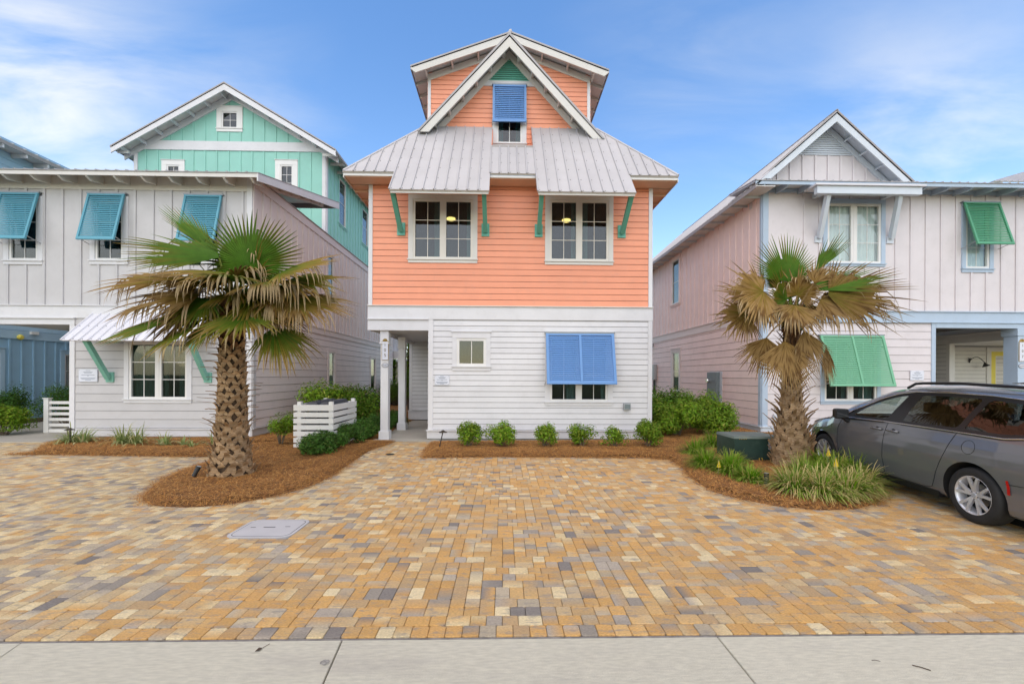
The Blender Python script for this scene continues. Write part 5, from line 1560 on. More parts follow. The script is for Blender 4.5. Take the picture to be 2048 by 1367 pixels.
Lf = [
 dict(h=LH(497, 530, -.35), d=(.04, .10, 1), n=(.05, -1, .12), Rr=1.02, amax=138, brown=0, droop=.03, tip=.03, nseg=56),
 dict(h=LH(425, 500, -.1), d=(-.72, 0, .75), n=(.72, -.35, .62), Rr=1.12, amax=30, brown=0, droop=.02, tip=.02, nseg=16),
 dict(h=LH(438, 515, -.45), d=(-1, -.15, .22), n=(.15, -.62, .75), Rr=1.45, amax=58, brown=.08, droop=.10, tip=.22, nseg=32),
 dict(h=LH(400, 530, -.1), d=(-1, .1, .35), n=(.3, -.5, .8), Rr=1.1, amax=50, brown=.02, droop=.12, tip=.1, nseg=28),
 dict(h=LH(345, 560, -.2), d=(-1, -.05, .10), n=(.05, -.45, .9), Rr=1.25, amax=75, brown=.62, droop=.20, tip=.35, nseg=40),
 dict(h=LH(455, 548, -.6), d=(-.9, -.6, .0), n=(-.1, -.4, .9), Rr=1.05, amax=95, brown=.50, droop=.25, tip=.30),
 dict(h=LH(463, 562, -.7), d=(.2, -1, .10), n=(.0, -.15, 1), Rr=.80, amax=120, brown=.22, droop=.30, tip=.35),
 dict(h=LH(400, 590, -.35), d=(-1, -.35, -.05), n=(-.1, -.5, .85), Rr=1.25, amax=85, brown=.75, droop=.28, tip=.42),
 dict(h=LH(330, 600, -.1), d=(-1, 0, -.2), n=(-.2, -.4, .85), Rr=1.05, amax=70, brown=.70, droop=.25, tip=.35, nseg=34),
 dict(h=LH(375, 628, -.25), d=(-1, -.15, -.28), n=(-.25, -.45, .85), Rr=1.4, amax=50, brown=.12, droop=.12, tip=.12, nseg=30),
 dict(h=LH(405, 640, -.2), d=(-.85, -.2, -.50), n=(-.4, -.5, .75), Rr=1.1, amax=75, brown=.16, droop=.2, tip=.15, nseg=34),
 dict(h=LH(430, 640, -.35), d=(-.5, -.4, -.75), n=(-.4, -.7, .6), Rr=.8, amax=80, brown=.2, droop=.2, tip=.2, nseg=34),
 dict(h=LH(490, 632, -.50), d=(.0, -.9, -.45), n=(.0, -.42, .9), Rr=.95, amax=130, brown=.30, droop=.28, tip=.30, nseg=50),
 dict(h=LH(560, 545, -.35), d=(1, -.2, .22), n=(-.2, -.5, .85), Rr=1.15, amax=80, brown=.42, droop=.12, tip=.28),
 dict(h=LH(575, 560, -.1), d=(1, -.1, -.02), n=(.1, -.5, .85), Rr=1.25, amax=80, brown=.35, droop=.2, tip=.45),
 dict(h=LH(530, 565, -.5), d=(.8, -.7, -.05), n=(.2, -.5, .85), Rr=.9, amax=100, brown=.40, droop=.35, tip=.5),
 dict(h=LH(590, 600, -.2), d=(1, -.1, -.15), n=(.15, -.5, .85), Rr=1.15, amax=80, brown=.55, droop=.25, tip=.4),
 dict(h=LH(560, 590, -.2), d=(.8, -.4, -.45), n=(.4, -.6, .7), Rr=.95, amax=85, brown=.60, droop=.3, tip=.35),
 dict(h=LH(548, 655, -.2), d=(.55, -.2, -.6), n=(.5, -.6, .6), Rr=1.05, amax=70, brown=.28, droop=.35, tip=.30, nseg=36),
]
Lf += [dict(h=LH(470, 535, .0), d=(-.3, .2, 1), n=(.1, -1, .3), Rr=.7, amax=110, brown=.15, droop=.1, tip=.2),
       dict(h=LH(505, 560, -.15), d=(.3, -.3, .6), n=(.0, -.8, .6), Rr=.8, amax=110, brown=.4, droop=.2, tip=.4)]
for k in range(20):                                          # fronds at the back and in the middle of the crown
    a = R(5+k*17.5+rng.uniform(-8, 8)); e = rng.uniform(-.55, .25)
    rr = rng.uniform(.35, .72); sy = math.sin(a)*(.8 if math.sin(a) > 0 else .5); d_ = Vector((math.cos(a), sy, e))
    Lf.append(dict(h=(math.cos(a)*rr, sy*rr, .10+e*.5), d=tuple(d_), n=(-.3*math.cos(a), -.4, .9), Rr=rng.uniform(.85, 1.1), amax=85,
                   brown=rng.choice((.15, .3, .5, .7)), droop=.28, tip=.3, nseg=30))
palm('stout palm with a big upright green fan, on the straw island before the grey house', lx, ly,
     [(0, .38), (.25, .325), (.6, .27), (1.2, .23), (2.0, .21), (2.6, .19), (3.1, .17)], 30, 8, 0, Lf, 3.25, 'fan palms in the straw beds')
rx, ry = 5.86, 8.22
def RH(px, py, dy=0.0):
    X, Z = PY(px, py, ry+dy); return (X-rx, dy, Z-3.25)
Rf = [
 dict(h=RH(1577, 562, -.3), d=(-.12, .1, 1), n=(.1, -1, .1), Rr=.98, amax=80, brown=0, droop=.03, tip=.08, nseg=40, bz=.0),
 dict(h=RH(1560, 575, -.1), d=(-.6, .0, .8), n=(.3, -1, .1), Rr=.55, amax=60, brown=.1, droop=.05, tip=.15, nseg=28),
 dict(h=RH(1630, 545, -.0), d=(.58, 0, .80), n=(-.75, -.5, .5), Rr=1.05, amax=22, brown=.0, droop=.02, tip=.05, nseg=14),
 dict(h=RH(1625, 580, -.25), d=(1, -.05, .36), n=(-.3, -.55, .8), Rr=1.42, amax=46, brown=.03, droop=.05, tip=.12, nseg=28),
 dict(h=RH(1527, 583, -.45), d=(-1, -.25, -.12), n=(-.25, -1, .35), Rr=.98, amax=125, brown=.80, droop=.12, tip=.35, nseg=50),
 dict(h=RH(1628, 565, -.5), d=(.35, -.1, .9), n=(-.2, -1, .3), Rr=.50, amax=60, brown=.95, droop=.05, tip=.3, nseg=30),
 dict(h=RH(1657, 590, -.45), d=(1, -.3, .05), n=(.1, -.85, .55), Rr=1.5, amax=75, brown=.70, droop=.12, tip=.3, nseg=50),
 dict(h=RH(1640, 600, -.4), d=(.7, -.5, -.35), n=(.2, -.85, .5), Rr=1.05, amax=90, brown=.9, droop=.25, tip=.45),
 dict(h=RH(1660, 585, .1), d=(1, .1, .1), n=(-.1, -.7, .7), Rr=1.5, amax=50, brown=.85, droop=.15, tip=.4, nseg=30),
 dict(h=RH(1495, 628, -.25), d=(-1, -.25, -.35), n=(-.3, -1, .4), Rr=.85, amax=85, brown=.72, droop=.16, tip=.35, nseg=36),
 dict(h=RH(1520, 605, .0), d=(-1, -.1, .05), n=(-.2, -.8, .5), Rr=1.0, amax=90, brown=.7, droop=.25, tip=.4, nseg=36),
 dict(h=RH(1570, 682, -.55), d=(-.05, -.25, -1), n=(-.1, -1, .25), Rr=1.05, amax=58, brown=1, droop=.06, tip=.12, nseg=40, bz=-.2),
 dict(h=RH(1533, 675, -.35), d=(-.3, -.1, -1), n=(-.5, -1, .1), Rr=.85, amax=60, brown=1, droop=.1, tip=.2, nseg=34, bz=-.2),
 dict(h=RH(1652, 692, -.3), d=(.05, -.1, -1), n=(.4, -1, .1), Rr=.80, amax=32, brown=1, droop=.05, tip=.1, nseg=22, bz=-.2),
 dict(h=RH(1608, 660, -.50), d=(.2, -.2, -1), n=(.2, -1, .2), Rr=.95, amax=50, brown=1, droop=.05, tip=.15, nseg=30, bz=-.25),
 dict(h=RH(1590, 610, -.55), d=(-.2, -.6, -.7), n=(0, -.8, .7), Rr=.8, amax=85, brown=.85, droop=.2, tip=.3, nseg=36),
]
Rf += [dict(h=RH(1600, 575, .05), d=(.1, .2, 1), n=(.1, -1, .3), Rr=.6, amax=110, brown=.1, droop=.1, tip=.2),
       dict(h=RH(1595, 590, -.25), d=(.25, -.3, .8), n=(.0, -1, .4), Rr=.62, amax=120, brown=.75, droop=.15, tip=.3),
       dict(h=RH(1572, 600, -.2), d=(-.4, -.2, .5), n=(-.1, -1, .4), Rr=.7, amax=110, brown=.35, droop=.15, tip=.3)]
for k in range(9):
    a = R(15+k*36+rng.uniform(-8, 8)); e = rng.uniform(-.3, .25); rr = rng.uniform(.35, .55); d_ = Vector((math.cos(a), abs(math.sin(a))*.8+.1, e))
    Rf.append(dict(h=(math.cos(a)*rr, abs(math.sin(a))*rr, .15+e*.4), d=tuple(d_), n=(-.3*math.cos(a), -.4, .9), Rr=rng.uniform(.8, 1.05), amax=80,
                   brown=rng.choice((.2, .5, .8, .9)), droop=.3, tip=.35, nseg=28))
palm('ragged palm with dead brown fronds hanging on its trunk, beside the parked van', rx, ry,
     [(0, .33), (.3, .33), (.7, .28), (1.1, .215), (1.5, .16), (2.4, .15), (3.0, .14)], 26, 8, 1, Rf, 3.25, 'fan palms in the straw beds')

def shrub_meshes(seed, w, h, nl, ls, cols, gap=.0, d=None, stalk=.12):
    """leaf mass and stems about the origin"""
    rg = random.Random(seed); d = d or w; cm = ColMesh()
    lobes = []
    for i in range(int(9+w*6)):
        a = rg.uniform(0, 2*PI); r = rg.uniform(.10, .36)
        lobes.append((math.cos(a)*r*w, math.sin(a)*r*d, rg.uniform(.30, .78)*h, rg.uniform(.16, .27)*min(w, d, h*1.3)+.02, rg.uniform(.78, 1.15)))
    for _ in range(nl):
        lx_, ly_, lz, lr, lj = rg.choice(lobes)
        v = Vector((rg.gauss(0, 1), rg.gauss(0, 1), rg.gauss(.15, 1))).normalized()
        q = rg.random()**.35*lr*(1+rg.uniform(-.08, .14)); p = Vector((lx_, ly_, lz))+v*q
        if p.z < stalk*h: continue
        nrm = (v+Vector((rg.uniform(-.6, .6), rg.uniform(-.6, .6), rg.uniform(.0, .9)))).normalized()
        ax_ = nrm.cross(Vector((rg.uniform(-1, 1), rg.uniform(-1, 1), rg.uniform(-1, 1)))).normalized(); sd = nrm.cross(ax_)
        L = ls*rg.uniform(.7, 1.25); W = L*.40
        c = mixc(cols[0], cols[1], rg.random()*.75+.25*(q/lr-.5)); c = tuple(x*lj*rg.uniform(.8, 1.2) for x in c)
        if rg.random() < .03: c = cols[2]
        cm.add([tuple(p-ax_*L*.5), tuple(p+sd*W*.5+nrm*W*.12), tuple(p+ax_*L*.5), tuple(p-sd*W*.5+nrm*W*.12)], [(0, 1, 2, 3)], [c, c, tuple(x*1.15 for x in c), c])
    sm = MB()
    for (a, b, z, lr, _) in lobes:
        sm.tube([(a*.12, b*.12, -.02), (a*.5, b*.5, z*.5), (a, b, z)], [.013*h+.004, .008*h+.003, .003], 5, cap=False)
    return cm, sm
def shrub(label, x, y, seed, w, h, nl, ls, cols, group, d=None, stalk=.12, z=.03):
    cm, sm = shrub_meshes(seed, w, h, nl, ls, cols, d=d, stalk=stalk)
    t = thing('shrub', label, 'shrub', (0, 0, 0), group)
    cm.build('foliage', leafm, t); sm.build('stems', stemm, t)
    t.location = (x, y, z)
    return t
FRESH = ((.075, .17, .015), (.24, .37, .04), (.36, .38, .08))
MID = ((.045, .11, .012), (.14, .26, .03), (.24, .22, .06))
DEEP = ((.030, .095, .016), (.10, .22, .04), (.10, .14, .04))
def gp(px, py): return G(px, py)
gs = 'young shrubs along the coral house wall'
for px, w, h, sd, nl, lab in ((937, .60, .62, 1, 2600, 'small round shrub beside the leaning path light, first in the wall row'),
                       (1001, .66, .66, 2, 2900, 'full rounded shrub, second in the row from the porch'),
                       (1089, .60, .56, 3, 1900, 'loose upright small shrub left of the blue shutter, third in the row'),
                       (1164, .62, .56, 4, 1900, 'small shrub below the blue shuttered window, fourth in the row'),
                       (1229, .58, .52, 5, 1100, 'thin split shrub with a gap in its middle below the outlet box'),
                       (1297, .72, .68, 6, 2900, 'bushy shrub at the right corner of the coral house')):
    x, _ = G(px, 895); X = XY(px, 10.95)
    shrub(lab, XY(px, 10.4), 10.4, sd, w*1.14, h*1.04, int(nl*.95), .074, FRESH, gs)
gr1 = 'evergreen shrubs between the coral and pink houses'
for px, Y, w, h, sd, lab in ((1330, 13.6, 1.7, 1.35, 11, 'tall evergreen shrub against the coral house corner'), (1392, 14.0, 1.6, 1.25, 12, 'evergreen shrub under the slim side window of the pink house'),
                        (1355, 12.3, 1.5, 1.05, 13, 'low broad shrub at the front of the clump between the houses'), (1432, 12.6, 1.35, 1.10, 14, 'evergreen shrub under the grey meter panel')):
    shrub(lab, XY(px, Y), Y, sd, w*1.12, h, 8000, .098, FRESH if sd in (12, 13, 14) else MID, gr1)
gr2 = 'shrubs behind the bin enclosure'
for px, Y, w, h, sd, lab in ((650, 13.5, 1.8, 1.55, 21, 'bright clipped shrub behind the bin enclosure, under the slim window'), (715, 14.0, 1.8, 1.55, 22, 'dark clipped shrub behind the bin enclosure, nearest the porch'), (690, 15.2, 1.7, 1.35, 23, 'shrub at the back of the clump behind the bins')):
    shrub(lab, XY(px, Y), Y, sd, w, h, 8000, .098, FRESH if sd == 21 else MID, gr2)
shrub('bare stemmed little shrub between the grey wall and the bin enclosure', XY(562, 10.6), 10.6, 31, .82, .86, 2600, .06, FRESH, None, stalk=.34)
gr3 = 'dark low hedge plants beside the walk'
for px, py, w, h, sd, lab in ((622, 915, .8, .55, 41, 'front end plant of the dark low hedge'), (655, 905, .8, .60, 42, 'second plant of the dark hedge, in front of the bin enclosure'),
                      (690, 893, .85, .62, 43, 'dark hedge plant at the right corner of the bin enclosure'), (722, 880, .85, .66, 44, 'dark hedge plant beside the white enclosure slats'),
                      (752, 868, .85, .7, 45, 'dark hedge plant left of the first porch post'), (785, 858, .85, .72, 46, 'dark hedge plant seen between the two porch posts')):
    x, y = G(px, py); shrub(lab, x+.05, y+.1, sd, w*1.18, h*.88, 5200, .070, DEEP, gr3)
gr4 = 'evergreen shrubs along the blue house'
for X, Y, w, h, sd, col, lab in ((-14.7, 12.4, 1.2, .95, 51, FRESH, 'bright low shrub at the left edge, beside the carport slab'), (-15.4, 14.8, 1.8, 1.45, 52, DEEP, 'large dark shrub before the blue wall'),
                           (-15.0, 15.9, 1.7, 1.45, 53, MID, 'shrub beside the low slatted gate'), (-17.9, 15.0, 1.5, 1.5, 54, DEEP, 'dark shrub deepest beside the blue wall')):
    shrub(lab, X, Y, sd, w, h, 5500, .075, col, gr4)
# tropical growth behind the porch
def far_tuft(label, x, y, h, n, seed, cat='shrub'):
    rg = random.Random(seed); t = thing('palmetto', label, 'palmetto', (x, y, 0)); cm = ColMesh()
    for _ in range(n):
        a = rg.uniform(0, 2*PI); e = rg.uniform(.2, 1.4); z0 = rg.uniform(.1, .95)*h; L = rg.uniform(.5, 1.0); p = Vector((x, y, z0)); pts = []; d_ = Vector((math.cos(a)*math.cos(e), math.sin(a)*math.cos(e), math.sin(e)))
        for j in range(5): pts.append(p.copy()); p = p+d_*L/4; d_ = (d_+Vector((0, 0, -.28))).normalized()
        s_ = Vector((-math.sin(a), math.cos(a), 0)); c = mixc(MID[0], FRESH[1], rg.random()); vs = []
        for j, q in enumerate(pts): w = .035*(1-j/4.6); vs += [tuple(q-s_*w), tuple(q+s_*w)]
        cm.add(vs, [(2*j, 2*j+1, 2*j+3, 2*j+2) for j in range(4)], [c]*10)
    cm.build('fronds', leafm, t); m_ = MB(); m_.tube([(x, y, 0), (x, y, h*.8)], [.14, .10], 8); m_.build('trunk', barkm, t)
far_tuft('palmetto behind the porch, seen between the second post and the white wall', XY(818, 24), 24, 4.2, 420, 1)
far_tuft('small palmetto past the end of the grey house', XY(788, 27.5), 27.5, 3.0, 260, 2)
shrub('shrub at the back of the side yard', XY(790, 24), 24, 61, 1.9, 1.6, 4000, .09, MID, None)
shrub('climbing green shrub behind the second porch post', XY(818, 21), 21, 62, 1.2, 2.6, 5000, .09, MID, None)

def clump(label, x, y, seed, r, h, nb, cols, group, spread=1.0, wd=.0125):
    rg = random.Random(seed); cm = ColMesh()
    for _ in range(nb):
        a = rg.uniform(0, 2*PI); r0 = rg.random()**.7*r*.45; e = rg.uniform(.5, 1.5); L = h*rg.uniform(.75, 1.35)
        p = Vector((math.cos(a)*r0, math.sin(a)*r0, 0)); a2 = a+rg.uniform(-.5, .5); d_ = Vector((math.cos(a2)*math.cos(e)*spread, math.sin(a2)*math.cos(e)*spread, math.sin(e))).normalized(); s_ = Vector((-math.sin(a2), math.cos(a2), 0))
        w = wd*rg.uniform(.7, 1.3); vs = []; cs = []
        k = rg.random(); c = mixc(cols[0], cols[1], rg.random()); dry = k < cols[3]
        g_ = rg.uniform(.14, .46)
        for j in range(6):
            t = j/5; ww = w*(1-t*.85); vs += [tuple(p-s_*ww), tuple(p+s_*ww)]
            cs += [mixc(c, cols[2], (.9 if dry else 0) if t < .8 else (1 if dry else .35))]*2
            p = p+d_*L/5; d_ = (d_+Vector((0, 0, -g_*(1+t)))).normalized()
            if p.z < .01: p.z = .01
        cm.add(vs, [(2*j, 2*j+1, 2*j+3, 2*j+2) for j in range(5)], cs)
    o = cm.build('grass_clump', leafm); o.location = (x, y, .045); tag(o, label, 'grass clump', group); return o
LIR = ((.055, .17, .010), (.17, .38, .025), (.45, .36, .12), .10)
gl_ = 'green clumps by the transformer'
for px, py, r, h, n, lab in ((1392, 905, .30, .36, 420, 'grass clump at the far left of the right bed, nearest the shrubs'), (1425, 890, .30, .38, 420, 'grass clump tucked against the left side of the transformer'),
                        (1412, 932, .30, .36, 460, 'grass clump in front of the far left one'), (1462, 945, .32, .38, 520, 'grass clump holding the small yellow flag'),
                        (1500, 962, .28, .28, 420, 'grass clump just left of the black spotlight'), (1475, 925, .24, .22, 260, 'grass clump against the front of the transformer')):
    x, y = G(px, py+6); clump(lab, x, y, int(px), r, h, n, LIR, gl_)
LIR2 = ((.065, .18, .012), (.19, .37, .03), (.60, .46, .22), .42)
gl2 = 'shaggy clumps around the ragged palm'
for px, py, r, h, n, lab in ((1590, 985, .36, .40, 560, 'shaggy clump in front of the ragged palm, left end'), (1640, 992, .36, .40, 560, 'shaggy clump in front of the ragged palm, in the middle of the front line'),
                        (1690, 990, .36, .40, 560, 'shaggy clump with dry lower blades near the rear wheel'), (1722, 980, .32, .38, 480, 'rightmost shaggy clump at the tip of the straw bed')):
    x, y = G(px, py+4); clump(lab, x, y, int(px), r, h, n, LIR2, gl2, spread=1.2)
for px, py, r, h, n, lab in ((1615, 965, .36, .42, 560, 'green clump at the foot of the ragged palm'), (1668, 962, .36, .44, 560, 'green clump before the yellow flags'), (1650, 945, .34, .42, 480, 'green clump between the palm and the front wheel'),
                             (1708, 958, .34, .42, 480, 'green clump beside the van, behind the rightmost one')):
    x, y = G(px, py+4); clump(lab, x, y, int(px)+1, r, h, n, LIR, gl2)
VAR = ((.14, .22, .06), (.40, .44, .20), (.55, .50, .28), .08)
gv = 'striped lily clumps along the grey house'
for px, py, r, h, n, lab in ((143, 888, .24, .34, 60, 'striped clump beside the path light at the carport corner'), (166, 889, .24, .32, 60, 'striped clump just right of the carport corner clump'), (246, 891, .24, .36, 60, 'striped clump below the white notice plate'),
                        (272, 892, .24, .34, 60, 'striped clump left under the window'), (330, 893, .14, .24, 26, 'small striped tuft under the window'), (368, 892, .10, .20, 14, 'tiny striped tuft near the window corner'),
                        (386, 897, .12, .22, 16, 'little striped tuft left of the palm'), (432, 893, .16, .26, 26, 'striped tuft half hidden behind the palm trunk')):
    x, y = G(px, py); y = min(y, 11.55); clump(lab, XY(px, y), y, int(px), r*1.3, h*1.35, int(n*1.4), VAR, gv, wd=.018)

# ------------------------------------------------------------------ minivan
carp = mat('grey_car_paint', (.140, .143, .155), rough=.25, metal=.25, var=0, coat=1, spec=.5)
chrome = mat('chrome', (.75, .75, .76), rough=.12, metal=1, var=0)
alloy = mat('alloy_wheel', (.66, .66, .68), rough=.35, metal=.5, var=.03)
tyrem = mat('tyre_rubber', (.018, .018, .018), rough=.75, var=.2, vscale=8, bump=.2, bscale=60)
blackp = mat('black_trim', (.012, .012, .013), rough=.3, var=0)
blackm = mat('matt_black', (.008, .008, .008), rough=.9, var=0)
redl = mat('red_reflector', (.45, .01, .012), rough=.2, var=0)
seatm = mat('van_interior', (.06, .055, .05), rough=.8)
VA = R(9.3); HX = Vector((math.sin(VA), math.cos(VA), 0)); LY = Vector((-math.cos(VA), math.sin(VA), 0))
VO = Vector((5.962, 5.092, 0))-LY*.975
VM = Matrix(((HX.x, LY.x, 0, VO.x), (HX.y, LY.y, 0, VO.y), (0, 0, 1, 0), (0, 0, 0, 1)))
def sstep(a, b, x): t = max(0, min(1, (x-a)/(b-a))); return t*t*(3-2*t)
def lerpt(tab, x):
    if x <= tab[0][0]: return tab[0][1]
    for (a, p), (b, q) in zip(tab, tab[1:]):
        if x <= b: t = (x-a)/(b-a); t = t*t*(3-2*t)*.35+t*.65; return p+(q-p)*t
    return tab[-1][1]
ZC = [(-1.13, .70), (-1.10, 1.10), (-.98, 1.45), (-.80, 1.685), (-.2, 1.735), (.6, 1.765), (1.2, 1.755), (1.7, 1.68), (2.2, 1.50), (2.7, 1.255), (3.0, 1.10), (3.4, 1.03), (3.75, .94), (3.95, .82), (4.03, .62)]
WX = [(-1.13, .84), (-1.05, .91), (-.7, .975), (-.3, 1.0), (2.6, 1.0), (3.2, .975), (3.6, .91), (3.9, .78), (4.03, .60)]
SEC = [(.86, .20), (.925, .235), (.955, .30), (.968, .40), (.985, .52), (.995, .64), (1.0, .76), (.995, .88), (.985, .96), (.970, 1.02), (.955, 1.08), (.940, 1.12),
       (.905, 1.22), (.865, 1.33), (.820, 1.44), (.775, 1.54), (.735, 1.61), (.69, 1.655), (.60, 1.69), (.46, 1.715), (.28, 1.735), (0, 1.745)]
def vsec(x):
    zc = lerpt(ZC, x); w = lerpt(WX, x); out = []
    th = max(0, min(1, (zc-1.16)/(1.745-1.16))); bt = min(1.12, zc-.10)
    for i, (y, z) in enumerate(SEC):
        if z <= 1.12:
            zz = .20+(z-.20)*(bt-.20)/.92
            if z < .3: zz += .04*sstep(3.3, 3.9, x)+.08*sstep(-.8, -1.1, x)
            yy = y
        else:
            f = (z-1.12)/(1.745-1.12); zz = bt+(zc-bt)*f
            k = i-12; hood = .94*(1-(k/9)**2.6) if k > 0 else .93
            yy = y*th+hood*(1-th)
            if th < 1: zz = bt+(zc-bt)*(f*th+(1-(1-min(1, (k+1)/10))**2)*(1-th))
        out.append((yy*w, zz))
    return out
def vside(x, z, off=0.0):
    s = vsec(x)
    for (y0, z0), (y1, z1) in zip(s, s[1:]):
        if z0 <= z <= z1 and z1 > z0: return Vector((x, y0+(y1-y0)*(z-z0)/(z1-z0)+off, z))
    return Vector((x, s[0][0]+off, z)) if z < s[0][1] else Vector((x, s[-3][0]+off, z))
van = thing('minivan', 'dark grey minivan parked beside the ragged palm on the pavers', 'minivan', (VO.x+HX.x*1.4, VO.y+HX.y*1.4, 0))
def vb(mb, name, m, parent=None, smooth=False, label=None, kind=None):
    me = mb.mesh(name, m, smooth); me.transform(VM); return link(name, me, parent or van, kind, label)
WHX = (0.0, 3.089); WR = .352; ARCH = .415; WZ = .352
WF = [(2.32, 1.125), (1.50, 1.15), (1.23, 1.565), (1.60, 1.50), (2.0, 1.335)]            # front door glass
WF = [(2.36, 1.115), (1.48, 1.15), (1.22, 1.585), (1.45, 1.555), (1.75, 1.455), (2.05, 1.31)]
WM = [(1.20, 1.15), (.26, 1.15), (.06, 1.585), (1.0, 1.605)]
WB = [(.20, 1.15), (-.36, 1.145), (-.62, 1.19), (-.82, 1.32), (-.80, 1.45), (-.62, 1.53), (.0, 1.58)]
xs = []
x = -1.13
while x < 4.03: xs.append(x); x += .02 if (abs(x) < .47 or abs(x-3.089) < .47) else .055
xs.append(4.03)
def vbody():
    mb = MB(); rows = []
    n = len(SEC)
    # insert finer vertical steps between sill and belt so that the arches are round
    def fine(s):
        o = []
        for (a, b) in zip(s, s[1:]):
            o.append(a)
            if b[1]-a[1] > .06: o += [((a[0]*2+b[0])/3, (a[1]*2+b[1])/3), ((a[0]+b[0]*2)/3, (a[1]+b[1]*2)/3)]
        return o+[s[-1]]
    base = [fine(SEC)]
    cnt = None
    import itertools
    def sec_fine(x):
        s = vsec(x); o = []
        for i, (a, b) in enumerate(zip(s, s[1:])):
            o.append(a)
            if SEC[i+1][1]-SEC[i][1] > .05: o += [(a[0]+(b[0]-a[0])*k_/5, a[1]+(b[1]-a[1])*k_/5) for k_ in range(1, 5)]
        return o+[s[-1]]
    for x in xs:
        s = sec_fine(x); rows.append([(x, y, z) for y, z in s]+[(x, -y, z) for y, z in s[-2::-1]])
    m = len(rows[0]); V = [list(p) for r in rows for p in r]
    def in_arch(p): return any((p[0]-wx)**2+(p[2]-WZ)**2 < ARCH**2 for wx in WHX) and abs(p[1]) > .45
    glass_polys = [WF, WM, WB]
    F_ = []
    for i in range(len(rows)-1):
        for j in range(m-1):
            q = (i*m+j, i*m+j+1, (i+1)*m+j+1, (i+1)*m+j)
            c = [sum(V[k][a] for k in q)/4 for a in range(3)]
            if in_arch(c): continue
            if abs(c[1]) > .6 and any(in_poly((c[0], c[2]), g_) for g_ in glass_polys): continue
            if 1.45 < c[0] < 2.92 and abs(c[1]) < .80*(1-.06*(c[0]-1.5)) and c[2] > 1.13 and c[2] > lerpt(ZC, c[0])-.09: continue
            F_.append(q)
    used = {k for f in F_ for k in f}
    for k in used:
        p = V[k]
        for wx in WHX:
            d = math.hypot(p[0]-wx, p[2]-WZ)
            if d < ARCH+.014 and abs(p[1]) > .45:
                if d < 1e-6: continue
                s = ARCH/d; p[0] = wx+(p[0]-wx)*s; p[2] = WZ+(p[2]-WZ)*s
    mb.v = [tuple(p) for p in V]; mb.f = F_; mb.mi = [0]*len(F_)
    i0 = 0; mb.f.append(tuple(range(m-1, -1, -1))); l = (len(rows)-1)*m; mb.f.append(tuple(l+k for k in range(m))); mb.mi += [0, 0]
    return mb
body = vb(vbody(), 'body', carp, smooth=True)
def mapped(poly, off, side=1, k=5):
    out = []
    for i in range(len(poly)):
        a, b = poly[i], poly[(i+1) % len(poly)]
        for j in range(k):
            t = j/k; p = vside(a[0]+(b[0]-a[0])*t, a[1]+(b[1]-a[1])*t, off); out.append(Vector((p.x, p.y*side, p.z)))
    return out
def roundpoly(p, k=3):
    q = [(x, z) for x, z in p]
    for _ in range(1):
        o = []
        for i in range(len(q)):
            a, b = q[i], q[(i+1) % len(q)]
            L = math.hypot(b[0]-a[0], b[1]-a[1]); r = min(.25, .05/L)
            o += [(a[0]+(b[0]-a[0])*r, a[1]+(b[1]-a[1])*r), (b[0]-(b[0]-a[0])*r, b[1]-(b[1]-a[1])*r)]
        q = o
    return q
def vgrid(poly, off, side, mname, m, parent, step=.06):
    """glass laid on the body side as narrow columns"""
    mb = MB(); us = [p[0] for p in poly]; a = min(us)
    n = max(2, int((max(us)-a)/step)); w = (max(us)-a)/n
    for i in range(n):
        c = between(poly, 'u', a+i*w, a+(i+1)*w)
        if not c: continue
        zs = [q[1] for q in c]; z0 = min(zs); k = max(1, int((max(zs)-z0)/.07)+1); h = (max(zs)-z0)/k
        for j in range(k):
            d = between(c, 'v', z0+j*h, z0+(j+1)*h)
            if d:
                pts = [vside(x, z, off) for x, z in d]; mb.face([(p.x, p.y*side, p.z) for p in pts])
    return vb(mb, mname, m, parent)
def grow(poly, e):
    cx = sum(p[0] for p in poly)/len(poly); cz = sum(p[1] for p in poly)/len(poly); out = []
    n = len(poly)
    ar = sum(poly[i][0]*poly[(i+1) % n][1]-poly[(i+1) % n][0]*poly[i][1] for i in range(n)); sg = 1 if ar > 0 else -1
    for i in range(n):
        a, b, c = Vector(poly[i-1]), Vector(poly[i]), Vector(poly[(i+1) % n]); d1 = (b-a).normalized(); d2 = (c-b).normalized()
        n1 = Vector((d1.y, -d1.x))*sg; n2 = Vector((d2.y, -d2.x))*sg; nn = (n1+n2); nn = nn/max(.3, nn.length_squared/2)
        q = b+nn*e; out.append((q.x, q.y))
    return out
def ring(poly, e0, e1, off, side, name, m, parent):
    mb = MB(); A, B = grow(poly, e0), grow(poly, e1); n = len(A); K = 4
    for i in range(n):
        for j in range(K):
            t0, t1 = j/K, (j+1)/K; j_ = (i+1) % n
            q = [(A[i][0]+(A[j_][0]-A[i][0])*t0, A[i][1]+(A[j_][1]-A[i][1])*t0), (A[i][0]+(A[j_][0]-A[i][0])*t1, A[i][1]+(A[j_][1]-A[i][1])*t1),
                 (B[i][0]+(B[j_][0]-B[i][0])*t1, B[i][1]+(B[j_][1]-B[i][1])*t1), (B[i][0]+(B[j_][0]-B[i][0])*t0, B[i][1]+(B[j_][1]-B[i][1])*t0)]
            mb.face([(p.x, p.y*side, p.z) for p in (vside(x, z, off) for x, z in q)])
    return vb(mb, name, m, parent)
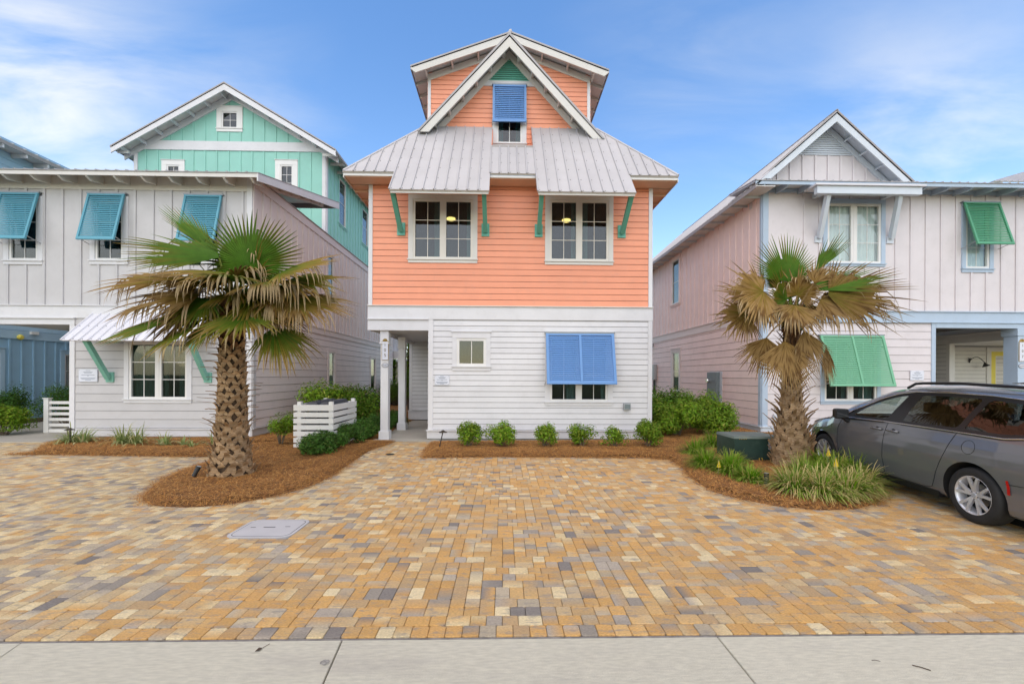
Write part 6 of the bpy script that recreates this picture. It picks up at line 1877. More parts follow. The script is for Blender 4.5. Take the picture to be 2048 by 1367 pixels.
for side in (1, -1):
    for poly, nm, gm in ((WF, 'front_side_window', panel_), (WM, 'sliding_door_window', paned), (WB, 'rear_quarter_window', paned)):
        w = vgrid(roundpoly(poly), .004, side, nm, gm, van)
        ring(roundpoly(poly), -.014, .045, .006, side, 'window_border', blackp, w)
    OUT = [(2.62, 1.105), (2.3, 1.105), (1.48, 1.125), (.25, 1.125), (-.36, 1.12), (-.66, 1.165), (-.87, 1.30), (-.86, 1.47), (-.66, 1.565), (.0, 1.618), (.6, 1.632), (1.15, 1.622), (1.46, 1.578), (1.78, 1.478), (2.09, 1.335), (2.4, 1.19)]
    pts = mapped(OUT, .010, side, 3)
    m_ = MB(); m_.tube(pts+[pts[0]], .011, 6); vb(m_, 'chrome_strip', chrome, smooth=True)
    ring(roundpoly(OUT), -.005, -.05, .0055, side, 'pillar_trim', blackp, van)
    vgrid([(1.46, 1.15), (1.20, 1.15), (1.00, 1.605), (1.22, 1.585)], .0052, side, 'centre_pillar', blackp, van)
    vgrid([(.26, 1.15), (.18, 1.15), (-.02, 1.58), (.06, 1.585)], .0052, side, 'rear_pillar', blackp, van)
    # shut lines
    def seam(P, nm='door_seam', r=.0045):
        pts = []
        for a, b in zip(P, P[1:]):
            for j in range(6):
                t = j/6; p = vside(a[0]+(b[0]-a[0])*t, a[1]+(b[1]-a[1])*t, .0005); pts.append((p.x, p.y*side, p.z))
        p = vside(*P[-1], .0005); pts.append((p.x, p.y*side, p.z)); m_ = MB(); m_.tube(pts, r, 4); vb(m_, nm, blackm)
    seam([(2.52, 1.09), (2.60, .90), (2.63, .60), (2.58, .32), (2.50, .28)])
    seam([(1.43, 1.11), (1.47, .8), (1.50, .55), (1.48, .27)])
    seam([(.24, 1.115), (.33, .9), (.50, .55), (.56, .40), (.60, .31), (.72, .275), (1.48, .27), (2.50, .28)])
    if side == 1:
        c_ = [(.04+.088*math.cos(t*PI/10), .955+.088*math.sin(t*PI/10)) for t in range(21)]; seam(c_, 'fuel_flap_seam', .003)
    seam([(-.42, .60), (-.75, .62), (-1.02, .63)], 'bumper_seam', .004)
    # door handles
    for hx in (1.62, 1.28):
        p = vside(hx, 1.0, .0); m_ = MB()
        m_.tube([(hx+.11, (p.y+.01)*side, .995), (hx+.09, (p.y+.035)*side, 1.0), (hx-.07, (p.y+.038)*side, 1.0), (hx-.11, (p.y+.012)*side, .995)], .016, 8); vb(m_, 'door_handle', carp, smooth=True)
        m_ = MB(); m_.lathe([(0, 0), (.04, 0), (.04, .004), (0, .004)], 14, (hx, (p.y-.0005)*1 if side > 0 else -(p.y+.003), .992), 'y'); vb(m_, 'handle_cup', blackm)
    # mirrors
    p = vside(2.33, 1.10, 0); m_ = MB()
    i0 = []
    m_.quadbox([(2.42, (p.y+.05)*side, 1.10), (2.42, (p.y+.26)*side, 1.10), (2.40, (p.y+.27)*side, 1.26), (2.40, (p.y+.06)*side, 1.25)],
               [(2.28, (p.y+.04)*side, 1.08), (2.28, (p.y+.28)*side, 1.08), (2.27, (p.y+.29)*side, 1.28), (2.27, (p.y+.05)*side, 1.27)])
    mi_ = vb(m_, 'side_mirror', blackp); md = mi_.modifiers.new('b', 'BEVEL'); md.width = .03; md.segments = 3
    m_ = MB(); m_.beam((2.36, (p.y-.03)*side, 1.02), (2.34, (p.y+.12)*side, 1.12), .07, .08); vb(m_, 'mirror_arm', blackp, mi_)
    m_ = MB(); m_.face([(2.268, (p.y+.07)*side, 1.11), (2.268, (p.y+.26)*side, 1.11), (2.262, (p.y+.265)*side, 1.25), (2.262, (p.y+.075)*side, 1.245)]); vb(m_, 'mirror_glass', MATS['dark_pane'], mi_)
    # roof rail
    pts = []
    for j in range(15):
        x_ = -.62+2.05*j/14; zc = lerpt(ZC, x_); hgt_ = .05*math.sin(PI*min(1, max(0, j/14))**.5 if j < 14 else 0) if False else (.045 if 0 < j < 14 else .0)
        pts.append((x_, .66*side*lerpt(WX, x_), zc-.045+hgt_))
    m_ = MB(); m_.tube(pts, .021, 8); vb(m_, 'roof_rail', blackp, smooth=True)
    # lamps, arch linings
    for wx in WHX:
        m_ = MB(); n = 28; i0 = 0
        for j in range(n+1):
            t = -.35+(PI+.7)*j/n; cx_, cz_ = wx+ARCH*math.cos(t), WZ+ARCH*math.sin(t)
            yo = (vside(cx_, max(.24, cz_)).y-.001)*side
            m_.v += [(cx_, yo, cz_), (cx_, .50*side, cz_)]
        for j in range(n): m_.f.append((2*j, 2*j+2, 2*j+3, 2*j+1)); m_.mi.append(0)
        m_.v += [(wx+ARCH*1.02*math.cos(t_*PI/12), .50*side, WZ+ARCH*1.02*math.sin(t_*PI/12)) for t_ in range(24)]; m_.f.append(tuple(range(2*n+2, 2*n+26))); m_.mi.append(0)
        vb(m_, 'wheel_arch', blackm)
    pts = [(-.435, .46), (-.44, .54), (-.43, .62), (-.455, .63), (-.472, .55), (-.468, .46)]
    m_ = MB(); A_ = mapped([(x_+.0, z_+.02) for x_, z_ in pts], .010, side, 1); m_.face(A_); vb(m_, 'side_reflector', redl)
    m_ = MB(); m_.face(mapped([(3.55, .78), (3.85, .72), (3.93, .66), (3.80, .64), (3.5, .72)], .004, side, 2)); vb(m_, 'headlight', greyl)
    m_ = MB(); m_.face(mapped([(-.80, 1.02), (-1.04, 1.02), (-1.06, .86), (-.86, .9)], .006, side, 2)); vb(m_, 'tail_light', redl)
    m_ = MB()
    for a, b in (((.50, .23), (2.6, .23)),):
        m_.beam((a[0], .90*side, .225), (b[0], .90*side, .225), .10, .08)
    vb(m_, 'sill', blackp)
# windscreen, rear screen, floor, seats, dash
m_ = MB(); n = 10
prev = None
for i in range(n+1):
    x_ = 1.42+(2.96-1.42)*i/n; s = vsec(x_); row = []
    zc = lerpt(ZC, x_)
    for k in range(13):
        y_ = (-.84+.14*k)*(1-.05*(x_-1.5)); 
        zz = zc
        for (y0, z0), (y1, z1) in zip(s[11:], s[12:]):
            if y1 <= abs(y_) <= y0 and y0 > y1: zz = z0+(z1-z0)*(y0-abs(y_))/(y0-y1)
        row.append((x_, y_, zz+.004))
    if prev:
        for k in range(12): m_.face([prev[k], prev[k+1], row[k+1], row[k]])
    prev = row
vb(m_, 'windscreen', panel_, smooth=True)
m_ = MB(); m_.box(-.95, 3.0, -.85, .85, .30, .36); m_.box(2.9, 3.0, -.85, .85, .36, 1.05); vb(m_, 'floor', seatm)
m_ = MB(); m_.quadbox([(2.35, -.80, .75), (2.95, -.80, .75), (2.95, -.80, 1.06), (2.45, -.80, 1.04)], [(2.35, .80, .75), (2.95, .80, .75), (2.95, .80, 1.06), (2.45, .80, 1.04)]); vb(m_, 'dashboard', seatm)
for sx_ in (1.35, .35, -.45):
    for sy_ in (-.42, .42):
        m_ = MB(); m_.box(sx_, sx_+.52, sy_-.26, sy_+.26, .55, .72)
        m_.quadbox([(sx_+.02, sy_-.25, .70), (sx_+.16, sy_-.25, .70), (sx_+.0, sy_-.23, 1.28), (sx_-.12, sy_-.23, 1.28)], [(sx_+.02, sy_+.25, .70), (sx_+.16, sy_+.25, .70), (sx_+.0, sy_+.23, 1.28), (sx_-.12, sy_+.23, 1.28)])
        m_.box(sx_-.13, sx_-.04, sy_-.13, sy_+.13, 1.30, 1.46)
        o = vb(m_, 'seat', seatm); md = o.modifiers.new('b', 'BEVEL'); md.width = .03; md.segments = 2
m_ = MB(); pts = [(2.22+.07*math.sin(t*PI/10), .42+.185*math.cos(t*PI/10), 1.0+.17*math.sin(t*PI/10)) for t in range(21)]; m_.tube(pts, .016, 6, cap=False); m_.beam((2.22, .24, 1.0), (2.22, .60, 1.0), .03, .05); vb(m_, 'steering_wheel', seatm)
m_ = MB(); m_.face([(-1.115, -.62, 1.14), (-1.115, .62, 1.14), (-.93, .60, 1.56), (-.93, -.60, 1.56)]); vb(m_, 'rear_window', MATS['dark_pane'])
# wheels
for wx in WHX:
    for side in (1, -1):
        yc = .975*side
        prof = [(.24, -.11), (.27, -.115), (.325, -.112), (.345, -.095), (WR, -.06), (WR, .06), (.345, .095), (.325, .112), (.27, .115), (.24, .108)]
        t_ = MB(); t_.lathe([(r_, yc-side*.115+z_) for r_, z_ in prof], 48, (wx, 0, WZ), 'y'); t_.f = t_.f[:-2]; t_.mi = t_.mi[:-2]; wl_ = vb(t_, 'wheel', tyrem, smooth=True)
        yf = yc-side*.006
        m_ = MB(); m_.lathe([(.20, yf-side*.16), (.218, yf-side*.12), (.222, yf-side*.02), (.238, yf), (.243, yf), (.243, yf-side*.02), (.235, yf-side*.16)], 40, (wx, 0, WZ), 'y'); m_.f = m_.f[:-2]; m_.mi = m_.mi[:-2]
        vb(m_, 'rim', alloy, wl_, smooth=True)
        m_ = MB(); m_.lathe([(0, yf-side*.12), (.232, yf-side*.12), (.232, yf-side*.125), (0, yf-side*.125)], 30, (wx, 0, WZ), 'y'); vb(m_, 'brake_cover', blackm, wl_)
        m_ = MB(); m_.lathe([(0, yf-side*.095), (.14, yf-side*.095), (.14, yf-side*.11), (0, yf-side*.11)], 30, (wx, 0, WZ), 'y'); vb(m_, 'brake_disc', mat('disc_steel', (.25, .24, .23), rough=.35, metal=.9), wl_)
        m_ = MB()
        for k in range(5):
            a0_ = 2*PI*k/5+.3
            for da_ in (-.27, .27):
                pin = (wx+.05*math.cos(a0_+da_*.3), yf-side*.035, WZ+.05*math.sin(a0_+da_*.3)); pm_ = (wx+.13*math.cos(a0_+da_*.72), yf-side*.022, WZ+.13*math.sin(a0_+da_*.72)); po = (wx+.228*math.cos(a0_+da_), yf-side*.012, WZ+.228*math.sin(a0_+da_))
                m_.beam(pin, pm_, .042, .034, (0, side, 0), .034, .030); m_.beam(pm_, po, .034, .030, (0, side, 0), .030, .024)
        m_.lathe([(0, yf-side*.018), (.032, yf-side*.018), (.062, yf-side*.028), (.066, yf-side*.06), (0, yf-side*.06)], 20, (wx, 0, WZ), 'y')
        o = vb(m_, 'spoke', alloy, wl_, kind='stuff')
        m_ = MB(); m_.lathe([(0, yf-side*.012), (.026, yf-side*.012), (.028, yf-side*.02), (0, yf-side*.02)], 16, (wx, 0, WZ), 'y'); vb(m_, 'hub_cap', greyl, wl_)
        m_ = MB()
        for k in range(5):
            a_ = 2*PI*k/5+.3+PI/5; m_.lathe([(0, yf-side*.020), (.009, yf-side*.020), (.009, yf-side*.04), (0, yf-side*.04)], 6, (wx+.048*math.cos(a_), 0, WZ+.048*math.sin(a_)), 'y')
        vb(m_, 'lug_nut', blackp, wl_, kind='stuff')

# ------------------------------------------------------------------ small things
# utility lid in the paving
lid = thing('utility_lid', 'grey rectangular utility lid with rounded corners, set in the pavers', 'utility lid', (-2.79, 4.98, 0))
LPX = [(447, 1073), (505, 1040), (604, 1038), (617, 1043), (590, 1067), (572, 1076), (450, 1078)]
x0, x1, y0, y1 = -3.16, -2.42, 4.69, 5.27
def rr(x0, x1, y0, y1, r, z, n=6):
    o = []
    for cx, cy, a in ((x1-r, y0+r, -PI/2), (x1-r, y1-r, 0), (x0+r, y1-r, PI/2), (x0+r, y0+r, PI)):
        o += [(cx+r*math.cos(a+PI/2*k/n), cy+r*math.sin(a+PI/2*k/n), z) for k in range(n+1)]
    return o
lidm = mat('grey_polymer_concrete', (.42, .41, .415), rough=.75, var=.06, bump=.4, bscale=240)
m_ = MB(); m_.quadbox(rr(x0, x1, y0, y1, .11, -.05), rr(x0, x1, y0, y1, .11, .0065)); m_.build('collar', lidm, lid)
m_ = MB(); m_.quadbox(rr(x0+.035, x1-.035, y0+.035, y1-.035, .09, .0067), rr(x0+.035, x1-.035, y0+.035, y1-.035, .09, .0072)); m_.build('gap', blackm, lid)
m_ = MB(); m_.quadbox(rr(x0+.041, x1-.041, y0+.041, y1-.041, .085, .0074), rr(x0+.043, x1-.043, y0+.043, y1-.043, .083, .009)); lp = m_.build('plate', lidm, lid)
m_ = MB(); cx, cy = (x0+x1)/2, (y0+y1)/2+.02
m_.box(cx-.09, cx+.05, cy-.006, cy+.010, .0092, .0105); m_.box(cx-.24, cx-.18, cy-.010, cy+.0, .0092, .0105); m_.box(cx+.16, cx+.22, cy+.01, cy+.020, .0092, .0105); m_.build('slot', blackm, lid, kind='stuff')
# drain on the walk
x_, y_ = G(780, 908); m_ = MB(); m_.lathe([(0, .004), (.10, .004), (.105, .001), (0, .0)], 18, (x_, y_, .002)); tag(m_.build('drain_cover', blackm), 'dark round drain cover in the pavers before the porch', 'drain cover')
# things lying on the concrete
for px, py, L, a, w, nm, lab in ((519, 1299, .05, .9, .012, 'leaf', 'small dark leaf on the concrete left of the middle joint'), (1843, 1336, .085, -.6, .006, 'twig', 'thin brown twig on the concrete at the right'),
                        (1752, 1322, .05, -.2, .003, 'stem', 'small curved dry stem on the concrete at the right')):
    x_, y_ = G(px, py); m_ = MB(); d_ = Vector((math.cos(a), math.sin(a), 0)); c_ = Vector((x_, y_, .006))
    if nm == 'leaf': m_.face([c_-d_*.03, c_+Vector((.012, -.016, .004)), c_+d_*.02, c_+Vector((-.012, .014, .003))]); m_.beam(c_+d_*.02, c_+d_*.06+Vector((0, .01, 0)), .002, .002)
    else: m_.tube([c_-d_*L/2, c_+Vector((0, .006, 0)), c_+d_*L/2], w/2, 5)
    tag(m_.build(nm, BRN if 'BRN' in globals() else mat('dry_leaf', (.06, .035, .02), rough=.8)), lab, nm)
# stain on the slab
x_, y_ = G(650, 1324); m_ = MB(); rg_ = random.Random(3)
m_.face([(x_+.030*math.cos(k*PI/9)*rg_.uniform(.8, 1.15), y_+.026*math.sin(k*PI/9)*rg_.uniform(.8, 1.15), .0035) for k in range(18)])
tag(m_.build('stain', mat('grey_stain', (.26, .24, .21), rough=.9, var=.3, vscale=60)), 'small round grey stain on the concrete beside the middle joint', 'stain')
# bin enclosure
be = thing('bin_enclosure', 'white slatted enclosure of horizontal boards around the bins', 'enclosure', (-4.9, 10.4, 0))
ec = G(664, 893, 0.03)
ex1, ey0 = PY(665, 850, 10.15)[0], 10.15
ex0 = PY(588, 850, 10.15)[0]; ey1 = ey0*1.0
d_ = 1.75
# right side runs back; its far corner is seen at px 711
zt = PY(630, 809, ey0)[1]
yfar = ex1/ (ray(711, 820)[0]/ray(711, 820)[1])
yfar = max(ey0+.8, min(yfar, 12.3))
bp = .185
k = 0; z = zt
while z-.125 > .02:
    h = .145 if k == 0 else .115
    m_ = MB(); m_.box(ex0, ex1, ey0-.03, ey0, z-h, z); m_.build('slat', vinyl, be)
    m_ = MB(); m_.box(ex1-.001, ex1+.029, ey0-.029, yfar, z-h, z); m_.build('slat', vinyl, be)
    m_ = MB(); m_.box(ex0-.0, ex0+.03, ey0+.001, yfar, z-h, z); m_.build('slat', vinyl, be)
    m_ = MB(); m_.box(ex0, ex1, yfar, yfar+.03, z-h, z); m_.build('slat', vinyl, be)
    z -= h+.04; k += 1
for (x_, y_) in ((ex0+.12, ey0+.045), (ex1-.05, ey0+.045), (ex0+.12, yfar-.045), (ex1-.05, yfar-.045)):
    m_ = MB(); m_.box(x_-.045, x_+.045, y_-.044, y_+.044, -.02, zt+.075); m_.build('post', vinyl, be)
for k, (xa_, xb_) in enumerate(((ex0+.2, (ex0+ex1)/2+.04), ((ex0+ex1)/2+.08, ex1-.12))):
    b = thing('wheelie_bin', ('dark wheelie bin inside the white enclosure, left one', 'dark wheelie bin inside the white enclosure, right one')[k], 'bin', ((xa_+xb_)/2, ey0+.5, 0), 'bins in the white enclosure')
    m_ = MB(); m_.quadbox([(xa_+.05, ey0+.2, 0), (xb_-.05, ey0+.2, 0), (xb_-.05, yfar-.35, 0), (xa_+.05, yfar-.35, 0)], [(xa_, ey0+.14, zt-.05), (xb_, ey0+.14, zt-.05), (xb_, yfar-.2, zt-.05), (xa_, yfar-.2, zt-.05)]); m_.build('body', darkpl, b)
    m_ = MB(); m_.quadbox([(xa_-.01, ey0+.12, zt-.04), (xb_+.01, ey0+.12, zt-.04), (xb_+.01, yfar-.18, zt-.04), (xa_-.01, yfar-.18, zt-.04)], [(xa_+.05, ey0+.18, zt+.05), (xb_-.05, ey0+.18, zt+.05), (xb_-.05, yfar-.25, zt+.08), (xa_+.05, yfar-.25, zt+.08)])
    m_.box(xa_+.1, xb_-.1, ey0+.3, ey0+.34, zt+.05, zt+.075); m_.box(xa_+.1, xb_-.1, ey0+.5, ey0+.54, zt+.055, zt+.085); m_.build('lid', darkpl, b)
# low slatted gate by the carport
gt = thing('gate', 'low white slatted gate beside the carport jamb', 'gate', (-12.8, 12.9, 0))
YG = 12.95
xa_, xb_ = XY(103, YG), XY(141, YG)-.0
xp0 = XY(97, YG)
ztg = PY(100, 799, YG)[1]
m_ = MB(); m_.box(xp0-.09, xp0+.05, YG-.05, YG+.05, 0, ztg+.03); gp_ = m_.build('post', vinyl, gt); m_ = MB(); m_.box(xp0-.11, xp0+.07, YG-.07, YG+.07, ztg+.031, ztg+.06); m_.build('post_cap', vinyl, gp_)
z = ztg-.04
while z > .12:
    m_ = MB(); m_.box(xp0+.05, xb_+.3, YG-.015, YG+.015, z-.09, z); m_.build('slat', vinyl, gt); z -= .172
m_ = MB(); m_.box(xp0+.05, xb_+.3, YG-.03, YG+.03, .03, .12); m_.build('bottom_rail', vinyl, gt)
# transformer
trg = mat('transformer_green', (.022, .052, .042), rough=.38, var=.12, vscale=5, dirt=((.12, .16, .14), 6, .25))
trt = mat('transformer_top', (.14, .18, .16), rough=.6, var=.15, dirt=((.30, .26, .18), 9, .7))
TY = 8.62
tx0 = PY(1469, 900, TY)[0]; tx1 = tx0+.98; tz_ = PY(1500, 872, TY)[1]
tf = thing('transformer', 'dark green transformer box with yellow number 13 and a warning label', 'transformer', ((tx0+tx1)/2, TY+.4, 0))
m_ = MB(); m_.box(tx0, tx1, TY, TY+.72, 0.02, tz_-.05); m_.build('cabinet', trg, tf)
m_ = MB(); m_.quadbox([(tx0-.015, TY-.02, tz_-.05), (tx1+.015, TY-.02, tz_-.05), (tx1+.015, TY+.74, tz_-.05), (tx0-.015, TY+.74, tz_-.05)], [(tx0, TY, tz_), (tx1, TY, tz_), (tx1, TY+.72, tz_), (tx0, TY+.72, tz_)]); m_.build('hood', trt, tf)
m_ = MB(); m_.box(tx0-.05, tx1+.05, TY-.05, TY+.77, -.02, .05); m_.build('pad', slabm, tf)
FT = front(TY)
yel = mat('yellow_marking', (.70, .42, .06), rough=.6, var=0)
text_mesh('number', '13', .11, FT, PY(1521, 919, TY)[0], PY(1521, 919, TY)[1], .004, yel, tf)
for i in range(5):
    u = PY(1478+i*3.2, 876, TY)[0]
    for j, zz_ in enumerate((873.5, 877)):
        m_ = MB(); extrude(m_, FT, rect(u+j*.01, u+j*.01+.013, PY(1480, zz_, TY)[1]-.012, PY(1480, zz_, TY)[1]+.010), .004, .001); m_.build('code_mark', yel, tf)
lx0, lx1 = PY(1537, 890, TY)[0], PY(1537, 890, TY)[0]+.26; lz0, lz1 = PY(1545, 898.5, TY)[1], PY(1545, 877, TY)[1]
m_ = MB(); extrude(m_, FT, rect(lx0, lx1, lz0, lz1), .003, .001); lb = m_.build('warning_label', mat('label_white', (.62, .58, .60), rough=.5), tf)
rust = mat('label_red', (.42, .10, .04), rough=.6)
for a, b in ((.84, .94), (.34, .44)):
    m_ = MB(); extrude(m_, FT, rect(lx0+.01, lx0+.17, lz0+(lz1-lz0)*a, lz0+(lz1-lz0)*b), .005, .0031); m_.build('label_bar', rust, lb)
for k in range(6):
    v = lz0+(lz1-lz0)*(.08+.04*k if k < 5 else .7); m_ = MB(); extrude(m_, FT, rect(lx0+.02, lx0+.20, lz0+(lz1-lz0)*(.10+k*.035), lz0+(lz1-lz0)*(.115+k*.035)) if k < 5 else rect(lx0+.02, lx0+.16, lz0+(lz1-lz0)*.60, lz0+(lz1-lz0)*.63), .0045, .0031); m_.build('print_line', inkm, lb)
# locator flags
flagm = mat('yellow_flag_vinyl', (.85, .62, .05), rough=.5, two_sided_tr=.3)
for px, py, dy, lab in ((1436, 926, .0, 'small yellow marker flag in the left grass clumps'), (1655, 900, .0, 'yellow marker flag before the van front wheel'), (1670, 920, 0, 'yellow marker flag standing in the grass beside the van')):
    x_, y_ = G(px, py+(28 if px < 1500 else 64)); zf_ = PY(px, py, y_)[1]
    f = thing('marker_flag', lab, 'marker flag', (x_, y_, 0), 'yellow marker flags')
    m_ = MB(); m_.tube([(x_, y_, 0), (x_+.01, y_, zf_+.06)], .0022, 5); m_.build('wire', greyl, f)
    m_ = MB(); s_ = .085 if px < 1500 else .11
    m_.face([(x_+.01, y_, zf_+.06), (x_+.035, y_+.02, zf_+.03), (x_+.05, y_-.01, zf_-s_+.02), (x_+.02, y_+.01, zf_-s_-.005), (x_-.03, y_+.0, zf_-s_+.02), (x_-.012, y_-.012, zf_+.0)]); m_.build('flag', flagm, f)
# path lights and spots
for px, py, lean, hh, lab in ((878, 897, .10, .44, 'leaning black path light by the coral house corner'), (141, 890, -.02, .42, 'black path light at the carport corner of the grey house')):
    x_, y_ = G(px, py); p = thing('path_light', lab, 'path light', (x_, y_, 0), 'black path lights')
    top = Vector((x_+lean, y_, hh)); m_ = MB(); m_.tube([(x_, y_, 0), tuple(top)], .013, 8); m_.build('stake', black, p)
    m_ = MB(); m_.lathe([(.0, .03), (.02, .028), (.045, .01), (.10, -.018), (.105, -.03), (.085, -.026), (.02, -.012), (0, -.012)], 18, tuple(top)); m_.build('cap', mat('dark_bronze', (.05, .04, .03), rough=.5, metal=.5), p)
for px, py, lab, dr_ in ((390, 962, 'small black spotlight in the straw before the stout palm', (.35, .2, .9)), (1533, 978, 'black upright spotlight between the grass clumps', (.05, .1, 1))):
    x_, y_ = G(px, py); p = thing('spotlight', lab, 'spotlight', (x_, y_, 0), 'garden spotlights')
    m_ = MB(); m_.tube([(x_, y_, 0), (x_, y_, .10)], .009, 6); m_.build('stake', black, p)
    d_ = Vector(dr_).normalized(); c_ = Vector((x_, y_, .13)); m_ = MB(); m_.tube([tuple(c_-d_*.05), tuple(c_-d_*.04), tuple(c_+d_*.10), tuple(c_+d_*.135)], [.022, .034, .038, .042], 12); m_.build('head', black, p)
    m_ = MB(); m_.tube([tuple(c_+d_*.1355), tuple(c_+d_*.139)], [.034, .034], 12); m_.build('lens', greyl, p)
# notice plates
def notice(Fm, px0, px1, py0, py1, Yp, label, rows, sq=False):
    a, b = PY(px0, (py0+py1)/2, Yp)[0], PY(px1, (py0+py1)/2, Yp)[0]; z0, z1 = PY((px0+px1)/2, py1, Yp)[1], PY((px0+px1)/2, py0, Yp)[1]
    t = thing('notice_plate', label, 'notice plate', ((a+b)/2, Yp, (z0+z1)/2), 'printed notice plates')
    m_ = MB(); extrude(m_, Fm, rect(a, b, z0, z1), .050, .034); pl = m_.build('plate', plate, t)
    for v, w in rows:
        m_ = MB(); c = (a+b)/2; hw = (b-a)*w/2; vv = z0+(z1-z0)*v; extrude(m_, Fm, rect(c-hw, c+hw, vv-.006, vv+.006), .0515, .0501); m_.build('print_line', inkm, pl)
    for u, v in ((a+.02, z0+.02), (b-.02, z0+.02), (a+.02, z1-.02), (b-.02, z1-.02)):
        m_ = MB(); extrude(m_, Fm, rect(u-.006, u+.006, v-.006, v+.006), .054, .0501); m_.build('screw', greyl, pl)
ROWS = ((.90, .25), (.78, .5), (.70, .4), (.55, .7), (.48, .1), (.30, .8), (.22, .7), (.13, .3))
notice(FL, 161, 198, 738, 763, YL, 'white notice plate on the grey house left of the window', ROWS)
notice(FC, 870, 899, 750, 769.5, YC, 'small pale notice plate beside the porch of the coral house', ROWS)
notice(FRt, 1818, 1845, 741, 760, YR, 'pale notice plate on the pinkish wall above the van', ROWS)
# house number boards with shell and oval badge
def number_board(Fm, u, z0, z1, w, n, txt, label, zo, parent_y):
    t = thing('house_number_sign', label, 'house number', (u, parent_y, (z0+z1)/2))
    m_ = MB(); extrude(m_, Fm, rect(u-w/2-.012, u+w/2+.012, z0-.012, z1+.012), n+.014, n); m_.build('frame', brass, t)
    m_ = MB(); extrude(m_, Fm, rect(u-w/2, u+w/2, z0, z1), n+.022, n+.0141); m_.build('board', plate, t)
    for k, ch in enumerate(txt): text_mesh('digit', ch, .125, Fm, u, z1-(z1-z0)*(.18+.29*k), n+.0245, mat('brass_digit', (.22, .17, .10), rough=.4, metal=.5), t)
    m_ = MB(); R_ = w*.46; c_ = (u, z1+.012)
    A = []
    for k in range(13):
        a_ = PI*k/12; rr_ = R_*(1+.06*math.cos(a_*14)); A.append((u+rr_*math.cos(a_), z1+.012+rr_*1.1*math.sin(a_)))
    m_.quadbox([Fm.p(p_[0], p_[1], n) for p_ in A], [Fm.p(u+(p_[0]-u)*.8, z1+.012+(p_[1]-z1-.012)*.85, n+.03) for p_ in A])
    sh = m_.build('shell', brass, t)
    for k in range(1, 6):
        a_ = PI*k/6; m_ = MB(); m_.beam(Fm.p(u, z1+.02, n+.033), Fm.p(u+R_*.8*math.cos(a_), z1+.02+R_*.85*math.sin(a_), n+.031), .006, .006); m_.build('shell_rib', brass, sh)
    b = thing('oval_badge', 'small oval badge with dark lettering on the '+('white porch post' if txt == '105' else 'ice blue corner post'), 'badge', (u, parent_y, zo))
    def ov(sx_, sy_): return [(u+sx_*math.cos(2*PI*k/28), zo+sy_*math.sin(2*PI*k/28)) for k in range(28)]
    bw_ = w*.60
    m_ = MB(); extrude(m_, Fm, ov(bw_, bw_*.62), n+.008, n); m_.build('rim', inkd, b)
    m_ = MB(); extrude(m_, Fm, ov(bw_*.90, bw_*.50), n+.011, n+.0081); m_.build('face', plate, b)
    for k in range(8):
        uu = u-bw_*.68+bw_*1.36*k/7; hh_ = bw_*(.17, .13, .19, .12, .18, .14, .17, .12)[k]
        m_ = MB(); extrude(m_, Fm, rect(uu-.0045, uu+.0045, zo-hh_, zo+hh_), .014+n, n+.0111); m_.build('letter', inkd, b)
ypf = YC+.14-.105
Fp = front(ypf)
up_ = XY(770.5, ypf)
number_board(Fp, up_, PY(770, 719, ypf)[1], PY(770, 683, ypf)[1], .165, 0.002, '105', 'white number board 105 with a brass shell on the first porch post', PY(770, 730, ypf)[1], ypf)
ypr = YR-.035; Fp2 = front(ypr)
up2 = PY(2043.5, 700, ypr)[0]
number_board(Fp2, up2, PY(2043, 722, ypr)[1], PY(2043, 684, ypr)[1], .20, 0.002, '107', 'white number board 107 with a brass shell on the ice blue post', PY(2043, 731.5, ypr)[1], ypr)
# electrical boxes
def wallbox(Fm, u0, u1, v0, v1, d, m, nm, label, cat): 
    t = thing(nm, label, cat, tuple(Fm.p((u0+u1)/2, v0, 0)))
    m_ = MB(); extrude(m_, Fm, rect(u0, u1, v0, v1), .032+d, .03); b = m_.build('cabinet', m, t); md = b.modifiers.new('b', 'BEVEL'); md.width = .008; md.segments = 2; return t
a, b = XY(1246, YC), XY(1259.5, YC)
t = wallbox(FC, a, b, zc_(818), zc_(805), .09, greyl, 'outlet_box', 'small grey outlet box on the white wall under the blue shutter', 'outlet box')
m_ = MB(); extrude(m_, FC, rect(a+.02, b-.02, zc_(816), zc_(807)), .128, .1221); m_.build('cover', greyel, t)
a, b = XY(1545, YR), XY(1556, YR)
wallbox(FRt, a, b, PY(1550, 842, YR)[1], PY(1550, 828, YR)[1], .08, icewh, 'outlet_box', 'white outlet box low on the pinkish wall behind the ragged palm', 'outlet box')
ym0, ym1 = PX(1422, 776, xr0)[0], PX(1441, 776, xr0)[0]
zm0, zm1 = PX(1432, 808, xr0)[1], PX(1432, 744, xr0)[1]
t = wallbox(FSr, -ym0+.0, -ym1, zm0, zm1, .14, greyel, 'meter_panel', 'dark grey electric meter panel on the pale pink side wall', 'meter panel')
m_ = MB(); extrude(m_, FSr, rect(-ym0-.06, -ym1+.16, zm0-.25, zm1+.02), .031, .001); m_.build('backing_board', icewh, t)
cz_ = PX(1426, 761, xr0)[1]; cyy = ym0-.17
m_ = MB(); m_.lathe([(0, -.10), (.075, -.10), (.085, -.08), (.085, 0), (0, 0)], 18, (xr0-.17, cyy, cz_), 'x'); m_.build('meter', chrome, t)
m_ = MB(); m_.tube([(xr0-.09, (ym0+ym1)/2, zm0), (xr0-.09, (ym0+ym1)/2, .1)], .03, 8); m_.build('conduit', greyel, t)
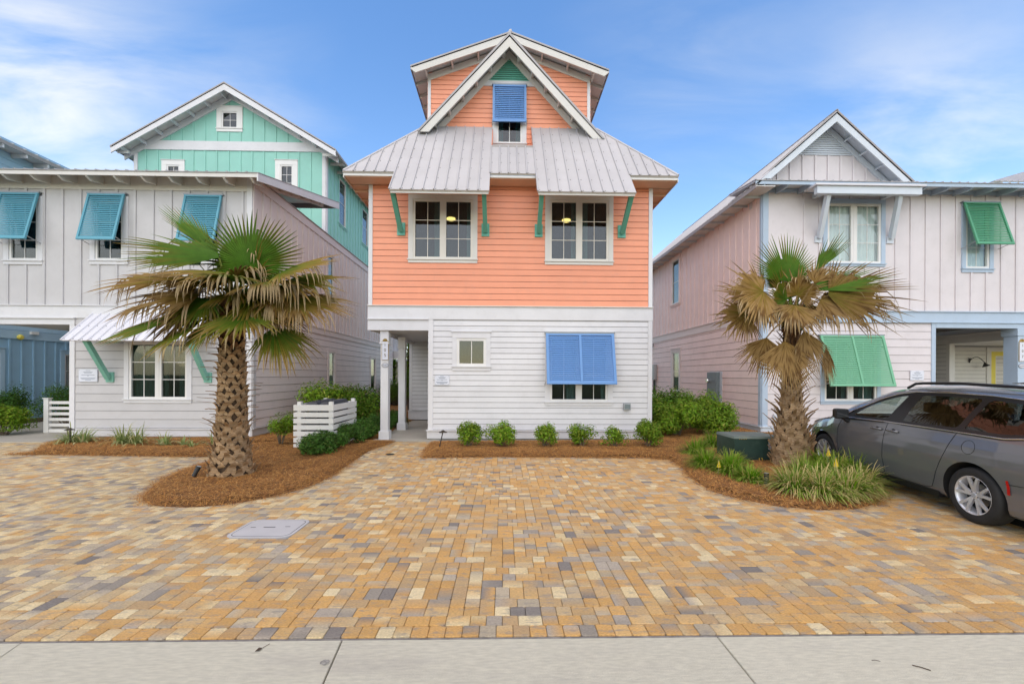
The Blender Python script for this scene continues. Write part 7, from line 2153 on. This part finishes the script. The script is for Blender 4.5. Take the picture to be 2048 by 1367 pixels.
yk0 = PX(1315, 750, xr0)[0]; zk0, zk1 = PX(1308, 759, xr0)[1], PX(1308, 729, xr0)[1]
t = wallbox(FSr, -yk0-.5, -yk0, zk0, zk1, .16, greyl, 'cable_box', 'light grey cable box on the far end of the pale pink side wall', 'cable box')
for dy_ in (.08, .2, .32):
    m_ = MB(); m_.tube([(xr0-.10, yk0+dy_, zk0), (xr0-.10, yk0+dy_, zk0-.55), (xr0-.08, yk0+dy_+.05, zk0-.7)], .022, 6); m_.build('conduit', black, t)
# flood light high on the pink wall
y_, z_ = PX(1307, 690, xr0); t = thing('flood_light', 'small grey flood light under the band of the pale pink side wall', 'flood light', (xr0, y_, z_))
m_ = MB(); m_.box(xr0-.1, xr0-.03, y_-.08, y_+.08, z_-.08, z_+.08); m_.build('base', greyl, t); m_ = MB(); m_.tube([(xr0-.1, y_, z_), (xr0-.25, y_-.12, z_-.1)], [.05, .09], 10); m_.build('head', greyl, t)
# gooseneck lamps
def gooseneck(label, base, dirv, s):
    b = Vector(base); d_ = Vector(dirv).normalized(); t = thing('gooseneck_lamp', label, 'wall lamp', base)
    m_ = MB(); m_.tube([tuple(b), tuple(b+d_*.03)], [.10*s, .09*s], 14); m_.build('mount', black, t)
    pts = [b+d_*(.03+.42*s*k/8)+Vector((0, 0, .16*s*math.sin(PI*k/8*1.15))) for k in range(9)]
    m_ = MB(); m_.tube([tuple(p) for p in pts], .013*s, 6); m_.build('arm', black, t)
    e = pts[-1]; m_ = MB(); m_.tube([tuple(e), tuple(e+Vector((0, 0, -.05*s))), tuple(e+d_*.04*s+Vector((0, 0, -.15*s)))], [.03*s, .05*s, .13*s], 12, cap=False); m_.build('lamp_shade', black, t)
gooseneck('black gooseneck lamp on the white wall deep in the left porch', (-2.05, YC+3.2, PY(853, 722, YC+3.2)[1]), (-1, 0, 0), .75)
bx_, bz_ = PY(1937, 720, YQ); gooseneck('black gooseneck lamp beside the yellow front door', (bx_, YQ-.03, bz_), (.75, -.66, -.1), 1.0)
